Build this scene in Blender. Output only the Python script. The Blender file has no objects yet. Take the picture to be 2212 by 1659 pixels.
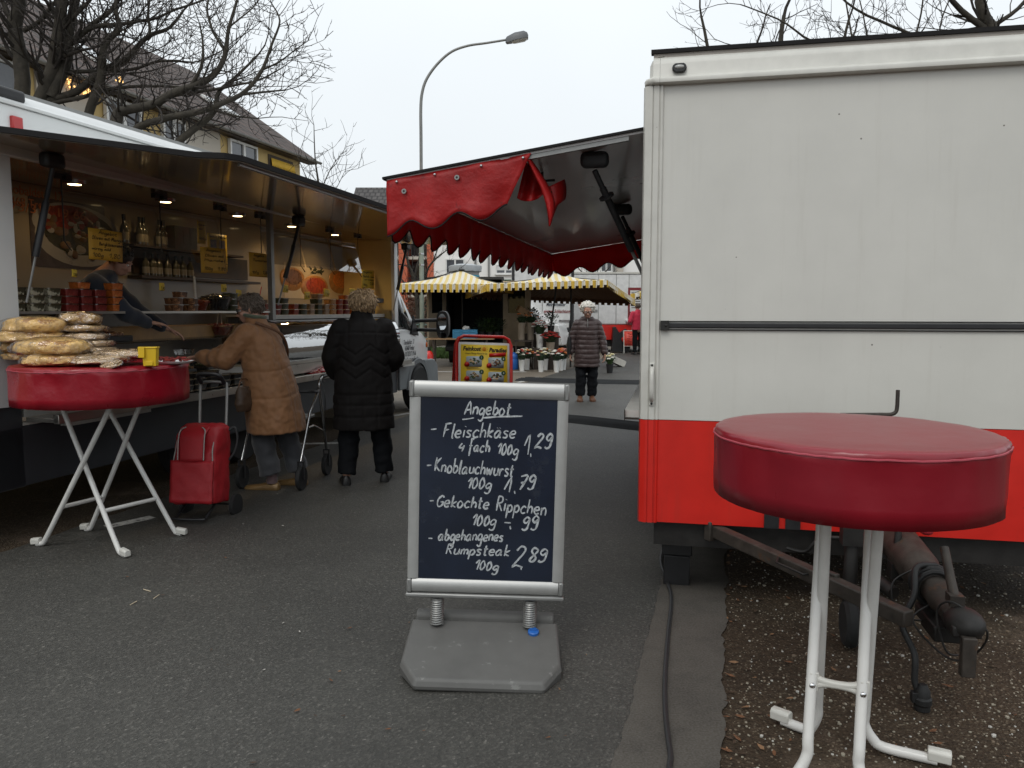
import bpy, bmesh, math, random
from math import sin, cos, pi, radians, sqrt, exp, atan2, floor
from mathutils import Vector, Matrix, noise as mnoise
S = bpy.context.scene
C = S.collection
V = Vector

# ---------------------------------------------------------------- camera, sky, sun, exposure
PITCH, FOC, EYE = radians(5.39), 1690.0, 1.5        # working units: the photograph scaled to 2212 x 1659
cam_d = bpy.data.cameras.new("camera")
cam = bpy.data.objects.new("camera", cam_d)
C.objects.link(cam)
cam.location = (0, 0, EYE)
cam.rotation_euler = (radians(90) - PITCH, 0, 0)
cam_d.sensor_fit = 'HORIZONTAL'
cam_d.sensor_width = 36
cam_d.lens = FOC / 2212 * 36
cam_d.clip_start, cam_d.clip_end = 0.05, 2000
S.camera = cam

SUN_EL, SUN_AZ = radians(52), radians(205)           # high, behind the camera, veiled by cloud
W = bpy.data.worlds.new("World"); S.world = W; W.use_nodes = True
nt = W.node_tree; nt.nodes.clear()
wo = nt.nodes.new("ShaderNodeOutputWorld"); bg = nt.nodes.new("ShaderNodeBackground")
sky = nt.nodes.new("ShaderNodeTexSky"); sky.sky_type = 'NISHITA'; sky.sun_disc = False
sky.sun_elevation = SUN_EL; sky.sun_rotation = SUN_AZ; sky.dust_density = 4; sky.air_density = 1.0; sky.ozone_density = 1
hs = nt.nodes.new("ShaderNodeHueSaturation"); hs.inputs['Saturation'].default_value = 0.35
tc = nt.nodes.new("ShaderNodeTexCoord"); sx = nt.nodes.new("ShaderNodeSeparateXYZ")
mr = nt.nodes.new("ShaderNodeMapRange")
mr.inputs['From Min'].default_value = 0.0; mr.inputs['From Max'].default_value = 1.0
mr.inputs['To Min'].default_value = 8.9; mr.inputs['To Max'].default_value = 13.0
nz = nt.nodes.new("ShaderNodeTexNoise"); nz.inputs['Scale'].default_value = 1.7; nz.inputs['Detail'].default_value = 3
mr2 = nt.nodes.new("ShaderNodeMapRange"); mr2.inputs['To Min'].default_value = .82; mr2.inputs['To Max'].default_value = 1.10
mu = nt.nodes.new("ShaderNodeMath"); mu.operation = 'MULTIPLY'
cloud = nt.nodes.new("ShaderNodeVectorMath"); cloud.operation = 'SCALE'; cloud.inputs[0].default_value = (0.935, 0.99, 1.025)
mixc = nt.nodes.new("ShaderNodeMix"); mixc.data_type = 'RGBA'; mixc.inputs[0].default_value = 0.82
nt.links.new(tc.outputs['Generated'], sx.inputs[0]); nt.links.new(sx.outputs['Z'], mr.inputs['Value'])
nt.links.new(tc.outputs['Generated'], nz.inputs['Vector']); nt.links.new(nz.outputs['Fac'], mr2.inputs['Value'])
nt.links.new(mr.outputs[0], mu.inputs[0]); nt.links.new(mr2.outputs[0], mu.inputs[1])
nt.links.new(mu.outputs[0], cloud.inputs['Scale'])
nt.links.new(sky.outputs[0], hs.inputs['Color']); nt.links.new(hs.outputs[0], mixc.inputs[6]); nt.links.new(cloud.outputs[0], mixc.inputs[7])
nt.links.new(mixc.outputs[2], bg.inputs['Color']); bg.inputs['Strength'].default_value = 0.1
nt.links.new(bg.outputs[0], wo.inputs['Surface'])

sd = bpy.data.lights.new("sun", 'SUN'); so = bpy.data.objects.new("sun", sd); C.objects.link(so)
sd.energy = 0.7; sd.angle = radians(25); sd.color = (1, .97, .92)
sdir = V((sin(SUN_AZ) * cos(SUN_EL), cos(SUN_AZ) * cos(SUN_EL), sin(SUN_EL)))
so.rotation_euler = sdir.to_track_quat('Z', 'Y').to_euler(); so.location = (0, -10, 30)

S.view_settings.view_transform = 'Standard'; S.view_settings.look = 'None'
S.view_settings.exposure = 0.17; S.view_settings.gamma = 1; S.view_settings.use_curve_mapping = False
S.render.engine = 'CYCLES'
S.cycles.max_bounces = 8; S.cycles.transparent_max_bounces = 16; S.cycles.caustics_reflective = False; S.cycles.caustics_refractive = False
S.cycles.use_denoising = True

# ---------------------------------------------------------------- layout helpers
def ray(px, py):
    a = (px - 1106) / FOC; b = (829.5 - py) / FOC
    return V((a, cos(PITCH) + b * sin(PITCH), -sin(PITCH) + b * cos(PITCH)))
def PY(px, py, y):
    r = ray(px, py); t = y / r.y
    return V((r.x * t, y, EYE + r.z * t))
def G(px, py, z=0.0):
    r = ray(px, py); t = (z - EYE) / r.z
    return V((r.x * t, r.y * t, z))
class Frame:
    def __init__(s, ox, oy, deg):
        s.M = Matrix.Translation((ox, oy, 0)) @ Matrix.Rotation(-radians(deg), 4, 'Z'); s.I = s.M.inverted(); s.a = -radians(deg); s.o = (ox, oy, 0)
    def w(s, *p): return s.M @ V(p)
    def l(s, p): return s.I @ V(p)
    def on(s, px, py, ax, v):
        o = s.I @ V((0, 0, EYE)); d = (s.I.to_3x3()) @ ray(px, py)
        return o + d * ((v - o[ax]) / d[ax])
LT = Frame(-3.2, 5.1, 15)      # the sales truck: x out of its counter, y along it
RT = Frame(.67, 3.9, 12)       # the white and red trailer: x along its front wall, y along its side

def nz3(p, s=1.0, seed=0.0):
    return mnoise.noise(V((p[0] * s + seed, p[1] * s + seed * 1.7, p[2] * s - seed)))

# ---------------------------------------------------------------- mesh builder
class MB:
    def __init__(s): s.v = []; s.f = []; s.m = []; s.k = 0
    def mi(s, k): s.k = k; return s
    def add(s, vs, fs):
        o = len(s.v); s.v += [V(p) for p in vs]
        for f in fs: s.f.append([i + o for i in f]); s.m.append(s.k)
        return s
    def box(s, c, d, M=None):
        x, y, z = d[0] / 2, d[1] / 2, d[2] / 2; c = V(c)
        vs = [V((a * x, b * y, e * z)) for e in (-1, 1) for b in (-1, 1) for a in (-1, 1)]
        if M is not None: vs = [M @ p for p in vs]
        return s.add([p + c for p in vs], [(0, 2, 3, 1), (4, 5, 7, 6), (0, 1, 5, 4), (2, 6, 7, 3), (0, 4, 6, 2), (1, 3, 7, 5)])
    def bx(s, x0, x1, y0, y1, z0, z1):
        return s.box(((x0 + x1) / 2, (y0 + y1) / 2, (z0 + z1) / 2), (x1 - x0, y1 - y0, z1 - z0))
    def poly(s, pts): return s.add(pts, [list(range(len(pts)))])
    def prism(s, pts, vec):
        n = len(pts); vec = V(vec); a = [V(p) for p in pts]; b = [p + vec for p in a]
        return s.add(a + b, [list(range(n))[::-1], list(range(n, 2 * n))] + [(i, (i + 1) % n, n + (i + 1) % n, n + i) for i in range(n)])
    def loft(s, rings, caps=True, closed=True):
        n = len(rings[0]); vs = [p for r in rings for p in r]; fs = []
        for i in range(len(rings) - 1):
            for j in range(n if closed else n - 1):
                k = (j + 1) % n
                fs.append((i * n + j, i * n + k, (i + 1) * n + k, (i + 1) * n + j))
        if caps:
            fs.append(list(range(n))[::-1]); fs.append([(len(rings) - 1) * n + j for j in range(n)])
        return s.add(vs, fs)
    def tube(s, pts, r, n=8, caps=True):
        pts = [V(p) for p in pts]; m = len(pts)
        rr = r if isinstance(r, (list, tuple)) else [r] * m
        rings = []; up = None
        for i, p in enumerate(pts):
            t = (pts[min(i + 1, m - 1)] - pts[max(i - 1, 0)])
            if t.length < 1e-9: t = V((0, 0, 1))
            t.normalize()
            if up is None:
                up = V((0, 0, 1)) if abs(t.z) < .9 else V((1, 0, 0))
            a = up - t * up.dot(t)
            if a.length < 1e-6: a = t.orthogonal()
            a.normalize(); b = t.cross(a); up = a
            rings.append([p + (a * cos(2 * pi * j / n) + b * sin(2 * pi * j / n)) * rr[i] for j in range(n)])
        return s.loft(rings, caps)
    def lathe(s, prof, n=24, c=(0, 0, 0), M=None, caps=True):
        c = V(c); rings = []
        for r, z in prof:
            ring = [V((r * cos(2 * pi * j / n), r * sin(2 * pi * j / n), z)) for j in range(n)]
            if M is not None: ring = [M @ p for p in ring]
            rings.append([p + c for p in ring])
        return s.loft(rings, caps)
    def ell(s, c, r, n=12, m=8, M=None):
        r = (r, r, r) if isinstance(r, (int, float)) else r
        rings = []
        for i in range(1, m):
            a = pi * i / m - pi / 2
            ring = [V((r[0] * cos(a) * cos(2 * pi * j / n), r[1] * cos(a) * sin(2 * pi * j / n), r[2] * sin(a))) for j in range(n)]
            rings.append(ring)
        bot, top = V((0, 0, -r[2])), V((0, 0, r[2]))
        vs = [p for q in rings for p in q] + [bot, top]
        fs = [(i * n + j, i * n + (j + 1) % n, (i + 1) * n + (j + 1) % n, (i + 1) * n + j) for i in range(m - 2) for j in range(n)]
        nb = len(vs) - 2
        fs += [(nb, (j + 1) % n, j) for j in range(n)] + [(nb + 1, (m - 2) * n + j, (m - 2) * n + (j + 1) % n) for j in range(n)]
        if M is not None: vs = [M @ p for p in vs]
        return s.add([p + V(c) for p in vs], fs)
    def cone(s, p, r, q, t, n=12):
        p, q = V(p), V(q); d = q - p; L = max(d.length, 1e-6); d = d / L
        pts = []; rs = []
        for k in (-.999, -.85, -.5): pts.append(p + d * r * k); rs.append(r * sqrt(1 - k * k))
        pts.append(p); rs.append(r); pts.append(q); rs.append(t)
        for k in (.5, .85, .999): pts.append(q + d * t * k); rs.append(t * sqrt(1 - k * k))
        return s.tube(pts, rs, n)
    def grid(s, fn, nu, nv):
        vs = [fn(i / nu, j / nv) for j in range(nv + 1) for i in range(nu + 1)]
        fs = [(j * (nu + 1) + i, j * (nu + 1) + i + 1, (j + 1) * (nu + 1) + i + 1, (j + 1) * (nu + 1) + i) for j in range(nv) for i in range(nu)]
        return s.add(vs, fs)
    def build(s, name, mats, parent=None, smooth=40, bevel=0, seg=2, solid=0):
        me = bpy.data.meshes.new(name)
        me.from_pydata([tuple(p) for p in s.v], [], s.f)
        if not isinstance(mats, (list, tuple)): mats = [mats]
        for m in mats: me.materials.append(m)
        if len(mats) > 1: me.polygons.foreach_set('material_index', s.m)
        if smooth:
            me.shade_smooth(); me.set_sharp_from_angle(angle=radians(smooth))
        o = bpy.data.objects.new(name, me); C.objects.link(o)
        if parent is not None: o.parent = parent
        if bevel:
            b = o.modifiers.new('bevel', 'BEVEL'); b.width = bevel; b.segments = seg; b.limit_method = 'ANGLE'; b.angle_limit = radians(35); b.harden_normals = False
        if solid:
            b = o.modifiers.new('solid', 'SOLIDIFY'); b.thickness = solid; b.offset = 0
        return o

def tag(o, label, cat, group=None, kind=None):
    o['label'] = label; o['category'] = cat
    if group: o['group'] = group
    if kind: o['kind'] = kind
    return o
def thing(name, label, cat, loc=(0, 0, 0), rot=(0, 0, 0), group=None):
    o = bpy.data.objects.new(name, None); o.empty_display_size = .1; C.objects.link(o)
    o.location = loc; o.rotation_euler = rot if isinstance(rot, (tuple, list)) else (0, 0, rot)
    return tag(o, label, cat, group)
def struct(o): o['kind'] = 'structure'; return o
def kids(o): return [c for c in bpy.data.objects if c.parent == o]
def dup(o, loc=None, rot=None, label=None, group=None, parent=None):
    c = o.copy(); C.objects.link(c)
    if parent is not None: c.parent = parent
    if loc is not None: c.location = loc
    if rot is not None: c.rotation_euler = rot if isinstance(rot, (tuple, list)) else (0, 0, rot)
    if label: c['label'] = label
    if group: c['group'] = group
    for k in o.children: dup(k, parent=c)
    return c
def organic(name, mb, voxel, smooth, mat, parent=None, disp=None, mats=None):
    me = bpy.data.meshes.new('tmp'); me.from_pydata([tuple(p) for p in mb.v], [], mb.f)
    bm = bmesh.new(); bm.from_mesh(me); bmesh.ops.recalc_face_normals(bm, faces=bm.faces); bm.to_mesh(me); bm.free()
    o = bpy.data.objects.new('tmp', me); C.objects.link(o)
    r = o.modifiers.new('r', 'REMESH'); r.mode = 'VOXEL'; r.voxel_size = voxel
    if smooth:
        q = o.modifiers.new('s', 'SMOOTH'); q.iterations = smooth; q.factor = .5
    dg = bpy.context.evaluated_depsgraph_get(); dg.update()
    nm = bpy.data.meshes.new_from_object(o.evaluated_get(dg)); nm.name = name
    bpy.data.objects.remove(o); bpy.data.meshes.remove(me)
    if disp:
        ns = [v.normal.copy() for v in nm.vertices]
        for v, n in zip(nm.vertices, ns): v.co = v.co + n * disp(v.co, n)
    nm.materials.clear(); nm.materials.append(mat); nm.shade_smooth()
    ob = bpy.data.objects.new(name, nm); C.objects.link(ob)
    if parent is not None: ob.parent = parent
    return ob
def smooth_path(pts, k=4):
    pts = [V(p) for p in pts]; out = []
    for i in range(len(pts) - 1):
        p0, p1, p2, p3 = pts[max(i - 1, 0)], pts[i], pts[i + 1], pts[min(i + 2, len(pts) - 1)]
        for j in range(k):
            t = j / k
            out.append(.5 * ((2 * p1) + (p2 - p0) * t + (2 * p0 - 5 * p1 + 4 * p2 - p3) * t * t + (3 * p1 - p0 - 3 * p2 + p3) * t ** 3))
    return out + [pts[-1]]

# ---------------------------------------------------------------- materials
def newmat(name):
    m = bpy.data.materials.new(name); m.use_nodes = True
    n = m.node_tree; b = n.nodes['Principled BSDF']
    return m, n, b
def ramp(n, src, stops):
    r = n.nodes.new('ShaderNodeValToRGB'); e = r.color_ramp.elements
    while len(e) < len(stops): e.new(.5)
    for k, (p, c) in enumerate(stops):
        e[k].position = p; e[k].color = (c[0], c[1], c[2], 1) if not isinstance(c, (int, float)) else (c, c, c, 1)
    n.links.new(src, r.inputs[0]); return r
def noisen(n, scale, detail=4, rough=.55, vec=None, dist=0):
    t = n.nodes.new('ShaderNodeTexNoise'); t.inputs['Scale'].default_value = scale; t.inputs['Detail'].default_value = detail
    t.inputs['Roughness'].default_value = rough; t.inputs['Distortion'].default_value = dist
    if vec is not None: n.links.new(vec, t.inputs['Vector'])
    return t
def vor(n, scale, vec=None, feature='F1'):
    t = n.nodes.new('ShaderNodeTexVoronoi'); t.inputs['Scale'].default_value = scale; t.feature = feature
    if vec is not None: n.links.new(vec, t.inputs['Vector'])
    return t
def mixn(n, fac, a, b, mode='MIX'):
    t = n.nodes.new('ShaderNodeMix'); t.data_type = 'RGBA'; t.blend_type = mode
    for s_, x in ((0, fac), (6, a), (7, b)):
        if isinstance(x, (int, float)): t.inputs[s_].default_value = x if s_ == 0 else (x, x, x, 1)
        elif isinstance(x, (tuple, list)): t.inputs[s_].default_value = (x[0], x[1], x[2], 1)
        else: n.links.new(x, t.inputs[s_])
    return t.outputs[2]
def bumpn(n, b, h, strength, dist=.01):
    k = n.nodes.new('ShaderNodeBump'); k.inputs['Strength'].default_value = strength; k.inputs['Distance'].default_value = dist
    n.links.new(h, k.inputs['Height']); n.links.new(k.outputs[0], b.inputs['Normal']); return k
def mat(name, col, rough=.5, metal=0, var=.12, scale=6, bump=0, bscale=40, bdist=.005, spec=.5, coat=0, sheen=0, rvar=.08, spots=None, trans=0, emit=None, detail=5):
    m, n, b = newmat(name); t = n.nodes.new('ShaderNodeTexCoord'); o = t.outputs['Object']
    q = noisen(n, scale, detail, .6, o)
    c = ramp(n, q.outputs['Fac'], [(.3, [x * (1 - var) for x in col]), (.7, [min(1, x * (1 + var)) for x in col])]).outputs[0]
    if spots:                                          # stains and chips: (colour, scale, threshold)
        sc, ss, th = spots
        z = noisen(n, ss, 6, .7, o); k = ramp(n, z.outputs['Fac'], [(th, 0), (min(1, th + .05), 1)])
        c = mixn(n, k.outputs[0], c, sc)
    n.links.new(c, b.inputs['Base Color'])
    b.inputs['Metallic'].default_value = metal; b.inputs['Specular IOR Level'].default_value = spec
    rr = n.nodes.new('ShaderNodeMapRange'); n.links.new(q.outputs['Fac'], rr.inputs[0]); rr.inputs[3].default_value = max(.02, rough - rvar); rr.inputs[4].default_value = min(1, rough + rvar)
    n.links.new(rr.outputs[0], b.inputs['Roughness'])
    if coat: b.inputs['Coat Weight'].default_value = coat; b.inputs['Coat Roughness'].default_value = .08
    if sheen: b.inputs['Sheen Weight'].default_value = sheen
    if trans: b.inputs['Transmission Weight'].default_value = trans
    if bump:
        z = noisen(n, bscale, 5, .6, o); bumpn(n, b, z.outputs['Fac'], bump, bdist)
    if emit: b.inputs['Emission Color'].default_value = (*emit[0], 1); b.inputs['Emission Strength'].default_value = emit[1]
    return m
def glass(name, tint=(1, 1, 1), refl=1.0, rough=.02, bump=0, bscale=30, minr=.0, bdist=.004):
    m, n, b = newmat(name); n.nodes.remove(b)
    tr = n.nodes.new('ShaderNodeBsdfTransparent'); tr.inputs[0].default_value = (*tint, 1)
    gl = n.nodes.new('ShaderNodeBsdfGlossy'); gl.inputs['Roughness'].default_value = rough
    fr = n.nodes.new('ShaderNodeLayerWeight'); fr.inputs['Blend'].default_value = .5
    pw = n.nodes.new('ShaderNodeMath'); pw.operation = 'POWER'; pw.inputs[1].default_value = 4; n.links.new(fr.outputs['Facing'], pw.inputs[0])
    mm = n.nodes.new('ShaderNodeMath'); mm.operation = 'MULTIPLY_ADD'; mm.inputs[1].default_value = refl * .8; mm.inputs[2].default_value = minr + .03 * refl; mm.use_clamp = True
    mx = n.nodes.new('ShaderNodeMixShader'); n.links.new(pw.outputs[0], mm.inputs[0]); n.links.new(mm.outputs[0], mx.inputs[0])
    n.links.new(tr.outputs[0], mx.inputs[1]); n.links.new(gl.outputs[0], mx.inputs[2]); n.links.new(mx.outputs[0], n.nodes['Material Output'].inputs[0])
    if bump:
        t = n.nodes.new('ShaderNodeTexCoord'); z = noisen(n, bscale, 3, .6, t.outputs['Object'], .6)
        k = n.nodes.new('ShaderNodeBump'); k.inputs['Strength'].default_value = bump; k.inputs['Distance'].default_value = bdist; n.links.new(z.outputs['Fac'], k.inputs['Height'])
        n.links.new(k.outputs[0], gl.inputs['Normal']); n.links.new(k.outputs[0], fr.inputs['Normal'])
    return m

M = {}
M['white_paint'] = mat('white_paint', (.56, .55, .505), .42, var=.05, scale=2.2, coat=.25, spots=((.24, .21, .17), 16, .735), bump=.04, bscale=3, bdist=.02)
M['truck_white'] = mat('truck_white', (.66, .67, .66), .3, var=.04, scale=2, coat=.3)
M['white_trim'] = mat('white_trim', (.54, .53, .485), .4, var=.08, scale=9, spots=((.2, .17, .13), 10, .68))
M['red_paint'] = mat('red_paint', (.58, .014, .007), .38, var=.10, scale=5, coat=.2, spots=((.10, .03, .02), 22, .68), bump=.05, bscale=3, bdist=.02)
def weather(m, chip=(.07, .055, .04), streak=(.36, .33, .27), amt=.22):
    # stone chips, scratches and rain streaks on a painted wall
    n = m.node_tree; b = n.nodes['Principled BSDF']; o = n.nodes.new('ShaderNodeTexCoord').outputs['Object']; src = b.inputs['Base Color'].links[0].from_socket
    mp = n.nodes.new('ShaderNodeMapping'); mp.inputs['Scale'].default_value = (9, 9, .55); n.links.new(o, mp.inputs[0]); s1 = noisen(n, 2.2, 6, .65, mp.outputs[0]); k = ramp(n, s1.outputs['Fac'], [(.55, 0), (.80, amt)]); c = mixn(n, k.outputs[0], src, streak)
    v = vor(n, 11, o); w = n.nodes.new('ShaderNodeTexWhiteNoise'); n.links.new(v.outputs['Position'], w.inputs['Vector']); d = ramp(n, v.outputs['Distance'], [(.030, 1), (.055, 0)]); h = ramp(n, w.outputs['Value'], [(.74, 0), (.76, 1)]); c = mixn(n, mixn(n, 1.0, d.outputs[0], h.outputs[0], 'MULTIPLY'), c, chip)
    mp2 = n.nodes.new('ShaderNodeMapping'); mp2.inputs['Scale'].default_value = (.8, 1, 3); mp2.inputs['Rotation'].default_value = (0, .5, 0); n.links.new(o, mp2.inputs[0]); v2 = vor(n, 26, mp2.outputs[0], 'DISTANCE_TO_EDGE'); s2 = noisen(n, 3.1, 3, .5, o); k2 = mixn(n, 1.0, ramp(n, v2.outputs['Distance'], [(.0, .5), (.012, 0)]).outputs[0], ramp(n, s2.outputs['Fac'], [(.62, 0), (.72, 1)]).outputs[0], 'MULTIPLY')
    c = mixn(n, k2, c, streak); n.links.new(c, b.inputs['Base Color']); return m
weather(M['white_paint']); weather(M['red_paint'], (.05, .02, .015), (.30, .04, .025), .3)
M['black_plastic'] = mat('black_plastic', (.012, .012, .013), .45, var=.3, scale=12)
M['dark_metal'] = mat('dark_metal', (.020, .0185, .017), .55, metal=.3, var=.4, scale=14, bump=.15, bscale=70, spots=((.05, .032, .022), 9, .64))
M['rust_metal'] = mat('rust_metal', (.045, .037, .030), .6, metal=.2, var=.4, scale=18, bump=.2, bscale=90, spots=((.075, .04, .022), 12, .60))
M['aluminium'] = mat('aluminium', (.43, .43, .415), .42, metal=.55, var=.05, scale=20, rvar=.06)
M['alu_dark'] = mat('alu_dark', (.26, .26, .25), .4, metal=.5, var=.08, scale=20)
M['steel'] = mat('steel', (.5, .5, .5), .25, metal=1, var=.06, scale=14)
M['chrome'] = mat('chrome', (.7, .7, .7), .12, metal=1, var=.05)
M['grey_plastic'] = mat('grey_plastic', (.105, .103, .097), .62, var=.12, scale=7, bump=.12, bscale=120, bdist=.002, spots=((.17, .17, .16), 15, .62))
M['white_tube'] = mat('white_tube', (.62, .61, .58), .35, var=.06, scale=9, coat=.2, spots=((.12, .09, .06), 38, .72))
M['tyre'] = mat('tyre', (.013, .013, .013), .8, var=.3, scale=20, bump=.1, bscale=60)
M['cloth_red'] = mat('cloth_red', (.205, .0045, .013), .30, var=.08, scale=5, bump=.10, bscale=10, bdist=.012, spec=.5, coat=.12)
M['cloth_red2'] = mat('cloth_red2', (.25, .005, .014), .30, var=.10, scale=4, bump=.28, bscale=7, bdist=.02)
M['valance_red'] = mat('valance_red', (.44, .012, .012), .5, var=.25, scale=4.5, bump=.5, bscale=11, bdist=.02, spots=((.24, .012, .012), 7, .62))
def translucent(m, col, f):
    n = m.node_tree; b = n.nodes['Principled BSDF']; t = n.nodes.new('ShaderNodeBsdfTranslucent'); t.inputs[0].default_value = (*col, 1); x = n.nodes.new('ShaderNodeMixShader'); x.inputs[0].default_value = f
    n.links.new(b.outputs[0], x.inputs[1]); n.links.new(t.outputs[0], x.inputs[2]); n.links.new(x.outputs[0], n.nodes['Material Output'].inputs[0])
translucent(M['valance_red'], (.62, .03, .02), .34)
M['piping_red'] = mat('piping_red', (.36, .05, .07), .4)
M['navy_board'] = mat('navy_board', (.008, .013, .027), .2, var=.4, scale=2.5, coat=.5, rvar=.06, bump=.08, bscale=5, bdist=.012, spots=((.020, .026, .040), 3, .60))
M['chalk'] = mat('chalk', (.40, .42, .43), .9, var=.42, scale=120, bump=.3, bscale=300)
M['blue_plastic'] = mat('blue_plastic', (.02, .12, .42), .4)
M['yellow_plastic'] = mat('yellow_plastic', (.62, .40, .01), .35, var=.05)
M['skin'] = mat('skin', (.42, .23, .16), .5, var=.14, scale=25, bump=.15, bscale=90, bdist=.002)
M['rubber_black'] = mat('rubber_black', (.01, .01, .01), .6)
# ---------------------------------------------------------------- ground
def asphalt_mat():
    m, n, b = newmat('asphalt'); o = n.nodes.new('ShaderNodeTexCoord').outputs['Object']
    v = vor(n, 120, o); f = noisen(n, 48, 6, .75, o); big = noisen(n, .9, 5, .6, o); g = noisen(n, 300, 2, .5, o)
    c1 = ramp(n, v.outputs['Color'], [(.0, (.020, .020, .0175)), (.55, (.061, .060, .054)), (.85, (.110, .107, .097)), (1, (.26, .25, .23))]).outputs[0]
    c2 = mixn(n, ramp(n, f.outputs['Fac'], [(.35, 0), (.7, 1)]).outputs[0], c1, (.047, .046, .0415))
    c3 = mixn(n, ramp(n, big.outputs['Fac'], [(.3, .62), (.7, 1.12)]).outputs[0], (0, 0, 0), c2, 'MIX')
    mm = mixn(n, 1.0, c2, ramp(n, big.outputs['Fac'], [(.28, (.68, .66, .64)), (.72, (1.12, 1.1, 1.06))]).outputs[0], 'MULTIPLY')
    n.links.new(mm, b.inputs['Base Color']); b.inputs['Roughness'].default_value = .62; b.inputs['Specular IOR Level'].default_value = .55
    a = n.nodes.new('ShaderNodeMath'); a.operation = 'ADD'; n.links.new(v.outputs['Distance'], a.inputs[0]); n.links.new(g.outputs['Fac'], a.inputs[1])
    bumpn(n, b, a.outputs[0], .55, .004); return m
def gravel_mat():
    m, n, b = newmat('worn_parking_surface'); o = n.nodes.new('ShaderNodeTexCoord').outputs['Object']
    v = vor(n, 85, o); big = noisen(n, .8, 6, .65, o); f = noisen(n, 40, 5, .7, o)
    base = ramp(n, f.outputs['Fac'], [(.3, (.024, .017, .011)), (.7, (.075, .055, .037))]).outputs[0]
    peb = ramp(n, v.outputs['Color'], [(.60, 0), (.66, .8)]).outputs[0]
    dm = ramp(n, v.outputs['Distance'], [(.32, 1), (.42, 0)]).outputs[0]
    pk = mixn(n, 1.0, peb, dm, 'MULTIPLY')
    pc = mixn(n, v.outputs['Color'], (.30, .27, .21), (.12, .10, .075))
    c = mixn(n, pk, base, pc)
    far = ramp(n, big.outputs['Fac'], [(.35, (.65, .60, .55)), (.65, (1.25, 1.2, 1.12))]).outputs[0]
    pn = noisen(n, 1.3, 5, .6, o); c = mixn(n, ramp(n, pn.outputs['Fac'], [(.58, 0), (.66, .6)]).outputs[0], c, (.13, .10, .078))
    n.links.new(mixn(n, 1.0, c, far, 'MULTIPLY'), b.inputs['Base Color']); b.inputs['Roughness'].default_value = .85; b.inputs['Specular IOR Level'].default_value = .25
    bumpn(n, b, v.outputs['Distance'], .7, .01).invert = True; return m
def concrete_mat():
    m, n, b = newmat('gutter_concrete'); o = n.nodes.new('ShaderNodeTexCoord').outputs['Object']
    f = noisen(n, 5, 7, .7, o); g = noisen(n, 120, 3, .6, o)
    c = ramp(n, f.outputs['Fac'], [(.3, (.056, .047, .037)), (.5, (.085, .073, .058)), (.75, (.105, .092, .074))]).outputs[0]
    n.links.new(mixn(n, .35, c, ramp(n, g.outputs['Fac'], [(.3, .03), (.7, .14)]).outputs[0]), b.inputs['Base Color'])
    b.inputs['Roughness'].default_value = .9; b.inputs['Specular IOR Level'].default_value = .15; bumpn(n, b, g.outputs['Fac'], .3, .003); return m
M['asphalt'] = asphalt_mat(); M['gravel'] = gravel_mat(); M['concrete'] = concrete_mat()
g = MB(); g.grid(lambda u, v: V((-260 + 520 * u, -60 + 420 * v, 0)), 8, 8)
struct(g.build('ground', M['gravel'], smooth=0))

rnd = random.Random(4)
def ragged(pts, step, amp, seed):
    out = []
    for i in range(len(pts) - 1):
        a, b = V(pts[i]), V(pts[i + 1]); k = max(1, int((b - a).length / step))
        for j in range(k):
            p = a.lerp(b, j / k); w = amp * (1.1 * mnoise.noise(V((seed, p.y * 2.3, 0))) + .7 * mnoise.noise(V((p.x * 9 + seed, p.y * 7, 0))) + .6 * mnoise.noise(V((p.x * 30 + seed, p.y * 30, 0))))
            out.append(V((p.x + w, p.y, 0)))
    out.append(V(pts[-1])); return out
def strip(name, left, right, z, m):
    n = max(len(left), len(right))
    def rs(l):
        L = [0]
        for i in range(1, len(l)): L.append(L[-1] + (l[i] - l[i - 1]).length)
        res = []
        for k in range(n):
            t = L[-1] * k / (n - 1); i = 0
            while i < len(L) - 2 and L[i + 1] < t: i += 1
            s_ = (t - L[i]) / max(1e-9, L[i + 1] - L[i]); p = l[i].lerp(l[i + 1], min(1, max(0, s_))); res.append(V((p.x, p.y, z)))
        return res
    a, b = rs(left), rs(right); mb = MB()
    mb.add(a + b, [(i, n + i, n + i + 1, i + 1) for i in range(n - 1)])
    return struct(mb.build(name, m, smooth=0))
u15 = V((sin(radians(15.6)), cos(radians(15.6)), 0))
gl0 = V((.356, 2.445, 0)); gr0 = V((.69, 2.445, 0))
gutL = [gl0 + u15 * t for t in (-9, 0, 12, 28)]; gutR = [gr0 + u15 * t for t in (-9, 0, 12, 28)]
laneL = [V((-5.2, -5, 0)), V((-3.17, 4.73, 0)), V((-1.58, 10.74, 0)), V((.38, 16.4, 0)), V((4.04, 28.3, 0)), V((9.5, 46, 0))]
laneR = gutL + [V((9.5, 31, 0)), V((15, 46, 0))]
strip('lane', ragged(laneL, .03, .035, 3), ragged(laneR, .03, .02, 5), .004, M['asphalt'])
strip('gutter_strip', [p + V((-.02, 0, 0)) for p in ragged(gutL, .03, .018, 9)], ragged(gutR, .03, .035, 11), .008, M['concrete'])
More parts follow.
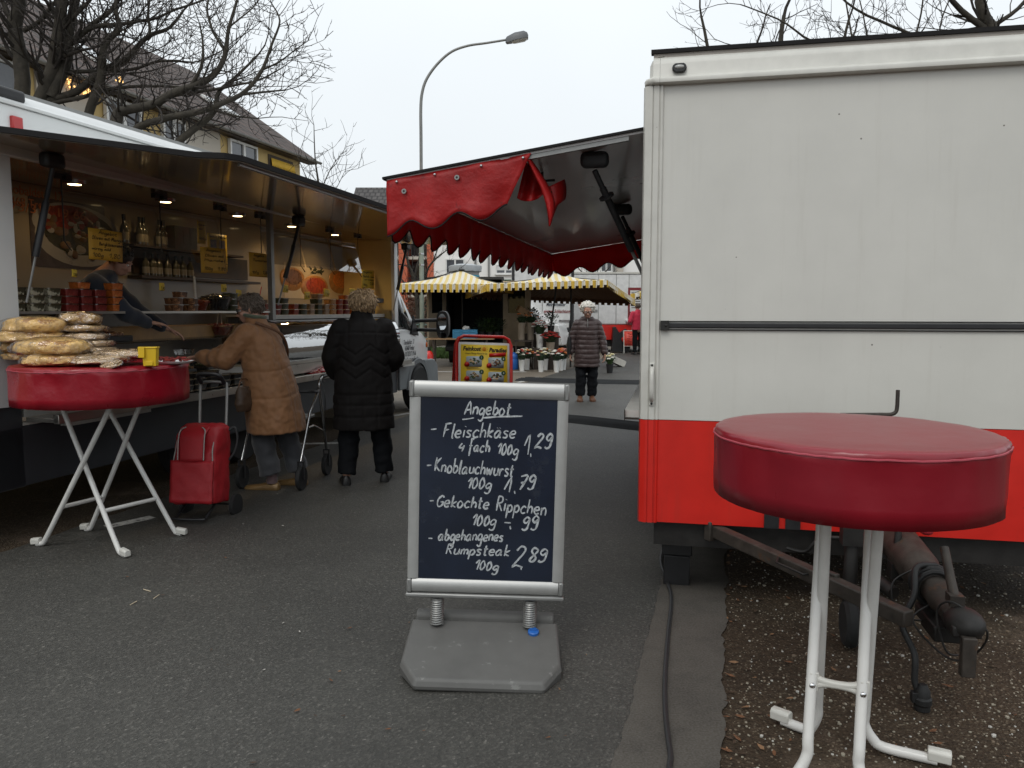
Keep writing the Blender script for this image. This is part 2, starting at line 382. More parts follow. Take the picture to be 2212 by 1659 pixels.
# paler paved forecourt beyond the truck, where the flower stall stands
def paved_mat():
    m, n, b = newmat('worn_paving'); o = n.nodes.new('ShaderNodeTexCoord').outputs['Object']
    f = noisen(n, 3, 6, .7, o); g_ = noisen(n, 45, 5, .7, o); c = ramp(n, g_.outputs['Fac'], [(.3, (.10, .083, .064)), (.7, (.22, .19, .15))]).outputs[0]
    n.links.new(mixn(n, 1.0, c, ramp(n, f.outputs['Fac'], [(.3, (.75, .73, .70)), (.7, (1.15, 1.13, 1.1))]).outputs[0], 'MULTIPLY'), b.inputs['Base Color']); b.inputs['Roughness'].default_value = .75; bumpn(n, b, g_.outputs['Fac'], .5, .01); return m
fl = [V((-1.62, 10.6, 0)), V((.36, 16.4, 0)), V((4.02, 28.3, 0)), V((9.4, 46, 0))]
strip('forecourt', [V((-9, 12.6, 0)), V((-14, 20, 0)), V((-14, 30, 0)), V((-9, 46, 0))], ragged(fl, .1, .03, 8), .002, paved_mat())
# painted bay lines
M['road_paint'] = mat('road_paint', (.42, .41, .38), .7, var=.3, scale=30, spots=((.06, .055, .05), 22, .56))
pl = MB()
def line(mb, a, b, w):
    a, b = V(a), V(b); d = (b - a).normalized(); q = V((-d.y, d.x, 0)) * w / 2
    mb.add([a - q, a + q, b + q, b - q], [(0, 3, 2, 1)])
line(pl, (-3.4, 19.1, .006), (.35, 19.0, .006), .22)
line(pl, (G(1130, 826) + V((-.1, -.1, .006))), (G(1160, 815) + V((0, 0, .006))), .10)
line(pl, (*G(620, 960).xy, .006), (*G(745, 958).xy, .006), .10)
line(pl, (*G(850, 899).xy, .006), (*G(885, 893).xy, .006), .10)
line(pl, (*G(230, 1140).xy, .006), (*G(330, 1118).xy, .006), .10)
struct(pl.build('bay_marking', M['road_paint'], smooth=0))

# loose pebbles and dead leaves on the parking surface: nobody could count them
pb = MB(); rnd = random.Random(7)
for i in range(4200):
    y = 1.9 + 4.2 * rnd.random() ** 1.25; x = .69 + (y - 2.445) * .279 + .02 + rnd.random() * (.35 + y * .5)
    r = rnd.uniform(.0025, .0065) * (1 + (rnd.random() < .06) * .9); pb.mi(rnd.choice((0, 0, 0, 1, 1, 2)))
    pb.ell((x, y, r * .25), (r, r * rnd.uniform(.6, 1), r * .6), 5, 3, Matrix.Rotation(rnd.random() * 6.28, 3, 'Z'))
o = pb.build('gravel', [mat('pebble_pale', (.30, .27, .21), .7), mat('pebble_tan', (.17, .13, .09), .7), mat('pebble_white', (.46, .45, .41), .6)])
tag(o, 'loose pale pebbles trodden into the brown parking surface', 'gravel', kind='stuff')
lf = MB()
def leaf(mb, p, s, rnd):
    a = rnd.random() * 6.28; M3 = Matrix.Rotation(a, 3, 'Z') @ Matrix.Rotation(rnd.uniform(-.35, .35), 3, 'X')
    q = [(-1, 0, .1), (-.4, .32, .02), (.3, .28, .12), (1, 0, .05), (.3, -.3, .02), (-.4, -.3, .14)]
    mb.add([V(p) + M3 @ (V(c) * s) + V((0, 0, s * .25)) for c in q], [(0, 1, 2, 3, 4, 5)])
for i in range(260):
    y = 1.95 + 4 * rnd.random() ** 1.2; e = rnd.random() ** 2.2
    x = .69 + (y - 2.445) * .279 + .01 + e * 2.2
    lf.mi(rnd.choice((0, 0, 1, 2))); leaf(lf, (x, y, .004), rnd.uniform(.008, .026), rnd)
for i in range(46):
    y = 2.5 + 5 * rnd.random(); x = -.29 * 0 + rnd.uniform(-2.0, .5) * (y / 5); lf.mi(rnd.choice((0, 1, 2, 3))); leaf(lf, (x, y, .008), rnd.uniform(.005, .014), rnd)
for q in ((715, 1475), (642, 1541), (755, 1362), (910, 1438), (545, 1655), (350, 1290), (275, 1250)):
    p = G(*q); lf.mi(rnd.choice((0, 1, 3))); leaf(lf, (p.x, p.y, .008), .016, rnd)
o = lf.build('leaves', [mat('leaf_brown', (.14, .06, .025), .8), mat('leaf_dark', (.06, .035, .02), .8), mat('leaf_tan', (.22, .12, .06), .8), mat('litter_pale', (.42, .40, .36), .8)], smooth=0)
tag(o, 'dead brown leaves and bark scraps lying on the ground', 'leaf litter', kind='stuff')
for k, (a, b) in enumerate((((310, 1276), (326, 1281)), ((332, 1296), (344, 1288)), ((281, 1310), (296, 1302)))):
    A, B = G(*a), G(*b); st = MB(); st.tube([A + V((0, 0, .008)), B + V((0, 0, .009))], .0025, 5)
    tag(st.build('toothpick', mat('bare_wood', (.5, .42, .3), .7)), ('pale wooden pick lying flat by the left table, farthest of three', 'pale wooden pick lying slanted by the left table, right of three', 'pale wooden pick lying slanted by the left table, nearest of three')[k], 'pick', 'wooden picks dropped on the lane')
# black mains cable along the gutter
cb = MB(); cb.tube(smooth_path([(*G(x, y).xy, .018) for x, y in ((1436, 1180), (1427, 1218), (1440, 1262), (1450, 1300), (1442, 1390), (1436, 1480), (1438, 1560), (1448, 1640), (1458, 1700))] + [(.62, 1.9, .018)], 6), .0095, 8)
tag(cb.build('mains_cable', mat('cable_black', (.02, .02, .021), .5, bump=.2, bscale=200)), 'black mains cable running along the concrete gutter from under the trailer', 'cable')
# rubber cable ramps across the lane
def cable_ramp(pts, w, h, label):
    mb = MB(); rings = []
    for i, p in enumerate(pts):
        p = V(p); d = (V(pts[min(i + 1, len(pts) - 1)]) - V(pts[max(0, i - 1)])).normalized(); q = V((-d.y, d.x, 0))
        rings.append([p + q * (w * a) + V((0, 0, h * b + .004)) for a, b in ((-.5, 0), (-.38, .7), (-.34, .55), (-.26, .9), (-.22, .72), (-.12, 1), (-.06, .75), (.06, .75), (.12, 1), (.22, .72), (.26, .9), (.34, .55), (.38, .7), (.5, 0))])
    mb.loft(rings)
    tag(mb.build('cable_ramp', mat('ramp_rubber', (.020, .021, .022), .9, var=.2, scale=5, spec=.15)), label, 'cable ramp', 'rubber cable ramps across the lane')
cable_ramp([(-.9, 11.2, 0), (.3, 10.9, 0), (.9, 10.55, 0), (1.6, 9.95, 0), (2.3, 9.4, 0)], .50, .06, 'grey rubber cable ramp crossing the lane in front of the walking woman')
cable_ramp([(.25, 16.9, 0), (.9, 16.5, 0), (2.0, 16.2, 0), (3.6, 15.9, 0)], .75, .05, 'grey rubber cable ramp crossing the lane by the flower buckets')
# ---------------------------------------------------------------- lettering
def txt(body, size, m, parent, Mx, shear=0, align='CENTER', xs=1.0, depth=.0008, bold=0, name='lettering', width=None):
    cu = bpy.data.curves.new('t', 'FONT'); cu.body = body; cu.size = size; cu.shear = shear; cu.align_x = align; cu.align_y = 'CENTER'
    cu.extrude = depth; cu.offset = bold; cu.resolution_u = 3
    o = bpy.data.objects.new('t', cu); C.objects.link(o)
    dg = bpy.context.evaluated_depsgraph_get(); dg.update()
    me = bpy.data.meshes.new_from_object(o.evaluated_get(dg)); bpy.data.objects.remove(o); bpy.data.curves.remove(cu)
    if width:
        w = max(v.co.x for v in me.vertices) - min(v.co.x for v in me.vertices); xs = width / w
    me.transform(Matrix.Diagonal((xs, 1, 1, 1))); me.transform(Mx); me.name = name
    me.materials.clear(); me.materials.append(m)
    r = bpy.data.objects.new(name, me); C.objects.link(r)
    if parent is not None: r.parent = parent
    return r
def plane_mx(origin, xdir, zdir):                       # text lies in the plane of xdir (reading direction) and zdir (up)
    x = V(xdir).normalized(); y = V(zdir).normalized(); z = x.cross(y)
    return Matrix((( x.x, y.x, z.x, origin[0]), (x.y, y.y, z.y, origin[1]), (x.z, y.z, z.z, origin[2]), (0, 0, 0, 1)))
GL = {'a': ".8,.9 .4,1 .05,.5 .2,0 .55,.1 .8,.9;.8,.9 .75,.2 1,0", 'b': ".1,2 .1,0;.1,.7 .5,1 .8,.5 .5,0 .1,.1", 'c': ".8,.85 .4,1 .05,.5 .3,0 .8,.15",
 'd': ".8,.8 .4,1 .05,.5 .3,0 .8,.3;.85,2 .8,0", 'e': ".05,.5 .75,.6 .6,1 .2,.9 .05,.4 .35,0 .8,.15", 'f': ".8,1.9 .5,2 .35,1.6 .3,-.7;.05,.9 .7,.95",
 'g': ".75,.9 .35,1 .05,.5 .3,.05 .75,.4;.78,.95 .75,-.6 .4,-.9 .05,-.65", 'h': ".1,2 .1,0;.1,.6 .45,1 .75,.7 .75,0", 'i': ".2,1 .2,0;.22,1.45 .24,1.5",
 'k': ".1,2 .1,0;.75,1 .12,.45 .75,0", 'l': ".15,2 .15,.1 .3,0", 'm': ".1,1 .1,0;.1,.7 .4,1 .55,.7 .55,0;.55,.7 .85,1 1.05,.7 1.05,0", 'n': ".1,1 .1,0;.1,.65 .45,1 .75,.7 .75,0",
 'o': ".4,1 .05,.6 .15,.05 .55,0 .8,.5 .4,1", 'p': ".1,1 .1,-.9;.1,.75 .5,1 .8,.5 .5,0 .1,.15", 'r': ".1,1 .1,0;.1,.6 .35,.95 .65,.9", 's': ".7,.9 .3,1 .1,.75 .6,.35 .5,.02 .05,.05",
 't': ".3,1.7 .3,.1 .6,.05;.05,1.05 .65,1.1", 'u': ".1,1 .1,.2 .4,0 .75,.3;.75,1 .75,0", 'v': ".05,1 .4,0 .75,1", 'w': ".05,1 .25,0 .5,.8 .75,0 1,1", 'z': ".1,1 .7,1 .1,0 .7,0",
 'A': "0,0 .55,1.9 1,0;.2,.65 .95,.75", 'B': ".1,1.9 .1,0;.1,1.9 .7,1.7 .6,1.1 .1,1 .8,.7 .7,.1 .1,0", 'F': ".15,1.9 .1,0;0,1.85 .9,2;.1,1 .7,1.1", 'G': ".95,1.6 .6,1.9 .1,1.2 .2,.2 .6,0 .95,.4 .95,.8 .55,.8",
 'K': ".1,1.9 .1,0;.9,1.9 .12,.9 .95,0", 'R': ".1,1.9 .1,0;.1,1.9 .7,1.8 .75,1.2 .1,.9;.35,.9 .9,0", 'O': ".5,1.9 .05,1.3 .15,.1 .6,0 .95,.8 .5,1.9", 'M': ".05,0 .2,1.9 .55,.7 .95,1.9 1.1,0",
 'S': ".8,1.7 .4,1.9 .1,1.5 .75,.6 .5,0 .05,.2", 'T': ".5,1.9 .45,0;0,1.85 1,1.9", 'P': ".1,1.9 .1,0;.1,1.9 .75,1.7 .7,1.1 .1,.9",
 '0': ".4,1.9 .08,1.2 .2,.1 .5,.05 .75,.8 .4,1.9", '1': ".05,1.2 .5,1.9 .45,0", '2': ".1,1.5 .4,1.9 .75,1.5 .05,.1 .3,.2 .85,0", '4': ".3,1.7 .1,.8 .7,.85;.65,1.3 .6,0",
 '7': ".05,1.8 .8,1.9 .3,0;.2,.95 .7,1", '8': ".7,1.7 .3,1.9 .15,1.4 .7,.6 .5,.05 .15,.3 .7,1.4 .7,1.7", '9': ".75,1.6 .4,1.9 .1,1.4 .4,1 .75,1.5;.75,1.6 .7,.3 .4,0 .1,.2",
 '5': ".75,1.9 .2,1.9 .15,1.1 .7,.9 .6,.1 .05,.1", '-': ".05,.7 .6,.75", ',': ".2,.1 .1,-.35", '.': ".1,.05 .14,.0", ' ': ""}
GL['ä'] = GL['a'] + ";.25,1.4 .27,1.45;.6,1.4 .62,1.45"; GL['ü'] = GL['u'] + ";.25,1.4 .27,1.45;.6,1.4 .62,1.45"
def hand(word, x0, x1, base0, base1, cap, slant=.12, seed=1):
    """strokes of a handwritten word as 2-D polylines from (x0, base0) to (x1, base1)"""
    r = random.Random(hash(word) % 1000 * 0 + seed); adv = []; x = 0
    for ch in word:
        p = GL.get(ch, ""); w = max([float(q.split(',')[0]) for s_ in p.split(';') for q in s_.split()] or [.45]); adv.append((x, p)); x += w + .26
    tot = max(.3, x - .26); k = (x1 - x0) / tot; ky = cap / 1.9; out = []
    for ox, p in adv:
        jy = r.uniform(-.06, .06); js = r.uniform(.92, 1.08); jx = r.uniform(-.04, .04)
        for s_ in p.split(';'):
            q = [tuple(map(float, c.split(','))) for c in s_.split()]
            if len(q) < 2: continue
            pts = [V((x0 + (ox + a + jx + slant * b) * k, 0, base0 + (base1 - base0) * ((ox + a) / tot) + (b * js + jy) * ky)) for a, b in q]
            out.append(smooth_path(pts, 4) if len(pts) > 2 else pts)
    return out
# ---------------------------------------------------------------- white and red sales trailer
M['grey_lining'] = mat('grey_lining', (.46, .44, .43), .30, var=.08, scale=2, coat=.3)
M['dark_edge'] = mat('dark_edge', (.013, .012, .012), .75, var=.2, spec=.2)
tr = thing('sales_trailer', 'tall white sales trailer with a red lower band and a raised side awning', 'trailer', (.67, 3.9, 0), -radians(12))
TW, TL = 2.35, 6.1
b = MB()
b.bx(.035, TW - .035, 0, .04, .955, 2.58)                       # front wall
b.bx(TW - .03, TW, .04, TL, .955, 2.6)                          # far side
b.bx(.035, TW - .035, TL - .04, TL, .955, 2.58)
b.bx(.02, TW - .03, .04, TL - .04, 2.62, 2.70)                  # roof
b.bx(0, .03, .04, TL, 2.40, 2.6); b.bx(0, .03, .04, .20, .955, 2.4); b.bx(0, .03, 5.85, TL, .955, 2.4)
b.bx(.03, TW - .03, .04, TL - .04, .50, .56)
b.build('body', M['white_paint'], tr)
b = MB(); b.bx(.035, TW - .035, -.002, .038, .432, .952); b.bx(0, .03, .04, TL, .432, .952); b.bx(TW - .03, TW, .04, TL, .432, .952); b.bx(.035, TW - .035, TL - .04, TL, .432, .952)
b.build('red_panel', M['red_paint'], tr)
def post(x0, sgn, z0, z1, m, nm):
    q = MB(); prof = [(0, .06), (-.028, .055), (-.032, .02), (-.024, -.006), (-.002, -.016), (.012, -.017), (.013, -.011), (.017, -.011), (.018, -.017), (.043, -.017), (.044, -.010), (.050, -.010), (.051, -.015), (.060, -.013), (.066, -.004), (.066, .0), (.03, .02)]
    q.prism([(x0 + sgn * a, c, z0) for a, c in (prof if sgn > 0 else prof[::-1])], (0, 0, z1 - z0)); return q.build(nm, m, tr, smooth=25)
post(0, 1, .956, 2.575, M['white_trim'], 'corner_post'); post(0, 1, .43, .953, M['red_paint'], 'red_corner_post')
post(TW, -1, .956, 2.575, M['white_trim'], 'corner_post'); post(TW, -1, .43, .953, M['red_paint'], 'red_corner_post')
b = MB(); prof = [(.03, 2.577), (-.03, 2.577), (-.040, 2.583), (-.042, 2.600), (-.036, 2.608), (-.020, 2.613), (-.017, 2.618), (-.016, 2.672), (-.006, 2.695), (.014, 2.712), (.05, 2.720), (.3, 2.728), (.3, 2.70)]
b.loft([[V((x, y, z)) for y, z in prof] for x in (.045, TW - .045)]); b.build('top_trim', M['white_trim'], tr, smooth=50)
b = MB()                                                      # rounded corner cap, in one with its side rail
for x0, sg in ((0, 1), (TW, -1)):
    rings = []
    for k, (t, ox, oy) in enumerate(((0, .044, 0), (.0, .012, 0), (30, .012, .012), (60, .012, .012), (90, .012, .012), (90, .012, .4), (90, .012, TL - .1))):
        rr = [V((x0 + sg * (ox + (y - .0) * sin(radians(t))), oy + y * cos(radians(t)) - .0, z)) for y, z in prof[:11]]
        rings.append(rr)
    b.loft(rings, closed=False, caps=False)
b.build('corner_cap', M['white_trim'], tr, smooth=50)
b = MB(); b.bx(.0, TW, .012, .05, 2.733, 2.752); b.bx(.02, TW - .02, .05, TL - .05, 2.731, 2.745); b.build('roof_edge', M['dark_edge'], tr)
b = MB(); b.bx(.012, TW - .012, .022, .05, 2.712, 2.7325); b.build('roof_sheet', mat('roof_shade', (.30, .27, .24), .6), tr)  # thin grey-brown strip under the dark roof edge
# marker lamp, rail, handle
b = MB(); rg = []
for y, k in ((-.014, 1), (-.030, 1), (-.036, .82)): rg.append([V((.135 + .034 * k * cos(a) * (1 if abs(cos(a)) < .8 else 1), y, 2.648 + .021 * k * max(-1, min(1, 1.25 * sin(a))))) for a in [2 * pi * j / 20 for j in range(20)]])
b.loft(rg); ml = b.build('marker_lamp', M['black_plastic'], tr)
b = MB(); b.ell((.135, -.034, 2.651), (.024, .008, .010), 12, 6); b.build('lens', mat('clear_lens', (.35, .35, .33), .08, var=.1, coat=.6), ml)
b = MB(); b.bx(.075, 2.25, -.016, -.001, 1.414, 1.438); b.build('rail', M['black_plastic'], tr, bevel=.004)
b = MB(); b.bx(.10, 2.25, -.010, -.001, 1.4435, 1.4475); b.bx(.10, 2.25, -.010, -.001, 1.402, 1.4065); b.build('rail_lip', M['dark_edge'], tr)
b = MB(); b.bx(.068, .108, -.026, -.001, 1.401, 1.449); b.ell((.095, -.027, 1.425), (.007, .004, .007), 10, 6); b.build('rail_bracket', M['dark_metal'], tr, bevel=.003)
b = MB(); x = .030
b.tube(smooth_path([(x, -.018, 1.212), (x, -.045, 1.198), (x, -.056, 1.17), (x, -.058, 1.13), (x, -.056, 1.09), (x, -.045, 1.066), (x, -.018, 1.052)], 4), .012, 10)
b.box((x, -.020, 1.222), (.024, .008, .034)); b.box((x, -.020, 1.042), (.024, .008, .034)); h = b.build('grab_handle', M['white_trim'], tr, bevel=.003)
b = MB(); b.ell((x, -.0245, 1.228), (.006, .003, .006), 10, 6); b.ell((x, -.0245, 1.036), (.006, .003, .006), 10, 6); b.build('screw', M['dark_metal'], h)
# dark slots in the red band, small red plate
for a, c in ((.585, .655), (.685, .755)):
    b = MB(); b.bx(a, c, -.012, -.0025, .432, .60); b.build('vent_slot', M['black_plastic'], tr)
b = MB(); b.bx(1.12, 1.24, -.008, -.0025, .445, .475); b.build('reflector', mat('reflector_red', (.5, .03, .02), .2), tr)
# serving shelf and inside
b = MB(); b.bx(-.13, -.001, .42, 5.7, .905, .945); b.build('serving_shelf', mat('shelf_white', (.6, .59, .55), .5), tr)
b = MB(); b.bx(-.132, -.128, .40, .42, .89, .95); b.bx(-.132, .0, .405, .418, .895, .905); b.build('shelf_end', M['rust_metal'], tr)
b = MB(); b.bx(.031, .5, .5, 5.6, .956, 1.25); b.build('counter', M['steel'], tr)
# under-frame: cross plate under the skirt, support leg, drawbar, jockey wheel, hitch
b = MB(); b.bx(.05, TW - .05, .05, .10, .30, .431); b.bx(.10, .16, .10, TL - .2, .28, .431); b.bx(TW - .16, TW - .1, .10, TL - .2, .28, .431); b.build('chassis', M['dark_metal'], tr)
b = MB(); b.box((.17, .35, .30), (.16, .12, .26)); b.bx(.10, .24, .29, .41, .0, .17); b.tube([(.02, .1, .43), (.15, .33, .28)], .012, 6); b.tube([(.34, .3, .43), (.2, .34, .3)], .012, 6); b.build('support_leg', M['black_plastic'], tr, bevel=.006)
for sx in (.28, TW - .28):
    b = MB(); MX = Matrix.Rotation(pi / 2, 3, 'Y')
    b.lathe([(.19, -.09), (.30, -.09), (.33, -.06), (.33, .06), (.30, .09), (.19, .09)], 28, (sx, 3.1, .332), MX); w = b.build('wheel', M['tyre'], tr)
    b = MB(); b.lathe([(.0, -.05), (.19, -.07), (.19, .07), (.0, .05)], 24, (sx, 3.1, .332), MX); b.build('rim', M['steel'], w)
def beam(mb, p, q, w, h):
    p, q = V(p), V(q); d = (q - p).normalized(); s_ = d.cross(V((0, 0, 1))).normalized() * w / 2; t = V((0, 0, h / 2))
    mb.loft([[a - s_ - t, a + s_ - t, a + s_ + t, a - s_ + t] for a in (p, q)])
b = MB(); beam(b, (.36, .02, .395), (1.03, -.84, .335), .055, .062); beam(b, (.33, .05, .40), (.36, .02, .395), .09, .10)
b.box((.80, -.52, .36), (.09, .03, .080), Matrix.Rotation(radians(-52), 3, 'Z'))
b.build('drawbar_beam', M['rust_metal'], tr, bevel=.006)
b = MB(); b.tube([(.62, -.33, .395), (.60, -.40, .385), (.70, -.50, .37), (.745, -.47, .37)], .006, 6); b.build('rope_hook', M['dark_metal'], tr)
ax = lambda t, dx=0, dz=0: (1.16 + .03 * t + dx, .12 - 1.02 * t, .46 - .10 * t + dz)
b = MB(); b.tube([ax(0), ax(.16), ax(.17), ax(.52), ax(.55), ax(.62)], [.075, .078, .088, .082, .080, .06], 18)
b.tube([ax(.60), ax(.64), ax(.645), ax(.68), ax(.685), ax(.72), ax(.725), ax(.78)], [.055, .064, .056, .064, .056, .064, .055, .052], 16)
b.tube([ax(.76), ax(.82), ax(.86), ax(.93), ax(.97), ax(.985)], [.055, .058, .046, .050, .040, .02], 16); b.build('drawbar_tube', M['rust_metal'], tr, smooth=30)
b = MB(); b.ell(ax(1.0, .01, .0), (.068, .085, .055), 18, 10); b.prism([ax(.90, -.045, -.02), ax(.90, .045, -.02), ax(1.06, .05, -.03), ax(1.06, -.05, -.03)], (0, 0, .04)); b.box(ax(.84, 0, -.10), (.12, .17, .06)); b.box(ax(.72, 0, -.11), (.10, .14, .05))
b.build('coupling_head', M['dark_metal'], tr, bevel=.006)
b = MB(); b.tube([ax(.93, .0, .05), ax(.86, .0, .13), ax(.80, -.0, .20)], [.019, .017, .016], 10); b.box(ax(.93, .0, .05), (.05, .06, .05)); b.build('coupling_lever', M['rust_metal'], tr)
b = MB(); b.tube([ax(.40, -.06, -.10), ax(.40, -.05, .06), ax(.36, -.03, .24)], [.018, .016, .014], 10); b.box(ax(.42, -.06, -.06), (.05, .08, .07)); b.build('hand_brake_lever', M['dark_metal'], tr)
b = MB(); b.tube([ax(.20, .07, .02), ax(.18, .09, .16)], .012, 8); b.build('stop_valve', M['rust_metal'], tr)
b = MB(); b.ell(ax(.30, .10, .08), (.03, .024, .022), 10, 6); b.build('valve_knob', mat('knob_red', (.35, .02, .03), .5), tr)
b = MB(); b.tube([ax(.55, -.10, -.11), ax(.40, -.16, -.10)], [.028, .034], 12); b.build('damper', M['dark_metal'], tr)
b = MB(); b.tube([ax(.22, -.095, .03), ax(.30, -.15, -.03), ax(.34, -.13, -.09)], .010, 8); b.tube([ax(.16, -.02, .085), ax(.22, -.095, .04)], .014, 8); b.build('brake_grip', mat('grip_green', (.16, .22, .16), .5), tr)
b = MB(); b.bx(1.165, 1.213, -1.0, -.965, .195, .34); b.build('prop_stand', M['rust_metal'], tr, bevel=.004)
b = MB(); b.tube([(.93, -.30, .12), (.93, -.30, .62), (.93, -.30, .63), (.93, -.30, 1.0)], [.030, .030, .022, .022], 14); b.box((.93, -.30, .5), (.09, .08, .08)); j = b.build('jockey_jack', M['dark_metal'], tr)
b = MB(); b.lathe([(.0, -.03), (.09, -.03), (.105, -.015), (.105, .015), (.09, .03), (.0, .03)], 20, (.93, -.33, .105), Matrix.Rotation(radians(90), 3, 'Y')); b.build('jockey_wheel', M['tyre'], j)
b = MB(); b.tube([(.86, -.30, 1.040), (1.03, -.30, 1.046)] , .0085, 10); b.tube(smooth_path([(1.03, -.30, 1.046), (1.07, -.30, 1.048), (1.088, -.30, 1.06), (1.092, -.30, 1.085), (1.092, -.30, 1.12), (1.092, -.30, 1.155)], 4), .0085, 10); b.bx(.90, .955, -.315, -.285, .985, 1.032); b.build('crank_handle', M['rust_metal'], j)
# cables on the drawbar
b = MB(); b.tube(smooth_path([ax(.66, .02, .07), ax(.72, -.07, .08), ax(.80, -.10, .0), ax(.84, -.15, -.10), (1.055, -.84, .20), (1.055, -.86, .10), (1.078, -.87, .055)], 6), .012, 10)
for k in range(3): b.tube([V(ax(.66 + .035 * k)) + V((cos(a) * .072, 0, sin(a) * .072)) for a in [2 * pi * j / 14 for j in range(15)]], .011, 8, caps=False)
pc = b.build('plug_cable', M['rubber_black'], tr)
b = MB(); b.lathe([(.014, 0), (.018, -.01), (.026, -.025), (.028, -.05), (.033, -.052), (.033, -.075), (.029, -.078), (.029, -.10), (.0, -.10)], 16, (1.080, -.875, .102)); b.box((1.050, -.875, .050), (.02, .03, .04)); b.build('plug', M['rubber_black'], pc, bevel=.003)
b = MB(); b.tube(smooth_path([ax(.80, -.02, -.02), ax(.86, -.12, -.07), ax(.9, -.02, -.18), ax(.95, .05, -.16), ax(1.02, .08, -.02), ax(.97, -.02, .06), ax(.93, -.06, .0), ax(.98, -.04, -.12), ax(.93, .03, -.16)], 6), .004, 6)
b.tube(smooth_path([ax(.62, -.05, .03), ax(.66, -.14, -.02), ax(.72, -.13, -.12), ax(.78, -.06, -.11)], 6), .004, 6); b.build('breakaway_cable', M['dark_metal'], tr)
b = MB(); b.tube(smooth_path([(.70, .02, .33), (.78, -.02, .33), (.84, -.04, .40), (.95, -.03, .41), (1.25, -.03, .412), (1.30, -.05, .36)], 6), .010, 8); b.build('brake_hose', M['dark_metal'], tr)
# raised awning
M['bracket_grey'] = mat('bracket_grey', (.03, .032, .034), .6)
AW, A0, A1 = 1.37, .05, 5.55
zi, zo = 2.375, 2.180
def aw(w, y, dz=0): return V((-.005 - w, y, zi + (zo - zi) * w / AW + dz))
b = MB(); b.loft([[aw(0, y), aw(AW, y), aw(AW, y, .018), aw(0, y, .018)] for y in (A0, A1)]); aws = b.build('awning', M['grey_lining'], tr)
b = MB()
for y0, y1 in ((A0 - .016, A0 - .001), (A1 + .001, A1 + .016)): b.loft([[aw(0, y, .012), aw(AW + .02, y, .012), aw(AW + .02, y, .024), aw(0, y, .024)] for y in (y0, y1)])
b.loft([[aw(AW + .001, y, .01), aw(AW + .02, y, .01), aw(AW + .02, y, .024), aw(AW + .001, y, .024)] for y in (A0 - .001, A1 + .001)])
b.loft([[aw(0, y, .0185), aw(AW, y, .0185), aw(AW, y, .025), aw(0, y, .025)] for y in (A0, A1)]); b.build('edge_rail', M['dark_edge'], aws)
b = MB(); b.loft([[aw(.1, y, -.022), aw(AW - .02, y, -.022), aw(AW - .02, y, -.001), aw(.1, y, -.001)] for y in (A0 + .005, A0 + .035)]); b.build('batten', M['alu_dark'], aws)
HEM = []
def valance(fn, L, drop, n, scal, seed, hang):
    q = MB(); nu = max(30, int(n * 8))
    def P(u, v):
        s_ = u * (L - (.13 * v if L < 1 else 0)); edge = drop + scal * cos(2 * pi * u * n + pi) * .5
        d = edge * v; p = fn(s_); wv = (.035 * mnoise.noise(V((s_ * 2.2, seed, 0))) + .018 * sin(2 * pi * u * n + seed)) * v ** 1.3
        return p + hang * wv + V((0, 0, -d)) + hang * (.012 * mnoise.noise(V((s_ * 7, d * 9, seed))))
    h = MB(); h.tube([P(i / nu, 1) for i in range(nu + 1)], .0045, 5); HEM.append(h); return q.grid(P, nu, 9)
b = valance(lambda s_: aw(AW - s_, A0 - .003, .004), .78, .262, 2.5, -.062, 3.0, V((0, -1, 0))); v1 = b.build('valance', M['valance_red'], aws, smooth=60, solid=.003)
b = valance(lambda s_: aw(AW - .006, A0 + .02 + s_, -.004), A1 - A0 - .03, .262, 17, .085, 5.0, V((-1, 0, 0))); b.build('valance', M['valance_red'], aws, smooth=60, solid=.003)
b = valance(lambda s_: aw(AW - .01 - s_, A1 - .014, -.004), AW - .03, .25, 4, .09, 8.0, V((0, 1, 0))); b.build('valance', M['valance_red'], aws, smooth=60, solid=.003)
for h in HEM: h.build('hem_tape', M['dark_edge'], aws)
# torn end of the near valance, folded back under the awning
def onv(px, py, y): return RT.on(px, py, 1, y)
lp = smooth_path([V((x, y, d)) for x, y, d in ((1138, 345, .06), (1152, 374, .08), (1168, 406, .10), (1179, 440, .12), (1184, 468, .12), (1186, 489, .12))], 4); rp = smooth_path([V((x, y, d)) for x, y, d in ((1148, 345, .12), (1164, 368, .16), (1185, 402, .19), (1197, 432, .18), (1196, 462, .15), (1188, 489, .13))], 4)
b = MB(); b.loft([[onv(*(p.lerp(q, t)).xy, p.lerp(q, t).z - .035 * sin(pi * t)) for t in (0, .2, .4, .6, .8, 1)] for p, q in zip(lp, rp)], caps=False, closed=False)
ev = smooth_path([V((x, y, 0)) for x, y in ((1117, 428), (1130, 434), (1146, 434), (1162, 429), (1178, 414))], 4); tv = smooth_path([V((x, y, 0)) for x, y in ((1136, 350), (1146, 358), (1156, 374), (1168, 392), (1178, 404))], 4)
b.loft([[onv(*(p.lerp(q, t)).xy, .16 + .05 * sin(pi * t) + .02 * sin(i * .6)) for t in (0, .25, .5, .75, 1)] for i, (p, q) in enumerate(zip(tv, ev))], caps=False, closed=False)
lv = smooth_path([V((x, y, 0)) for x, y in ((1184, 404), (1188, 424), (1188, 446), (1187, 466), (1190, 479))], 4); rv = smooth_path([V((x, y, 0)) for x, y in ((1219, 387), (1223, 404), (1221, 430), (1206, 442), (1191, 479))], 4)
b.loft([[onv(*(p.lerp(q, t)).xy, .24 + .12 * t - .04 * sin(pi * t)) for t in (0, .25, .5, .75, 1)] for p, q in zip(lv, rv)], caps=False, closed=False)
b.build('torn_flap', M['valance_red'], aws, smooth=60, solid=.003)
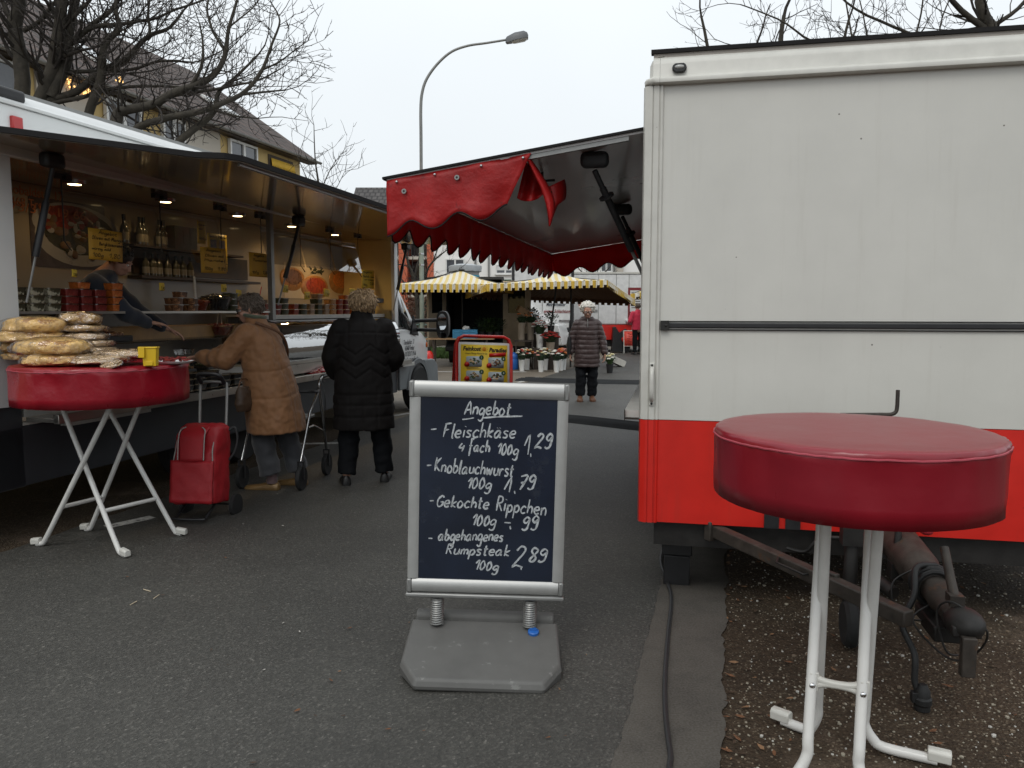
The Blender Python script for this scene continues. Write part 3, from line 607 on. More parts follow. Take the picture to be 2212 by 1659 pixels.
for (px, py, y) in ((863, 408, .03), (940, 391, .03)):
    b = MB(); c = aw(AW - .10 - (.29 if px > 900 else 0), A0 - .012, -.07 if px < 900 else -.05)
    b.lathe([(.006, -.004), (.013, -.004), (.014, 0), (.013, .004), (.006, .004)], 16, c, Matrix.Rotation(pi / 2, 3, 'X')); ey = b.build('eyelet', M['alu_dark'], v1); b = MB(); b.lathe([(0, -.002), (.0062, -.002), (.0062, .0045), (0, .0045)], 12, c, Matrix.Rotation(pi / 2, 3, 'X')); b.build('hole', M['rubber_black'], ey)
for w in (.06, .27, .52, .74):
    b = MB(); b.ell(aw(AW - w, A0 - .012, -.014), .008, 8, 6); b.build('press_stud', M['steel'], v1)
b = MB(); b.tube([aw(.62, .55, -.002), aw(.62, .55, -.09)], .008, 8); b.tube([aw(.62, .55, -.05), aw(.55, .57, -.055)], .007, 8); b.build('hook', M['dark_metal'], aws)
for (w, y, y2) in ((.29, .26, .60), (.29, 2.35, 2.75)):
    b = MB(); c = aw(w, y)
    b.box(c + V((0, 0, -.045)), (.15, .08, .085)); st = b.build('strut_bracket', M['bracket_grey'], aws, bevel=.03, seg=3)
    e = V((-.012, y2, 1.62)); p = c + V((0, 0, -.10)); d = (e - p)
    b = MB(); b.tube([p, p + d * .16], .015, 10); b.tube([p + d * .14, p + d * .66], .019, 14); b.tube([p + d * .2, p + d * .215], [.042, .042], 12); b.build('gas_strut', M['black_plastic'], aws)
    b = MB(); b.tube([p + d * .66, e], .010, 8); b.build('piston', M['alu_dark'], aws)
# ---------------------------------------------------------------- customer stopper with the chalk offers
sg = thing('pavement_sign', 'navy chalk board in a silver frame on springs and a grey weighted foot', 'sign', (-.125, 3.30, 0), (0, radians(1.45), radians(-1)))
PW, Z0, Z1 = .672, .280, 1.196
fw = .046
b = MB()
def rail(x0, x1, z0, z1, horiz):
    n = 7; out = []
    for k in range(n + 1):
        t = k / n; y = -.014 - (.012 if horiz else .006) * sin(pi * t) ** .6
        out.append((t, y))
    if horiz: b.loft([[V((x, y, z0 + (z1 - z0) * t)) for t, y in out] + [V((x, .016, z1)), V((x, .016, z0))] for x in (x0, x1)])
    else: b.loft([[V((x0 + (x1 - x0) * t, y, z)) for t, y in out] + [V((x1, .016, z)), V((x0, .016, z))] for z in (z0, z1)])
rail(-PW / 2 + .02, PW / 2 - .02, Z1 - .066, Z1, True); rail(-PW / 2 + .02, PW / 2 - .02, Z0 + .0, Z0 + .058, True)
rail(-PW / 2, -PW / 2 + fw, Z0 + .06, Z1 - .068, False); rail(PW / 2 - fw, PW / 2, Z0 + .06, Z1 - .068, False)
b.build('frame', M['aluminium'], sg, smooth=30)
for x0, x1 in ((-PW / 2 - .002, -PW / 2 + .019), (PW / 2 - .019, PW / 2 + .002)):
    for z0, z1 in ((Z1 - .068, Z1 + .001), (Z0 - .001, Z0 + .059)):
        b = MB(); b.bx(x0, x1, -.028, .017, z0, z1); b.build('corner_cap', M['alu_dark'], sg, bevel=.006)
b = MB(); b.bx(-PW / 2 + .045, PW / 2 - .045, -.010, .012, Z0 + .05, Z1 - .06); b.build('board', M['navy_board'], sg)
b = MB(); b.bx(-PW / 2 - .006, PW / 2 + .006, -.030, .024, Z0 - .022, Z0 - .003); b.build('lower_rail', M['alu_dark'], sg, bevel=.006)
LB = [[178, 115], [852, 140], [165, 1055], [820, 1090]]               # board corners in the close-up the words were measured in
def bpt(cx, cz):
    v_ = .5
    for _ in range(6):
        xl = 178 - 13 * v_; xr = 852 - 32 * v_; u_ = (cx - xl) / (xr - xl); zt = 115 + 25 * u_; zb = 1055 + 35 * u_; v_ = (cz - zt) / (zb - zt)
    return V((-PW / 2 + fw + u_ * (PW - 2 * fw), 0, (Z1 - .068) - v_ * (Z1 - Z0 - .128)))
ch = MB(); cr = random.Random(3)
def chalk(pts, w=.0042):
    q = [bpt(p.x, -p.z) + V((0, -.0105, 0)) for p in pts]
    if len(q) == 2: q = [q[0].lerp(q[1], t) for t in (0, .33, .66, 1)]
    n = len(q); L = []; R = []
    for i, p in enumerate(q):
        d = (q[min(i + 1, n - 1)] - q[max(i - 1, 0)]).normalized(); s_ = V((-d.z, 0, d.x)) * w * .5 * (1 + .5 * mnoise.noise(p * 60)) * (.75 if i in (0, n - 1) else 1)
        L.append(p + s_); R.append(p - s_)
    ch.add(L + R, [(i, i + 1, n + i + 1, n + i) for i in range(n - 1)])
for w_, x0, x1, y0, y1, cap in (("Angebot", 392, 616, 208, 212, 62), ("Fleischkäse", 285, 640, 322, 332, 64), ("4", 358, 384, 398, 399, 46), ("fach", 412, 512, 397, 403, 56), ("100g", 550, 652, 412, 418, 50),
    ("29", 734, 812, 386, 388, 66), ("Knoblauchwurst", 244, 630, 498, 530, 62), ("100g", 400, 520, 587, 595, 50), ("79", 652, 730, 598, 602, 66), ("Gekochte", 252, 508, 682, 697, 56), ("Rippchen", 545, 786, 706, 736, 66),
    ("100g", 424, 542, 782, 786, 50), ("99", 668, 742, 812, 816, 68), ("abgehangenes", 262, 578, 858, 870, 54), ("Rumpsteak", 300, 608, 932, 948, 50), ("2", 622, 676, 1008, 1010, 96), ("89", 698, 782, 984, 986, 64), ("100g", 438, 552, 1016, 1024, 46)):
    for st in hand(w_, x0, x1, -y0, -y1, cap * 1.08, slant=.22, seed=int(x0)): chalk(st, .0082 if w_ in ("29", "79", "99", "89", "2") else .0069)
for a in ([(383, 233), (412, 230), (440, 225)], [(482, 226), (560, 221), (678, 219)], [(228, 283), (256, 280)], [(208, 468), (230, 466)], [(222, 652), (241, 651)], [(216, 848), (235, 849)], [(588, 771), (620, 774)],
          [(718, 412), (719, 430)], [(638, 606), (640, 622)], [(616, 790), (618, 808)], [(668, 1008), (670, 1024)], [(688, 372), (716, 314), (704, 418)], [(588, 598), (624, 536), (612, 612)], [(478, 1020), (480, 1018)]):
    chalk(smooth_path([V((p[0], 0, -p[1])) for p in a], 3) if len(a) > 2 else [V((p[0], 0, -p[1])) for p in a], .0064)
ch.build('lettering', M['chalk'], sg, smooth=0)
for x in (-.207, .198):
    b = MB(); b.tube([(x + .0255 * cos(t), .004 + .0255 * sin(t), .130 + .108 * t / (22 * pi)) for t in [22 * pi * k / 264 for k in range(265)]], .0046, 6)
    b.lathe([(.027, .238), (.027, .250), (.008, .251), (.008, .262)], 14, (x, .004, 0)); b.build('spring', M['alu_dark'], sg)
b = MB()                                                       # the foot: sloping water tank with clipped front corners and a ridge behind
def ring(s, z, yb, yf, hw, c): return [V((x * s, y, z)) for x, y in ((-hw, yb), (-hw, yf + c * 1.6), (-hw + c, yf), (hw - c, yf), (hw, yf + c * 1.6), (hw, yb))]
out = [(-.326, .05), (-.330, -.24), (-.258, -.36), (.258, -.36), (.330, -.24), (.326, .05)]
def sl(x, y, top): return .132 + (y - .05) * .200 if top else 0
b.loft([[V((x * .985, y + .004, .004)) for x, y in out], [V((x, y, max(.022, sl(x, y, 1) - .026))) for x, y in out], [V((x * .975, y * .975, sl(x, y, 1))) for x, y in out]])
b.loft([[V((x, y, z)) for y, z in ((.045, .006), (.045, .150), (.058, .163), (.098, .163), (.112, .15), (.112, .006))] for x in (-.305, .305)])
ft = b.build('foot', M['grey_plastic'], sg, smooth=25, bevel=.012, seg=3)
b = MB(); b.lathe([(.0, .004), (.020, .004), (.024, 0), (.024, -.01)][::-1], 18, (.215, -.035, .127), Matrix.Rotation(radians(15), 3, 'X')); b.box((.215, -.035, .134), (.03, .012, .008)); b.build('water_cap', M['blue_plastic'], sg)

# ---------------------------------------------------------------- pub tables
def cover(r, zt, h, seed, wr, m, name, parent):
    b = MB(); n = 120; rings = []
    prof = [(.02, 0, 0), (.3, 0, 0), (.6, 0, 0), (.9, 0, 0), (.975, -.001, 0), (.995, -.005, .5), (1.002, -.014, .9), (1.006, -.030, 1.0), (1.001, -.045, .7), (1.0, -h * .5, 1), (1.0, -h * .75, 1.2), (.998, -h, 1.3)]
    for k, f, in enumerate(prof):
        ring = []
        for j in range(n):
            a = 2 * pi * j / n; w = mnoise.noise(V((cos(a) * 4 + seed, sin(a) * 4, f[1] * 7))); w2 = mnoise.noise(V((cos(a) * 19 + seed, sin(a) * 19, f[1] * 30 + 3)))
            rr = r * f[0] + f[2] * wr * (.9 * w + .8 * w2 * (1 if k in (5, 6, 7, 8) else .25))
            z = zt + f[1] + (wr * .45 * w2 if 4 < k < 9 else 0) + (wr * .16 * f[0] * mnoise.noise(V((cos(a) * f[0] * 3 + seed, sin(a) * f[0] * 3, 5))) if k < 5 else 0) + (wr * .4 * w if k == 11 else 0)
            ring.append(V((rr * cos(a), rr * sin(a), z)))
        rings.append(ring)
    b.loft(rings, caps=False); b.v.append(V((0, 0, zt))); cn = len(b.v) - 1; b.f += [[cn, (i + 1) % n, i] for i in range(n)]; b.m += [0] * n
    c = b.build(name, m, parent, smooth=65, solid=.002)
    p = MB(); p.tube([rings[7][j % n].lerp(rings[6][j % n], .6) * 1.0 + V((cos(2 * pi * j / n), sin(2 * pi * j / n), 0)) * .0025 for j in range(n + 1)], .0035, 6, caps=False); p.build('piping', M['piping_red'], c)
    d = MB(); d.lathe([(.0, -.03), (r - .03, -.03), (r - .02, -.02), (r - .02, -.008), (.0, -.008)], 48, (0, 0, zt)); d.build('tabletop', mat('board_white', (.5, .48, .42), .6), parent)
def leg(pts, foot, nm, parent, r=.0155):
    b = MB(); b.tube(smooth_path(pts, 6), r, 12); l = b.build(nm, M['white_tube'], parent)
    a, c = V(foot[0]), V(foot[1]); d = (c - a).normalized(); q = MB(); u_ = V((0, 0, 1)); s_ = d.cross(u_).normalized()
    q.loft([[p + s_ * x * .019 + V((0, 0, z)) for x, z in ((-1, zb), (1, zb), (1.05, .030), (.6, .040), (-.6, .040), (-1.05, .030))] for p, zb in ((a, .0), (c, .0))]); q.build('foot_cap', M['white_trim'], l, bevel=.004)
    return l
# left table, carrying the bread
tcx, tcy = -2.575, 4.90
tl = thing('pub_table', 'high round table under a red cover carrying stacked bread, white crossed legs', 'table', (tcx, tcy, 0), 0, 'red covered high tables')
off = V((tcx, tcy, 0))
cover(.50, 1.168, .235, 2.3, .016, M['cloth_red2'], 'cover', tl)
BAR = []
def tleg(top, yt, ft):
    T = PY(*top, yt) - off; F = G(*ft, .0) - off; F.z = .017
    B = T.lerp(F, .86); B.x += (T.x - F.x) * .07; B.y += (T.y - F.y) * .07; T = T + (T - B) * .16; B = T.lerp(B, 1.0)
    e = F.lerp(B, .30); e.z = .022; d = (F - e).normalized(); K = T.lerp(B, .95)
    BAR.append(T.lerp(B, .86)); return leg([T, T.lerp(B, .5), K, B, e.lerp(B, .25) + V((0, 0, -.012)), e, F], (F - d * .03, F + d * .035), 'leg', tl)
tleg((134, 880), 5.0, (270, 1205)); tleg((232, 880), 5.12, (392, 1158)); tleg((238, 880), 4.72, (80, 1180)); tleg((300, 880), 5.0, (185, 1148))
for i, j in ((0, 1), (2, 3)):
    b = MB(); b.tube([BAR[i], BAR[j]], .0135, 10); b.build('cross_bar', M['white_tube'], tl)
# right table, close to the camera
rcx, rcy = PY(1842, 935, 2.5).x, 2.5
t2 = thing('pub_table', 'high round table under an empty red cover in front of the trailer', 'table', (rcx, rcy, 0), 0, 'red covered high tables')
cover(.43, 1.117, .215, 7.1, .0085, M['cloth_red'], 'cover', t2)
off = V((rcx, rcy, 0))
vd = V((rcx, rcy, 0)).normalized(); vx = V((vd.y, -vd.x, 0))            # the crossed tubes lie in planes that run along the view
def rl(side, along, z): return vx * side + vd * along + V((0, 0, z))
for s_, xo in ((-1, -.088), (1, .062)):
    for fw_ in (1, -1):
        x = xo + (.012 if fw_ < 0 else -.006)
        far = fw_ < 0
        F = {(-1, -1): G(1690, 1556, .02), (-1, 1): G(1625, 1690, .02), (1, -1): G(2025, 1642, .02), (1, 1): G(1960, 1800, .02)}[(s_, fw_)] - off
        top = rl(x + .012, -.17 * -fw_ * 1.0, 1.08); ab_ = .17 if fw_ > 0 else .09; bot = rl(x, -ab_ * fw_, .13)
        e1 = rl(x, -(ab_ + .005) * fw_, .09); e2 = e1.lerp(F, .12); e2.z = .045; e3 = e1.lerp(F, .3); e3.z = .022
        d = (F - e3).normalized(); leg([top, top.lerp(bot, .5), top.lerp(bot, .93), bot, e1, e2, e3, F], (F - d * .03, F + d * .04), 'leg', t2, .0175)
b = MB()
for k in (1, -1): b.tube(smooth_path([rl(-.088, -.10, .30 + .018 * k), rl(-.05, -.10, .30 + .004 * k), rl(.02, -.10, .30 + .004 * k), rl(.062, -.10, .30 + .018 * k)], 5), .012, 8)
for x in (-.088, .062): b.box(rl(x, -.10, .30), (.03, .03, .065))
b.build('leg_clamp', M['white_trim'], t2, bevel=.004)
for x in (-.088, .062):
    b = MB(); b.ell(rl(x, -.128, .295), (.010, .006, .010), 10, 6); b.build('bolt', M['chrome'], t2)

# ---------------------------------------------------------------- bread and small things on the left table
M['bread'] = mat('bread', (.80, .50, .18), .6, var=.30, scale=9, bump=.9, bscale=15, bdist=.04, spots=((.42, .21, .07), 5, .56))
M['bread_pale'] = mat('bread_pale', (.74, .53, .30), .62, var=.3, scale=8, bump=.5, bscale=18, bdist=.02)
M['bag_film'] = glass('bag_film', (.98, .97, .96), 1.3, .06, bump=.9, bscale=13, minr=.02, bdist=.04)
M['bag_film2'] = glass('bag_film2', (.95, .93, .92), 1.7, .10, bump=.9, bscale=15, minr=.15, bdist=.06)
def loaf(px, py, y, rx, ry, rz, yaw, tilt, label, m='bread', seed=1, flat=0, bag='bag_film', name='bread_loaf'):
    p = PY(px, py, y)
    o = thing(name, label, 'bread', p, (radians(tilt), 0, radians(yaw)), 'bagged flat breads on the left table')
    for nm, k, mm, amp in (('loaf', 1.0, m, .10), ('plastic_bag', 1.07, bag, .16)):
        b = MB(); rings = []
        for i in range(1, 16):
            a = pi * i / 16 - pi / 2; ring = []
            for j in range(30):
                t = 2 * pi * j / 30; d = V((cos(a) * cos(t), cos(a) * sin(t), sin(a)))
                sq = lambda q, e: abs(q) ** e * (1 if q > 0 else -1)
                q = V((rx * sq(d.x, .8), ry * sq(d.y, .8), rz * sq(d.z, .75 if d.z > 0 else .5)))
                w = 1 + amp * mnoise.noise(d * 1.6 + V((seed, 0, 0))) + amp * .7 * mnoise.noise(d * 3.2 + V((0, seed, 0))) - (.07 * max(0, .25 - abs(mnoise.noise(d * 3.1 + V((seed, seed, 0))))) / .25 if nm == 'loaf' else 0)
                if nm == 'plastic_bag': w += .05 * mnoise.noise(d * 9 + V((0, 0, seed)))
                q = q * w * k
                if flat: q.z += .3 * rz * mnoise.noise(V((q.x * 22, q.y * 22, seed)))
                ring.append(q)
            rings.append(ring)
        b.loft(rings); b.build(nm, M[mm], o, smooth=80)
for k, a in enumerate(((122, 776, 4.66, .185, .14, .040, 6, 0, 'lowest of the golden loaves, at the front on the red cover'), (112, 748, 4.68, .20, .15, .050, -4, 2, 'golden loaf lying on the lowest front loaf, shiny bag on top'),
    (70, 726, 4.92, .20, .15, .042, 8, 0, 'golden loaf just under the topmost one, behind the front pair'), (80, 703, 4.92, .185, .15, .055, -6, -2, 'topmost golden loaf of the left stack, nearest the truck post'),
    (42, 748, 4.98, .09, .13, .034, 10, 0, 'end of a loaf poking out at the far left of the stack'), (50, 768, 4.98, .10, .13, .030, -8, 0, 'lowest loaf end at the far left, on the cover'))):
    loaf(*a[:8], 'bagged flat bread, ' + a[8], seed=k * 3.1 + 1)
for k, a in enumerate(((176, 690, 5.02, .115, .13, .042, 12, -6, 'rounded top one of the right stack', 'bread'), (182, 710, 5.02, .125, .13, .028, -8, -3, 'second from the top of the right stack', 'bread'), (185, 726, 5.0, .125, .13, .026, 6, 0, 'third from the top of the right stack', 'bread_pale'),
    (196, 742, 4.98, .13, .13, .026, -6, 0, 'pale one second from the bottom of the right stack', 'bread_pale'), (196, 758, 4.9, .15, .13, .026, 8, 0, 'pale one at the bottom of the right stack', 'bread_pale'))):
    loaf(*a[:8], 'bagged flat bread, ' + a[8], m=a[9], seed=k * 2.3 + 21, bag='bag_film2', flat=.4)
for k, a in enumerate(((222, 774, 4.66, .16, .13, .026, 10, 3, 'crumpled see-through bag of pale flat bread, front right of the loaves'), (262, 764, 4.78, .17, .14, .028, -14, 0, 'crumpled bag of pale flat bread beside the yellow tub'), (240, 786, 4.53, .07, .05, .012, -30, 24, 'loose bag end hanging over the rim of the red cover'))):
    loaf(*a[:8], a[8], m='bread_pale', seed=k * 4.7 + 40, bag='bag_film2', flat=1, name='flatbread_bag')
p = PY(326, 783, 4.62)
yt = thing('picking_tub', 'small bright yellow plastic tub on the edge of the red cover', 'tub', (p.x, p.y, 1.172), radians(8))
b = MB(); b.loft([[V((x * k, y * k, z)) for x, y in ((-.040, -.03), (.040, -.03), (.040, .03), (-.040, .03))] for z, k in ((0, .88), (.09, 1), (.104, 1.0), (.104, 1.12), (.112, 1.12), (.112, .95), (.02, .84))]); b.bx(-.02, .02, -.034, -.026, .004, .03); b.build('tub', M['yellow_plastic'], yt, bevel=.003)
b = MB(); b.loft([[V((x, y, z)) for x, y in ((-.06, -.036), (-.022, -.045), (-.020, -.041), (-.058, -.032))] for z in (.05, .115)]); b.build('waste_flap', M['yellow_plastic'], yt, bevel=.003)
p = PY(372, 779, 4.86)
tray = thing('oval_tray', 'white oval tray of reddish meat behind the yellow tub', 'tray', (p.x, p.y, 1.170), 0)
b = MB(); b.lathe([(.05, 0), (.10, .0), (.125, .014), (.128, .017), (.12, .014), (.095, .004), (.0, .004)], 32, (0, 0, 0), Matrix.Diagonal((1, .75, 1))); b.build('tray', mat('enamel_white', (.7, .7, .7), .25), tray)
b = MB(); r_ = random.Random(5)
for k in range(34): b.ell((r_.uniform(-.08, .08), r_.uniform(-.05, .05), .012 + r_.random() * .024), (r_.uniform(.012, .03), .008, .006), 7, 5, Matrix.Rotation(r_.random() * 6, 3, 'Z') @ Matrix.Rotation(r_.uniform(-.5, .5), 3, 'Y'))
b.build('meat', mat('cured_meat', (.16, .018, .014), .4, var=.5, scale=30), tray)
# ---------------------------------------------------------------- delicatessen sales truck
M['truck_grey'] = mat('truck_grey', (.032, .035, .040), .45, var=.12, scale=4)
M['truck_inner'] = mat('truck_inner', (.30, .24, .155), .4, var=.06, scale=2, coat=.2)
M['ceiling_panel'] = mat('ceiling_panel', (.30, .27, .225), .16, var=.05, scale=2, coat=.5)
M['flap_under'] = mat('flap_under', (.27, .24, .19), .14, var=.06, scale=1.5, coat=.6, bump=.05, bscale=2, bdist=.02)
M['counter_white'] = mat('counter_white', (.5, .49, .45), .35, var=.08, scale=5)
M['brushed'] = mat('brushed', (.42, .40, .36), .3, metal=.85, var=.1, scale=9)
M['dark_wood'] = mat('dark_wood', (.05, .035, .025), .5, var=.3, scale=9)
M['clear_glass'] = glass('clear_glass', (.96, .97, .96), 1.0, .0)
M['case_glass'] = glass('case_glass', (.55, .55, .55), 2.2, .03, bump=.12, bscale=2.2, minr=.55, bdist=.03)
M['cab_glass'] = mat('cab_glass', (.012, .016, .018), .05, var=.2, coat=.8)
TKW, TKL, OW = 2.15, 6.15, .80           # body width, length, depth of the visible sales room
tk = thing('sales_truck', 'white delicatessen truck with its side flap raised over a lit counter of food tubs', 'truck', (-3.2, 5.1, 0), -radians(15))
b = MB()
b.bx(-.012, -.04, -.0, TKL, 2.50, 2.80) if 0 else None
b.bx(-.04, 0, -.62, TKL, 2.475, 2.80)                           # fascia above the opening
b.bx(-.04, .012, TKL - .12, TKL + .0, .83, 2.43)                   # front post
b.bx(-TKW, -.04, -.60, -.56, .88, 2.80); b.bx(-TKW, -.06, TKL - .04, TKL, .88, 2.80); b.bx(-TKW - .04, -TKW, -.6, TKL, .88, 2.80)
b.build('body', M['truck_white'], tk, bevel=.01)
b = MB(); rings = []
for k in range(9):                                              # rounded rear corner post
    a = pi / 2 * k / 8; rings.append((-.16 + .16 * cos(a), -.46 - .14 * sin(a)))
b.prism([(-.05, -.001, .88), (0, -.001, .88)] + [(x, y, .88) for x, y in rings] + [(-.16, -.56, .88), (-.05, -.46, .88)], (0, 0, 1.594)); b.build('rear_post', M['truck_white'], tk, smooth=50)
b = MB(); prof = [(-.02, 2.802), (.022, 2.80), (.03, 2.815), (.018, 2.83), (.0, 2.835), (-.015, 2.865), (-.05, 2.89), (-.12, 2.905), (-.3, 2.915), (-TKW, 2.915), (-TKW, 2.805)]
b.loft([[V((x, y, z)) for x, z in prof] for y in (-.64, TKL)]); b.build('roof', M['truck_white'], tk, smooth=50)
b = MB(); b.bx(-.16, -.10, -.6, TKL, 2.905, 2.93); b.build('gutter_rail', M['alu_dark'], tk)
b = MB(); b.bx(-.03, .022, -.32, .13, 2.83, 2.905); b.build('corner_buffer', M['black_plastic'], tk, bevel=.02, seg=3)
b = MB(); b.bx(-.02, .024, .015, .095, 2.635, 2.735); b.build('marker_light', mat('lamp_red', (.42, .012, .012), .2, coat=.5), tk, bevel=.008)
b = MB(); b.prism([(-.02, -.62, .34), (-.02, TKL, .34), (-.02, TKL, .74), (-.02, -.62, .74)], (-.05, 0, 0)); b.bx(-.16, -.02, -.64, -.0, .335, .879); b.build('skirt', M['truck_grey'], tk, bevel=.008)
b = MB(); b.bx(-TKW, -.2, -.55, TKL, .30, .40); b.build('chassis', M['dark_metal'], tk)
b = MB(); b.bx(-.018, .245, .02, TKL - .1, .765, .795); b.bx(.205, .250, .02, TKL - .1, .758, .822); b.build('serving_ledge', M['brushed'], tk, bevel=.004)
b = MB(); b.bx(-.06, -.021, .0, TKL - .1, .742, .764); b.bx(-.10, -.02, .02, TKL - .1, .796, .96); b.build('counter_front', M['counter_white'], tk)
b = MB(); b.bx(-.06, .06, .30, 1.1, .70, .741); b.bx(.02, .045, .62, .66, .715, .735); b.build('ledge_box', M['counter_white'], tk)
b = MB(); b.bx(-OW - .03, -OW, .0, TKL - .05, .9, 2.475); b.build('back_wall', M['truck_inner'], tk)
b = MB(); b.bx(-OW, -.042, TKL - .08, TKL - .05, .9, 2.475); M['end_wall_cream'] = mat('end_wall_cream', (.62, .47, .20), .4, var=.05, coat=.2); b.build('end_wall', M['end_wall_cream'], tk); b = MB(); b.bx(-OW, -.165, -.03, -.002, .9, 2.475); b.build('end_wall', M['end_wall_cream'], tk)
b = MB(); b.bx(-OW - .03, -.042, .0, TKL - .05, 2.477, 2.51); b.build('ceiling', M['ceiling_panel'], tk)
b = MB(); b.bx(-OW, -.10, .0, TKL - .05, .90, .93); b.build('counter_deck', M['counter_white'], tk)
b = MB(); b.bx(-OW + .002, -OW + .02, .0, TKL - .06, .932, 1.30); b.build('back_cabinet', M['dark_wood'], tk)
# flap
fl = [V((-.0, -.60, 2.552)), V((0, TKL, 2.43)), V((1.5, TKL - .15, 2.335)), V((1.5, .26, 2.412)), V((1.44, .17, 2.415)), V((1.30, .13, 2.422))]
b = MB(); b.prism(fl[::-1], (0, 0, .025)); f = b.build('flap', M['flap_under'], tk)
b = MB(); b.prism([p + V((0, 0, .0255)) for p in fl[::-1]], (0, 0, .012)); b.build('flap_skin', M['truck_white'], f)
b = MB(); ed = [fl[0] + V((0, -.005, 0)), fl[5] + V((-.02, -.012, 0)), fl[4] + V((.01, -.012, 0)), fl[3] + V((.016, -.006, 0)), fl[2] + V((.016, .01, 0))]
b.loft([[p + o for o in ((V((0, 0, .004))), V((.012, -.012, .004)), V((.012, -.012, .038)), V((0, 0, .038)))] for p in ed]); b.build('flap_edge', M['dark_edge'], f)
b = MB(); b.loft([[p + V((-.02, .02, 0)) + o for o in ((V((-.03, .02, -.014))), V((.0, .0, -.014)), V((.0, 0, -.001)), V((-.03, .02, -.001)))] for p in (fl[3], fl[2])]); b.build('flap_batten', M['aluminium'], f)
def fz(x, y): return 2.552 - (.122 * (y + .6) / (TKL + .6)) - (x / 1.5) * .10 + (x / 1.5) * .0
for (x, y, y2, z2) in ((.16, .17, .05, 1.55), (.18, 3.22, 3.06, 1.55), (.2, 6.0, 5.98, 1.5)):
    c = V((x, y, fz(x, y))); b = MB(); b.box(c + V((0, 0, -.055)), (.09, .16, .10)); b.build('strut_bracket', M['black_plastic'], f, bevel=.03, seg=3)
    p = c + V((0, 0, -.10)); e = V((.012, y2, z2)); d = e - p
    b = MB(); b.tube([p, p + d * .25, p + d * .26, p + d * .66], [.016, .016, .023, .023], 12); b.build('gas_strut', M['black_plastic'], f)
    b = MB(); b.tube([p + d * .66, e], .008, 8); b.build('piston', M['alu_dark'], f)
# middle pillar, glass shelf, curved case
b = MB(); b.bx(-.075, -.025, 3.02, 3.075, 1.40, 2.476); b.build('pillar', M['alu_dark'], tk)
b = MB(); b.bx(-.62, -.05, .03, 3.0, 1.478, 1.490); b.build('glass_shelf', M['clear_glass'], tk)
b = MB(); b.bx(-.051, -.043, .03, 3.0, 1.474, 1.492); b.bx(-.62, -.60, .03, 3.0, 1.470, 1.477); b.build('shelf_edge', M['brushed'], tk)
b = MB(); b.bx(-.62, -.16, 3.08, TKL - .1, 1.430, 1.448); b.bx(-.172, -.15, 3.08, TKL - .1, 1.405, 1.449); b.build('upper_shelf', M['counter_white'], tk)
b = MB(); b.bx(-.64, -.62, .03, 3.0, .93, 1.47); b.bx(-.62, -.60, 3.08, TKL - .1, .93, 1.43); b.build('case_back', mat('case_back', (.15, .14, .11), .3, coat=.3), tk)
b = MB(); b.bx(-.60, -.05, .03, 3.0, 1.24, 1.252); b.build('middle_shelf', M['clear_glass'], tk)
b = MB(); b.bx(-.60, -.30, .7, 2.95, 1.253, 1.36); b.build('wooden_riser', mat('light_wood', (.30, .17, .06), .5, var=.25, scale=6), tk)
cs = [(.075, .965), (.090, 1.02), (.093, 1.10), (.085, 1.18), (.062, 1.26), (.025, 1.325), (-.03, 1.37), (-.10, 1.392), (-.17, 1.398)]
b = MB(); b.loft([[V((x, y, z)) for x, z in cs] for y in (3.06, 3.4, 3.8, 4.2, 4.6, 5.0, 5.4, 5.8, 6.02)], caps=False, closed=False); b.build('curved_glass', M['case_glass'], tk, smooth=80)
b = MB(); b.bx(.06, .10, 3.05, 6.03, .935, .962); b.bx(-.02, .10, 3.05, 6.03, .83, .931); b.build('case_base', M['brushed'], tk)
b = MB(); b.bx(-.55, .06, 3.1, 6.0, .963, .975); b.build('case_tray', M['brushed'], tk)
# lamps: recessed warm spots, all lit in the photograph
M['lamp_glow'] = mat('lamp_glow', (1, .8, .5), .5, emit=((1, .72, .36), 9))
for k, y in enumerate((.95, 1.97, 3.05, 4.10, 5.15)):
    b = MB(); b.lathe([(.045, 0), (.085, 0), (.085, -.012), (.06, -.018), (.045, -.012)], 24, (-.42, y, 2.4765)); lp = b.build('ceiling_lamp', M['steel'], tk)
    b = MB(); b.lathe([(.0, -.006), (.050, -.010), (.045, -.017), (0, -.020)], 20, (-.42, y, 2.476)); b.build('bulb', M['lamp_glow'], lp)
    ld = bpy.data.lights.new('lamp_light', 'SPOT'); ld.energy = (4.2, 5, 8, 15, 26)[k]; ld.color = (1, .68, .32); ld.shadow_soft_size = .05; ld.spot_size = radians(150); ld.spot_blend = .9
    lo = bpy.data.objects.new('lamp_light', ld); C.objects.link(lo); lo.parent = tk; lo.location = (-.42, y, 2.455)
# hanging glass panes: rods with double clips, smoked panes
for k, y in enumerate((.60, 1.62, 2.45, 3.12, 3.9, 4.6, 5.35)):
    b = MB(); b.box((-.20, y - .05, 2.455), (.04, .055, .04)); b.box((-.20, y + .05, 2.455), (.04, .055, .04)); b.box((-.20, y, 2.468), (.03, .06, .012)); r = b.build('pane_clip', M['black_plastic'], tk)
    b = MB(); b.tube([(-.20, y, 2.47), (-.20, y, 2.0), (-.16, y + .02, 1.93)], .005, 6); b.build('rod', M['black_plastic'], r)
for y0, y1 in ((.62, 1.60), (1.64, 2.43), (3.14, 3.88), (3.92, 4.58), (4.62, 5.33)):
    b = MB(); z0 = 1.92 if y0 < 3 else 1.98; b.prism([(-.14, y0, z0), (-.14, y1, z0), (-.235, y1, 2.36), (-.235, y0, 2.36)], (.004, 0, .001))
    b.build('hanging_pane', glass('pane_glass', (.90, .90, .88), 1.6, .0, minr=.0 if y0 < 3 else .10), tk)
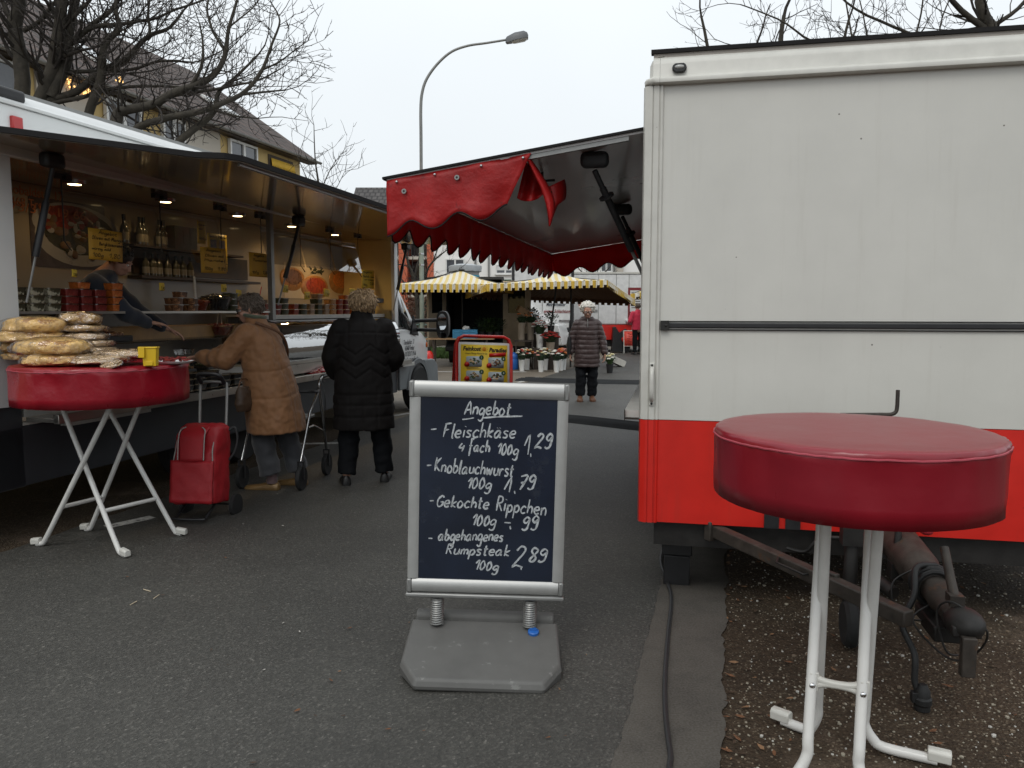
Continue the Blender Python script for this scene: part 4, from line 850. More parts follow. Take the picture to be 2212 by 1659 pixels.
# pictures and writing on the back wall
def wall_pt(px, py, d=-OW + .006): return LT.on(px, py, 0, d)
def poster(name, x0, y0, x1, y1, m):
    a, c = wall_pt(x0, y0), wall_pt(x1, y1); b = MB(); b.bx(-OW + .001, -OW + .005, a.y, c.y, c.z, a.z); return b.build(name, m, tk), a, c
M['poster_dark'] = mat('poster_dark', (.075, .055, .045), .35, var=.4, scale=9)
p1, a, c = poster('food_poster', 61, 421, 232, 585, M['poster_dark'])
r_ = random.Random(11)
mo = [mat('olive_dark', (.05, .045, .02), .3, var=.4, scale=20), mat('olive_brown', (.16, .09, .04), .3, var=.4), mat('salad_red', (.22, .03, .015), .35, var=.5, scale=30), mat('plate_pale', (.34, .31, .26), .3)]
b = MB()
def disc(mb, y, z, ry, rz, k, h=.004, n=28): mb.mi(k); mb.add([V((-OW + .006 + h, y, z))] + [V((-OW + .006, y + ry * cos(2 * pi * j / n), z + rz * sin(2 * pi * j / n))) for j in range(n)], [(0, j + 1, (j + 1) % n + 1) for j in range(n)])
for cy, cz, ry, rz, fill in ((a.y + .42, a.z - .18, .40, .17, 2), (a.y + .50, c.z + .27, .46, .25, 0)):
    disc(b, cy, cz, ry, rz, 3); disc(b, cy, cz + .015, ry * .9, rz * .84, fill, .008)
    for k in range(26):
        t = r_.random() * 6.28; q = sqrt(r_.random()) * .72; b.mi(r_.choice((0, 1, 1, 3)) if fill == 0 else r_.choice((2, 2, 2, 1, 3)))
        b.ell((-OW + .014, cy + ry * q * cos(t), cz + rz * q * sin(t)), (.004, r_.uniform(.025, .06), r_.uniform(.018, .045)), 9, 5)
b.build('printed_bowl', mo, p1)
p2, a, c = poster('food_poster', 613, 566, 762, 648, mat('poster_cream', (.50, .40, .27), .35, var=.08)); a0, c0 = a, c
mb_ = [mat('toast_crust', (.38, .17, .05), .4, var=.3, scale=14), mat('toast_red', (.34, .045, .02), .35, var=.5, scale=26), mat('toast_orange', (.55, .17, .03), .35, var=.5, scale=40, bump=.4), mat('herb_dark', (.03, .035, .015), .5), mat('toast_brown', (.17, .07, .025), .4, var=.4, scale=16)]
W_, H_ = c.y - a.y, a.z - c.z; b = MB()
def toast(cu, cv, ru, rv, top):
    y, z = a0.y + W_ * cu, a0.z - H_ * cv
    b.mi(0); rg = []
    for k, (h, s_) in enumerate(((.001, 1), (.012, .98), (.018, .86))): rg.append([V((-OW + .005 + h, y + ru * W_ * s_ * cos(t) * (1 + .05 * sin(3 * t + cu * 9)), z + rv * H_ * s_ * sin(t) - (.0 if k else .07) * H_ * (1 if sin(t) < 0 else 0))) for t in [2 * pi * j / 30 for j in range(30)]])
    b.loft(rg); b.mi(top); b.ell((-OW + .020, y, z + .02 * H_), (.008, ru * W_ * .84, rv * H_ * .80), 26, 6)
    for k in range(40):
        t = r_.random() * 6.28; q = sqrt(r_.random()) * .78; b.ell((-OW + .027, y + ru * W_ * q * cos(t), z + rv * H_ * q * sin(t)), (.004, .02, .008), 5, 3, Matrix.Rotation(r_.random() * 3, 3, 'X'))
toast(.10, .42, .15, .30, 4); toast(.41, .62, .19, .32, 1); toast(.80, .40, .19, .34, 2); b.mi(3)
for k in range(16): b.ell((-OW + .01, a0.y + W_ * (.44 + .1 * r_.uniform(-1, 1)), a0.z - H_ * (.14 + .09 * r_.uniform(-1, 1))), (.004, .05, .012), 6, 4, Matrix.Rotation(r_.uniform(-.8, .8), 3, 'X'))
b.build('printed_toast', mb_, p2)
M['print_orange'] = mat('print_orange', (.42, .13, .05), .5)
for body, px, py, w in (("Theobaldstr. 17", 66, 415, .62), ("65468 Trebur", 62, 440, .5), ("0173/317 19 66", 92, 455, .86)):
    q = wall_pt(px, py, -OW + (.007 if py < 450 else .026)); txt(body, .1, M['print_orange'], tk, plane_mx((q.x, q.y, q.z), (0, 1, 0), (0, 0, 1)), width=w)
# wall shelves
sh = MB(); q1, q2 = wall_pt(262, 492), wall_pt(500, 524); sh.bx(-OW + .006, -OW + .15, q1.y - .02, q2.y, 2.068, 2.088); sh.build('wall_shelf', M['dark_wood'], tk)
sh = MB(); sh.bx(-OW + .006, -OW + .16, q1.y + .05, q2.y + .3, 1.79, 1.815); sh.build('wall_shelf', M['dark_wood'], tk)
sh = MB(); sh.bx(-OW + .006, -OW + .03, q1.y + .1, q2.y + .25, 1.835, 2.06); sh.build('shelf_back', M['dark_wood'], tk)
sh = MB(); sh.tube([(-.30, 1.98, 1.50), (-.30, 1.98, 1.75)], .05, 14) if 0 else sh.bx(-OW + .01, -OW + .10, 3.3, 4.0, 1.5, 1.62); sh.build('dark_box', M['dark_wood'], tk)
# scale on the counter near the front post
b = MB(); b.bx(-.30, -.10, 5.7, 5.92, 1.60, 1.66); b.tube([(-.2, 5.8, 1.449), (-.2, 5.8, 1.6)], .02, 8); b.tube([(-.20, 5.66, 1.67), (-.14, 5.60, 1.69)], .012, 6); b.build('till_screen', M['black_plastic'], tk, bevel=.006)
# ---- cab
def cabsec(y, pts): return [V((x, y, z)) for x, z in pts]
half = [(-.02, .42), (.0, .62), (.015, .95), (.0, 1.24)]
cb = MB(); XR, XL = -.02, -TKW + .15
def body_ring(y, top, inset): return [V((XR - inset, y, .36)), V((XR + .02 - inset, y, .60)), V((XR + .03 - inset, y, .9)), V((XR - inset, y, top)), V((XR - inset - .05, y, top + .02)), V((XL + inset + .05, y, top + .02)), V((XL + inset, y, top)), V((XL + inset - .03, y, .9)), V((XL + inset - .02, y, .60)), V((XL + inset, y, .36))]
cb.loft([body_ring(6.16, 1.22, 0), body_ring(6.6, 1.22, 0), body_ring(6.95, 1.20, .01), body_ring(7.15, 1.16, .03), body_ring(7.45, 1.06, .07), body_ring(7.62, .92, .15), body_ring(7.70, .74, .22)])
cb.loft([[V((XR - .01, y, 1.24)) if k == 0 else V(p) for k, p in enumerate(r)] for y, r in ((6.16, [(XR, 6.16, 1.24), (XR - .10, 6.16, 1.95), (XR - .2, 6.16, 2.08), (XL + .2, 6.16, 2.08), (XL + .1, 6.16, 1.95), (XL, 6.16, 1.24)]), (6.3, [(XR, 6.3, 1.24), (XR - .10, 6.26, 1.93), (XR - .2, 6.30, 2.05), (XL + .2, 6.30, 2.05), (XL + .1, 6.26, 1.93), (XL, 6.3, 1.24)]), (6.9, [(XR - .01, 6.93, 1.22), (XR - .10, 6.36, 1.88), (XR - .2, 6.42, 2.0), (XL + .2, 6.42, 2.0), (XL + .1, 6.36, 1.88), (XL, 6.93, 1.22)]))])
cab = cb.build('cab', M['truck_white'], tk, smooth=50, bevel=.012)
b = MB(); b.add([(XR + .004, 6.19, 1.26), (XR + .004, 6.38, 1.25), (XR - .075, 6.24, 1.84), (XR - .08, 6.19, 1.86)], [(0, 1, 2, 3)]); b.add([(XR + .006, 6.42, 1.25), (XR + .006, 6.80, 1.16), (XR - .075, 6.30, 1.86), (XR - .07, 6.27, 1.84)], [(0, 1, 2, 3)])
b.build('side_window', M['cab_glass'], cab, solid=.006)
b = MB(); b.add([(XR - .06, 6.98, 1.215), (XL + .06, 6.98, 1.215), (XL + .2, 6.46, 1.97), (XR - .2, 6.46, 1.97)], [(0, 1, 2, 3)]); b.build('windscreen', M['cab_glass'], cab, solid=.006)
b = MB(); b.bx(XR - .01, XR + .036, 6.16, 6.56, .36, .74); b.bx(XR - .02, XR + .036, 7.14, 7.50, .36, .74); b.loft([[V((x, y, z)) for y, z in ((7.45, .34), (7.45, .72), (7.66, .72), (7.80, .62), (7.82, .36))] for x in (XR - .0, XL)]); b.build('lower_cladding', mat('cladding_grey', (.15, .165, .17), .5), cab, bevel=.015)
arc = [2 * pi * j / 48 for j in range(25)]
b = MB(); b.loft([[V((x, 6.86 + r * cos(t), .345 + r * sin(t))) for r, x in ((.37, XR + .02), (.37, XR + .05), (.43, XR + .05), (.45, XR + .02))] for t in arc]); b.build('wheel_arch', mat('arch_grey', (.12, .13, .135), .5), cab)
b = MB(); b.lathe([(0, -.03), (.36, -.03), (.36, .01), (0, .01)], 32, (XR + .024, 6.86, .345), Matrix.Rotation(pi / 2, 3, 'Y')); b.build('arch_liner', M['black_plastic'], cab)
def wheel(x, y, par):
    MX = Matrix.Rotation(pi / 2, 3, 'Y')
    b = MB(); b.lathe([(.20, -.10), (.30, -.10), (.335, -.07), (.335, .05), (.31, .075), (.20, .06)], 32, (x, y, .336), MX); w = b.build('wheel', M['tyre'], par)
    b = MB(); b.lathe([(0, .035), (.05, .06), (.08, .05), (.10, .02), (.17, .03), (.20, .055), (.20, -.05), (0, -.05)], 28, (x, y, .336), MX); b.build('rim', M['steel'], w)
wheel(XR + .0, 6.86, tk); wheel(-.22, 1.9, tk); wheel(-.22, 2.65, tk)
b = MB(); b.tube([(XR + .0, 6.84, 1.34), (XR + .36, 6.88, 1.355)], .028, 10); b.tube([(XR + .0, 6.84, 1.21), (XR + .36, 6.88, 1.205)], .028, 10); b.prism([(XR + .008, 6.62, 1.16), (XR + .008, 6.90, 1.12), (XR + .008, 6.72, 1.42)], (.03, 0, 0)); mr_ = b.build('mirror_arm', M['black_plastic'], cab, bevel=.004)
b = MB(); rg = []
for y, s_ in ((-.05, 1), (0, 1.02), (.06, .9), (.10, .5)): rg.append([V((XR + .43 + .095 * s_ * (abs(cos(t)) ** .6) * (1 if cos(t) > 0 else -1), 6.90 + y, 1.285 + .20 * s_ * (abs(sin(t)) ** .7) * (1 if sin(t) > 0 else -1))) for t in [2 * pi * j / 28 for j in range(28)]])
b.loft(rg); mi_ = b.build('mirror_housing', M['black_plastic'], cab, smooth=50)
M['mirror'] = mat('mirror', (.6, .63, .66), .03, metal=1, var=.02, rvar=.01)
for z, h in ((1.325, .135), (1.135, .045)):
    b = MB(); b.loft([[V((XR + .43 + .07 * cos(t) * (1 if h > .1 else .85), y, z + h * sin(t) * (.9 if h > .1 else 1))) for t in [2 * pi * j / 24 for j in range(24)]] for y in (6.838, 6.8495)]); b.build('mirror_glass', M['mirror'], mi_)
b = MB(); b.lathe([(.0, .0), (.035, 0), (.03, .018), (0, .022)], 14, (XR + .035, 7.2, .97), Matrix.Rotation(pi / 2, 3, 'Y') @ Matrix.Diagonal((1.2, .6, 1))); b.build('indicator', mat('indicator_orange', (.6, .12, .02), .2), cab)
for k, (t_, w) in enumerate((("Theobaldstr. 17", .40), ("65468 Trebur", .34), ("0173/317 19 66", .40), ("feinkostparadies.de", .52))):
    txt(t_, .1, mat('print_dark', (.03, .03, .035), .5), cab, plane_mx((XR + .034, 6.52 + .03 * k, 1.035 - .085 * k), (0, 1, 0), (.03, 0, 1)), width=w, shear=.1)
b = MB(); b.bx(XR + .03, XR + .16, 5.98, 6.42, .71, .76); b.build('ledge_end', M['counter_white'], tk, bevel=.004)
# ---------------------------------------------------------------- goods on the truck (each its own thing, in truck coordinates)
RZ = -radians(15)
def put(o, p): o.location = LT.w(*p); o.rotation_euler = (0, 0, RZ); return o
ORD = ['first', 'second', 'third', 'fourth', 'fifth', 'sixth', 'seventh', 'eighth', 'ninth', 'tenth', 'eleventh', 'twelfth', 'thirteenth', 'fourteenth']
FOOD = {'white olive': mat('food_olive', (.05, .045, .022), .35, var=.5, scale=40, spots=((.40, .37, .27), 24, .50)), 'dark red': mat('food_red', (.15, .017, .013), .3, var=.5, scale=40, spots=((.36, .16, .10), 30, .64)),
        'orange': mat('food_orange', (.40, .10, .018), .3, var=.45, scale=40, spots=((.58, .30, .10), 30, .62)), 'brown bean': mat('food_bean', (.11, .048, .022), .3, var=.6, scale=45, spots=((.36, .18, .08), 34, .55)),
        'dark green': mat('food_green', (.045, .05, .025), .3, var=.6, scale=45), 'red paste': mat('food_paste', (.24, .035, .012), .3, var=.5, scale=45), 'golden': mat('food_golden', (.42, .20, .06), .35, var=.5, scale=35, spots=((.12, .05, .02), 30, .58)), 'tan': mat('food_tan', (.28, .17, .09), .35, var=.5, scale=40)}
M['lid'] = glass('clear_lid', (.93, .93, .92), 1.8, .08, minr=.10)
tubmesh = {}
def tub(p, w, h, food, label, group, d=None, cat='tub', name='food_tub', round_=False):
    d = d or w; key = (round(w, 3), round(h, 3), food, d, round_)
    if key not in tubmesh:
        b = MB(); k = .84
        if round_:
            n = 18; f = lambda s_, z: [V((w / 2 * s_ * cos(2 * pi * j / n), w / 2 * s_ * sin(2 * pi * j / n), z)) for j in range(n)]
        else: f = lambda s_, z: [V((x * d / 2 * s_, y * w / 2 * s_, z)) for x, y in ((-1, -.8), (-.8, -1), (.8, -1), (1, -.8), (1, .8), (.8, 1), (-.8, 1), (-1, .8))]
        b.mi(0); b.loft([f(k, .0015), f(.94, h * .9)]); b.mi(1); b.loft([f(.97, h * .905), f(1.04, h * .92), f(1.04, h * .97), f(.9, h * .985)])
        o = b.build(name, [FOOD[food], M['lid']]); tubmesh[key] = o; o = tubmesh[key]
    else: o = tubmesh[key].copy(); C.objects.link(o)
    put(o, p); tag(o, label, cat, group); return o
LV = {2: ['bottom', 'top'], 3: ['bottom', 'middle', 'top'], 1: ['only'], 4: ['bottom', 'second', 'third', 'top']}
z0 = 1.4915; k = 0
for ly, w, n, food in ((.09, .10, 3, 'white olive'), (.235, .125, 3, 'white olive'), (.375, .12, 3, 'white olive'), (.53, .125, 3, 'dark red'), (.665, .115, 3, 'dark red'), (.80, .12, 3, 'dark red'), (.97, .115, 4, 'orange')):
    for j in range(n): tub((-.13, ly + .004 * (j % 2), z0 + j * .0545), w, .054, food, f'{food} salad tub at the {LV[n][j]} of the {ORD[k]} stack left of the seller', 'salad tubs stacked left of the seller', d=.11)
    k += 1
tub((-.13, .645, z0 + 3 * .0545), .125, .05, 'orange', 'lone red and orange tub crowning the dark red stacks, card stuck in it', 'salad tubs stacked left of the seller', d=.11)
tub((-.22, .12, z0 + 3 * .0545), .12, .054, 'brown bean', 'brown tub alone on top of the leftmost stacks by the truck post', 'salad tubs stacked left of the seller', d=.11)
k = 0
for ly, w, n, food in ((1.66, .15, 2, 'brown bean'), (1.86, .15, 2, 'brown bean'), (2.46, .13, 3, 'dark green'), (2.62, .15, 2, 'golden'), (2.80, .15, 2, 'golden')):
    for j in range(n): tub((-.13, ly, z0 + j * .058), w, .057, food, f'{food} tub at the {LV[n][j]} of the {ORD[k]} stack right of the seller', 'salad tubs stacked right of the seller', d=.11)
    k += 1
tub((-.13, 1.74, z0 + .118), .11, .052, 'brown bean', 'single brown tub on the bean stacks with a price card in it', 'salad tubs stacked right of the seller', d=.10)
zs = 1.449; k = 0
for ly, w, n, food in ((3.18, .12, 2, 'red paste'), (3.36, .16, 1, 'dark red'), (3.52, .16, 3, 'dark green'), (3.74, .13, 2, 'red paste'), (3.92, .15, 2, 'dark green'), (4.10, .13, 2, 'tan'), (4.28, .13, 3, 'dark green'), (4.45, .13, 2, 'tan'), (4.62, .15, 3, 'golden'), (4.80, .15, 3, 'red paste'), (4.98, .15, 3, 'dark red'), (5.16, .14, 2, 'orange')):
    for j in range(n): tub((-.23, ly, zs + j * .062), w, .061, food, f'{food} tub at the {LV[n][j]} of the {ORD[k]} stack below the toast poster', 'salad tubs on the shelf below the toast poster', d=.12)
    k += 1
for q, (ly, jj, food, e) in enumerate(((3.40, 1, 'dark red', 'leftmost'), (4.30, 3, 'tan', 'middle'), (4.98, 3, 'orange', 'rightmost'))): tub((-.23, ly, zs + (jj * .062 if jj > 1 else .0625)), .13, .055, food, f'{food} tub sitting alone on the stacks below the toast poster, {e} of three', 'salad tubs on the shelf below the toast poster', d=.11)
def bowl(p, r, h, food, label, heap, name='salad_bowl'):
    o = put(thing(name, label, 'bowl'), p); b = MB(); b.lathe([(r * .62, 0), (r * .68, .005), (r * .95, h * .92), (r * 1.03, h), (r * .97, h), (r * .9, h * .9), (.0, h * .82)], 26); b.build('bowl', glass('bowl_glass_' + name, (.75, .75, .72), 1.6, .05, minr=.12) if 0 else M['lid'], o)
    b = MB(); b.lathe([(r * .58, .006), (r * .9, h * .86), (r * .6, h * .86 + heap * .7), (.0, h * .86 + heap)], 24)
    rr = random.Random(int(p[1] * 99))
    for i in range(40):
        t = rr.random() * 6.28; q = sqrt(rr.random()) * .82; b.ell((r * q * cos(t), r * q * sin(t), h * .86 + heap * (1 - q * .8)), (.022, .016, .014), 7, 5, Matrix.Rotation(rr.random() * 6, 3, 'Z'))
    b.build('contents', FOOD[food], o); return o
FOOD['black'] = mat('food_black', (.012, .010, .012), .12, var=.4, scale=30, coat=.6)
bowl((-.18, 2.06, z0), .095, .095, 'red paste', 'round glass bowl of red paste beside the spoon on the glass shelf', .01)
bowl((-.18, 2.30, z0), .155, .125, 'black', 'big glass bowl heaped with shiny black olives', .05)
bowl((-.30, 2.52, 1.10 + .155), .14, .10, 'dark red', 'dark red bowl with two spoons behind the old woman', .03)
b = MB(); b.tube([(0, 0, 0), (.0, -.01, .22)], [.009, .011], 8); b.ell((0, -.01, .232), (.012, .008, .018), 8, 6)
tag(put(b.build('spoon', mat('spoon_white', (.55, .50, .42), .5)), (-.18, 2.02, z0 + .06)), 'white spoon handle standing up in the bowl of red paste', 'spoon')
for q, ly in enumerate((2.48, 2.56)):
    b = MB(); b.tube([(0, 0, 0), (.0, .03 - .05 * q, .17)], .006, 6); tag(put(b.build('spoon', mat('spoon_pale', (.45, .40, .33), .5)), (-.30, ly, 1.34)), ('left', 'right')[q] + ' of two spoons in the dark red bowl', 'spoon')
# deli loaves and dishes behind the case front
r_ = random.Random(3)
for q, (ly, w, lx) in enumerate(((.55, .30, -.2), (1.0, .26, -.2), (1.75, .34, -.22), (2.2, .30, -.2))):
    o = put(thing('serving_dish', ('dark dish of food behind the bread, nearest the truck post', 'second dark dish from the truck post in the case', 'dish of pickled food under the seller\'s hand', 'dish of pickled food left of the old woman\'s face')[q], 'dish', group='dishes in the open case'), (lx, ly, 1.253 if q < 2 else .935))
    b = MB(); b.bx(-.10, .10, -w / 2, w / 2, 0, .05); b.build('dish', M['black_plastic'], o, bevel=.01)
    b = MB()
    for i in range(30): b.ell((r_.uniform(-.08, .08), r_.uniform(-w / 2 + .03, w / 2 - .03), .05 + r_.random() * .02), (.03, .022, .018), 7, 5)
    b.build('food', FOOD[('dark green', 'brown bean', 'tan', 'dark green')[q]], o)
# black boxes on the serving ledge
q = 0
M['black_box'] = mat('black_box', (.014, .012, .011), .3, var=.3); M['box_lid'] = mat('box_lid', (.16, .125, .08), .12, var=.5, scale=30, coat=.6)
bm_ = None; nms = ['at the left end', 'second from the left', 'third from the left', 'second from the right', 'at the right end']
for c in range(5):
    n = 4 if c in (1, 2) else 3
    for j in range(n):
        if bm_ is None:
            b = MB(); f = lambda s_, z: [V((x * .07 * s_, y * .078 * s_, z)) for x, y in ((-1, -.8), (-.8, -1), (.8, -1), (1, -.8), (1, .8), (.8, 1), (-.8, 1), (-1, .8))]
            b.mi(0); b.loft([f(.84, .001), f(.97, .036)]); b.mi(1); b.loft([f(1.02, .0365), f(1.02, .041), f(.9, .046)]); o = b.build('food_box', [M['black_box'], M['box_lid']]); bm_ = o
        else: o = bm_.copy(); C.objects.link(o)
        put(o, (.125, 1.40 + c * .17, .7955 + j * .0465)); tag(o, f'black food box, {LV[n][j]} of the stack {nms[c]} on the ledge', 'box', 'black food boxes on the serving ledge')
# red crisp bags on the ledge
b = MB(); r_ = random.Random(8)
M['foil_red'] = mat('foil_red', (.5, .012, .02), .22, metal=.3, var=.4, scale=9, spots=((.6, .38, .04), 8, .60), coat=.5)
for k in range(3):
    b = MB(); b.grid(lambda u, v: V(((v - .5) * .17 + .01 * sin(9 * u), (u - .5) * .26, .012 + .03 * sin(pi * u) * sin(pi * v) + .008 * mnoise.noise(V((u * 9 + k * 7, v * 9, 2))))), 18, 12)
    tag(put(b.build('snack_bag', M['foil_red'], solid=.012, smooth=50), (.13, 3.62 + k * .10, .80 + k * .02)), ('lowest red foil snack bag on the ledge beside the brown coat', 'middle red foil snack bag lying on the lowest one', 'topmost red and yellow foil snack bag on the ledge')[k], 'snack bag', 'red snack bags on the ledge')
# bottles
M['oil_glass'] = mat('oil_glass', (.075, .07, .05), .08, var=.2, coat=.8); M['bottle_label'] = mat('bottle_label', (.26, .23, .17), .5)
b = MB(); b.lathe([(.0, 0), (.036, 0), (.037, .01), (.037, .13), (.030, .155), (.014, .18), (.013, .215), (.0, .215)], 14); bt0 = b.build('oil_bottle', M['oil_glass'])
b = MB(); b.lathe([(.0, .212), (.0165, .212), (.0165, .255), (.0, .255)], 12); b.build('cap', M['black_plastic'], bt0)
b = MB(); b.lathe([(.0378, .03), (.0378, .10)], 14, caps=False); b.build('paper_label', M['bottle_label'], bt0)
y0, y1 = wall_pt(268, 480).y, wall_pt(398, 520).y; first = True
for k, px in enumerate((268, 302, 310, 344, 352)):
    yy = wall_pt(px, 490, -OW + .08).y; o = bt0 if first else dup(bt0); first = False
    put(o, (-OW + .08, yy, 2.0885)); tag(o, f'oil bottle with a black cap, {ORD[k]} from the left on the upper wall shelf', 'bottle', 'oil bottles on the wall shelves')
for k, px in enumerate((314, 330, 343, 362, 380, 395, 410)):
    yy = wall_pt(px, 560, -OW + .08).y; o = dup(bt0); put(o, (-OW + .08, yy, 1.8155)); o.scale = (.9, .9, .82); tag(o, f'oil bottle with a black cap, {ORD[k]} from the left on the lower wall shelf', 'bottle', 'oil bottles on the wall shelves')
for k, px in enumerate((376, 392, 408)):
    yy = wall_pt(px, 500, -OW + .08).y; b = MB(); b.bx(-.05, .05, -.055, .055, 0, .22); b.bx(.0505, .052, -.04, .04, .05, .17)
    tag(put(b.build('gift_box', mat('carton_dark', (.05, .045, .035), .4, var=.3), bevel=.003), (-OW + .08, yy, 2.0885)), ('dark carton left of three on the upper wall shelf', 'dark carton in the middle of three on the upper wall shelf', 'dark carton nearest the yellow sheets on the upper wall shelf')[k], 'carton', 'cartons on the upper shelf')
# yellow price sheets
M['card_yellow'] = mat('card_yellow', (.60, .33, .03), .6, var=.06, scale=4); M['card_yellow2'] = mat('card_yellow2', (.66, .46, .04), .6, var=.06); M['ink'] = mat('ink', (.03, .02, .015), .7)
def card(px0, py0, px1, py1, lx, lines, label, m='card_yellow', roll=0, name='price_sheet', print_=None):
    a, c = LT.on(px0, py0, 0, lx), LT.on(px1, py1, 0, lx); w, h = c.y - a.y, a.z - c.z
    o = put(thing(name, label, 'price card', group='yellow price cards in the truck'), (lx, (a.y + c.y) / 2, (a.z + c.z) / 2)); o.rotation_euler = (radians(roll), 0, RZ) if not roll else (LT.M.to_3x3() @ Matrix.Rotation(radians(roll), 3, 'X')).to_euler()
    b = MB(); b.grid(lambda u, v: V((.004 * sin(pi * u * 1.3) + .003 * sin(3 * v), (u - .5) * w, (v - .5) * h)), 6, 6); b.build('sheet', M[m], o, solid=.0015)
    b = MB(); n = len(lines)
    for i, ln in enumerate(lines):
        if not ln: continue
        x0, x1, z, cap = ln[1:] if len(ln) > 2 else (.08, .92, 1 - (i + .75) / n, .5 / n)
        for st in hand(ln[0], (x0 - .5) * w, (x1 - .5) * w, (z - .5) * h, (z - .5) * h, cap * h, seed=i + 2):
            q = [V((.0095, p.x, p.z)) for p in st]; b.tube(q, .0022 * max(.6, min(1, h / .25)), 4)
    if b.v: b.build('lettering', M['ink'], o, smooth=0)
    if print_: print_(o, w, h)
    return o
OFR = [("Angebot", .28, .80, .84, .11), ("Oliven mit Mango", .08, .96, .66, .11), ("Bergkäsecreme", .28, .95, .48, .11), ("würzig mild", .06, .60, .32, .08), ("100g", .08, .38, .10, .11), ("1,80", .55, .88, .10, .15)]
card(189, 492, 266, 566, -.10, OFR, 'yellow handwritten offer sheet hanging left of the seller\'s head', roll=-1)
card(432, 532, 490, 592, -.12, [("Angebot", .2, .75, .84, .10), ("Oliven mit", .15, .85, .64, .10), ("Mandel", .1, .9, .46, .10), ("100g", .1, .4, .12, .11), ("1,80", .6, .92, .12, .12)], 'dark yellow handwritten sheet hanging in front of the printed menu', roll=1)
card(537, 544, 583, 600, -.10, [("Angebot", .2, .7, .84, .09), ("Tomaten", .15, .85, .64, .1), ("100g", .1, .4, .14, .10), ("1,80", .6, .9, .14, .12)], 'yellow handwritten sheet hanging just left of the middle pillar')
card(425, 476, 445, 528, -.42, [("Oliven", .1, .9, .8, .06), ("mit", .1, .5, .62, .06), ("100g", .1, .9, .2, .07)], 'narrow bright yellow sheet above the printed menu', m='card_yellow2')
def menu(o, w, h):
    for k, (y, z) in enumerate(((-.22, .2), (.22, .2), (-.22, -.15), (.22, -.15))):
        b = MB(); b.bx(.004, .008, (y - .15) * w, (y + .15) * w, (z - .13) * h, (z + .13) * h); b.build('menu_picture', FOOD[('brown bean', 'tan', 'golden', 'brown bean')[k]], o)
    txt("Feinkost  Paradies", .04, M['ink'], o, plane_mx((.007, 0, .42 * h), (0, 1, 0), (0, 0, 1)), shear=.2, width=.9 * w)
card(447, 502, 492, 588, -.40, [], 'printed yellow menu sheet with small pictures behind the dark yellow card', m='card_yellow2', print_=menu)
card(780, 582, 808, 624, -.30, [("Angebot", .1, .8, .84, .09), ("Tzatziki Creme", .1, .95, .60, .1), ("mit Kräuter", .2, .95, .44, .08), ("100g", .1, .4, .14, .1), ("1,80", .6, .95, .2, .14)], 'yellow handwritten sheet on the cream wall right of the toast poster', m='card_yellow2')
for k, (px, py, lx, lab) in enumerate(((160, 590, -.13, 'small yellow price tag stuck in the lone red tub'), (349, 619, -.13, 'small yellow price tag stuck in the brown bean tub'), (483, 622, -.16, 'small pale price tag behind the black olives'), (515, 634, -.16, 'small pale price tag right of the black olives'), (616, 623, -.23, 'pale price tag just right of the middle pillar'), (663, 638, -.23, 'pale price tag below the red toast'), (705, 632, -.23, 'short yellow price tag left of the orange toast'), (760, 631, -.23, 'tall yellow price tag beside the blond head'))):
    card(px - 6, py - 8, px + 7, py + 9, lx, [("1,80", .15, .85, .2, .3)], lab, m='card_yellow2', name='price_tag', roll=-4 + 3 * (k % 3))
for k, (px, py) in enumerate(((563, 630), (695, 628))):
    q = LT.on(px, py, 0, -.2); b = MB(); b.tube([(0, -.02, -.05), (0, .02, .05)] if k == 0 else [(0, 0, -.06), (0, 0, .06)], .005, 6)
    tag(put(b.build('spoon', mat('spoon_red', (.5, .03, .03), .3)), q), ('slanting red spoon handle above the grey head', 'upright red spoon handle below the orange toast')[k], 'spoon')
# ---------------------------------------------------------------- people (built facing +y, x to their right, feet at the origin)
def cloth(name, col, rough=.8, sheen=.3, var=.12, scale=14, bump=.25, bscale=160, spec=.25): return mat(name, col, rough, var=var, scale=scale, bump=bump, bscale=bscale, bdist=.003, sheen=sheen, spec=spec)
M['trouser_grey'] = cloth('trouser_grey', (.055, .057, .062)); M['trouser_dark'] = cloth('trouser_dark', (.0085, .0095, .011), sheen=0, spec=.1); M['trouser_black'] = cloth('trouser_black', (.010, .011, .013), sheen=0, spec=.1)
M['coat_brown'] = cloth('coat_brown', (.255, .122, .052), .62, .15, bump=.15, bscale=60, spec=.35); M['coat_black'] = cloth('coat_black', (.0085, .0072, .0068), .80, .0, spec=.22, bump=.1); M['coat_plum'] = cloth('coat_plum', (.052, .032, .030), .48, .08, spec=.45, bump=.1)
M['jumper_navy'] = cloth('jumper_navy', (.020, .024, .034)); M['jacket_pink'] = cloth('jacket_pink', (.52, .025, .06), .6)
M['shoe_black'] = mat('shoe_black', (.010, .010, .010), .45); M['shoe_gold'] = mat('shoe_gold', (.20, .12, .045), .35, metal=.25, var=.3); M['shoe_tan'] = mat('shoe_tan', (.105, .042, .018), .55, var=.25)
M['hair_grey'] = mat('hair_grey', (.125, .098, .075), .6, var=.5, scale=60, bump=.4, bscale=120); M['hair_blond'] = mat('hair_blond', (.30, .20, .105), .5, var=.45, scale=50, bump=.4, bscale=120); M['hair_white'] = mat('hair_white', (.66, .63, .56), .6, var=.3, scale=50, bump=.3); M['hair_dark'] = mat('hair_dark', (.02, .016, .013), .5)
M['sock'] = cloth('sock', (.13, .085, .085)); M['glove'] = cloth('glove', (.008, .012, .010)); M['frame_dark'] = mat('frame_dark', (.012, .010, .010), .3); M['eye_white'] = mat('eye_white', (.6, .58, .55), .25); M['iris'] = mat('iris', (.05, .04, .03), .2)
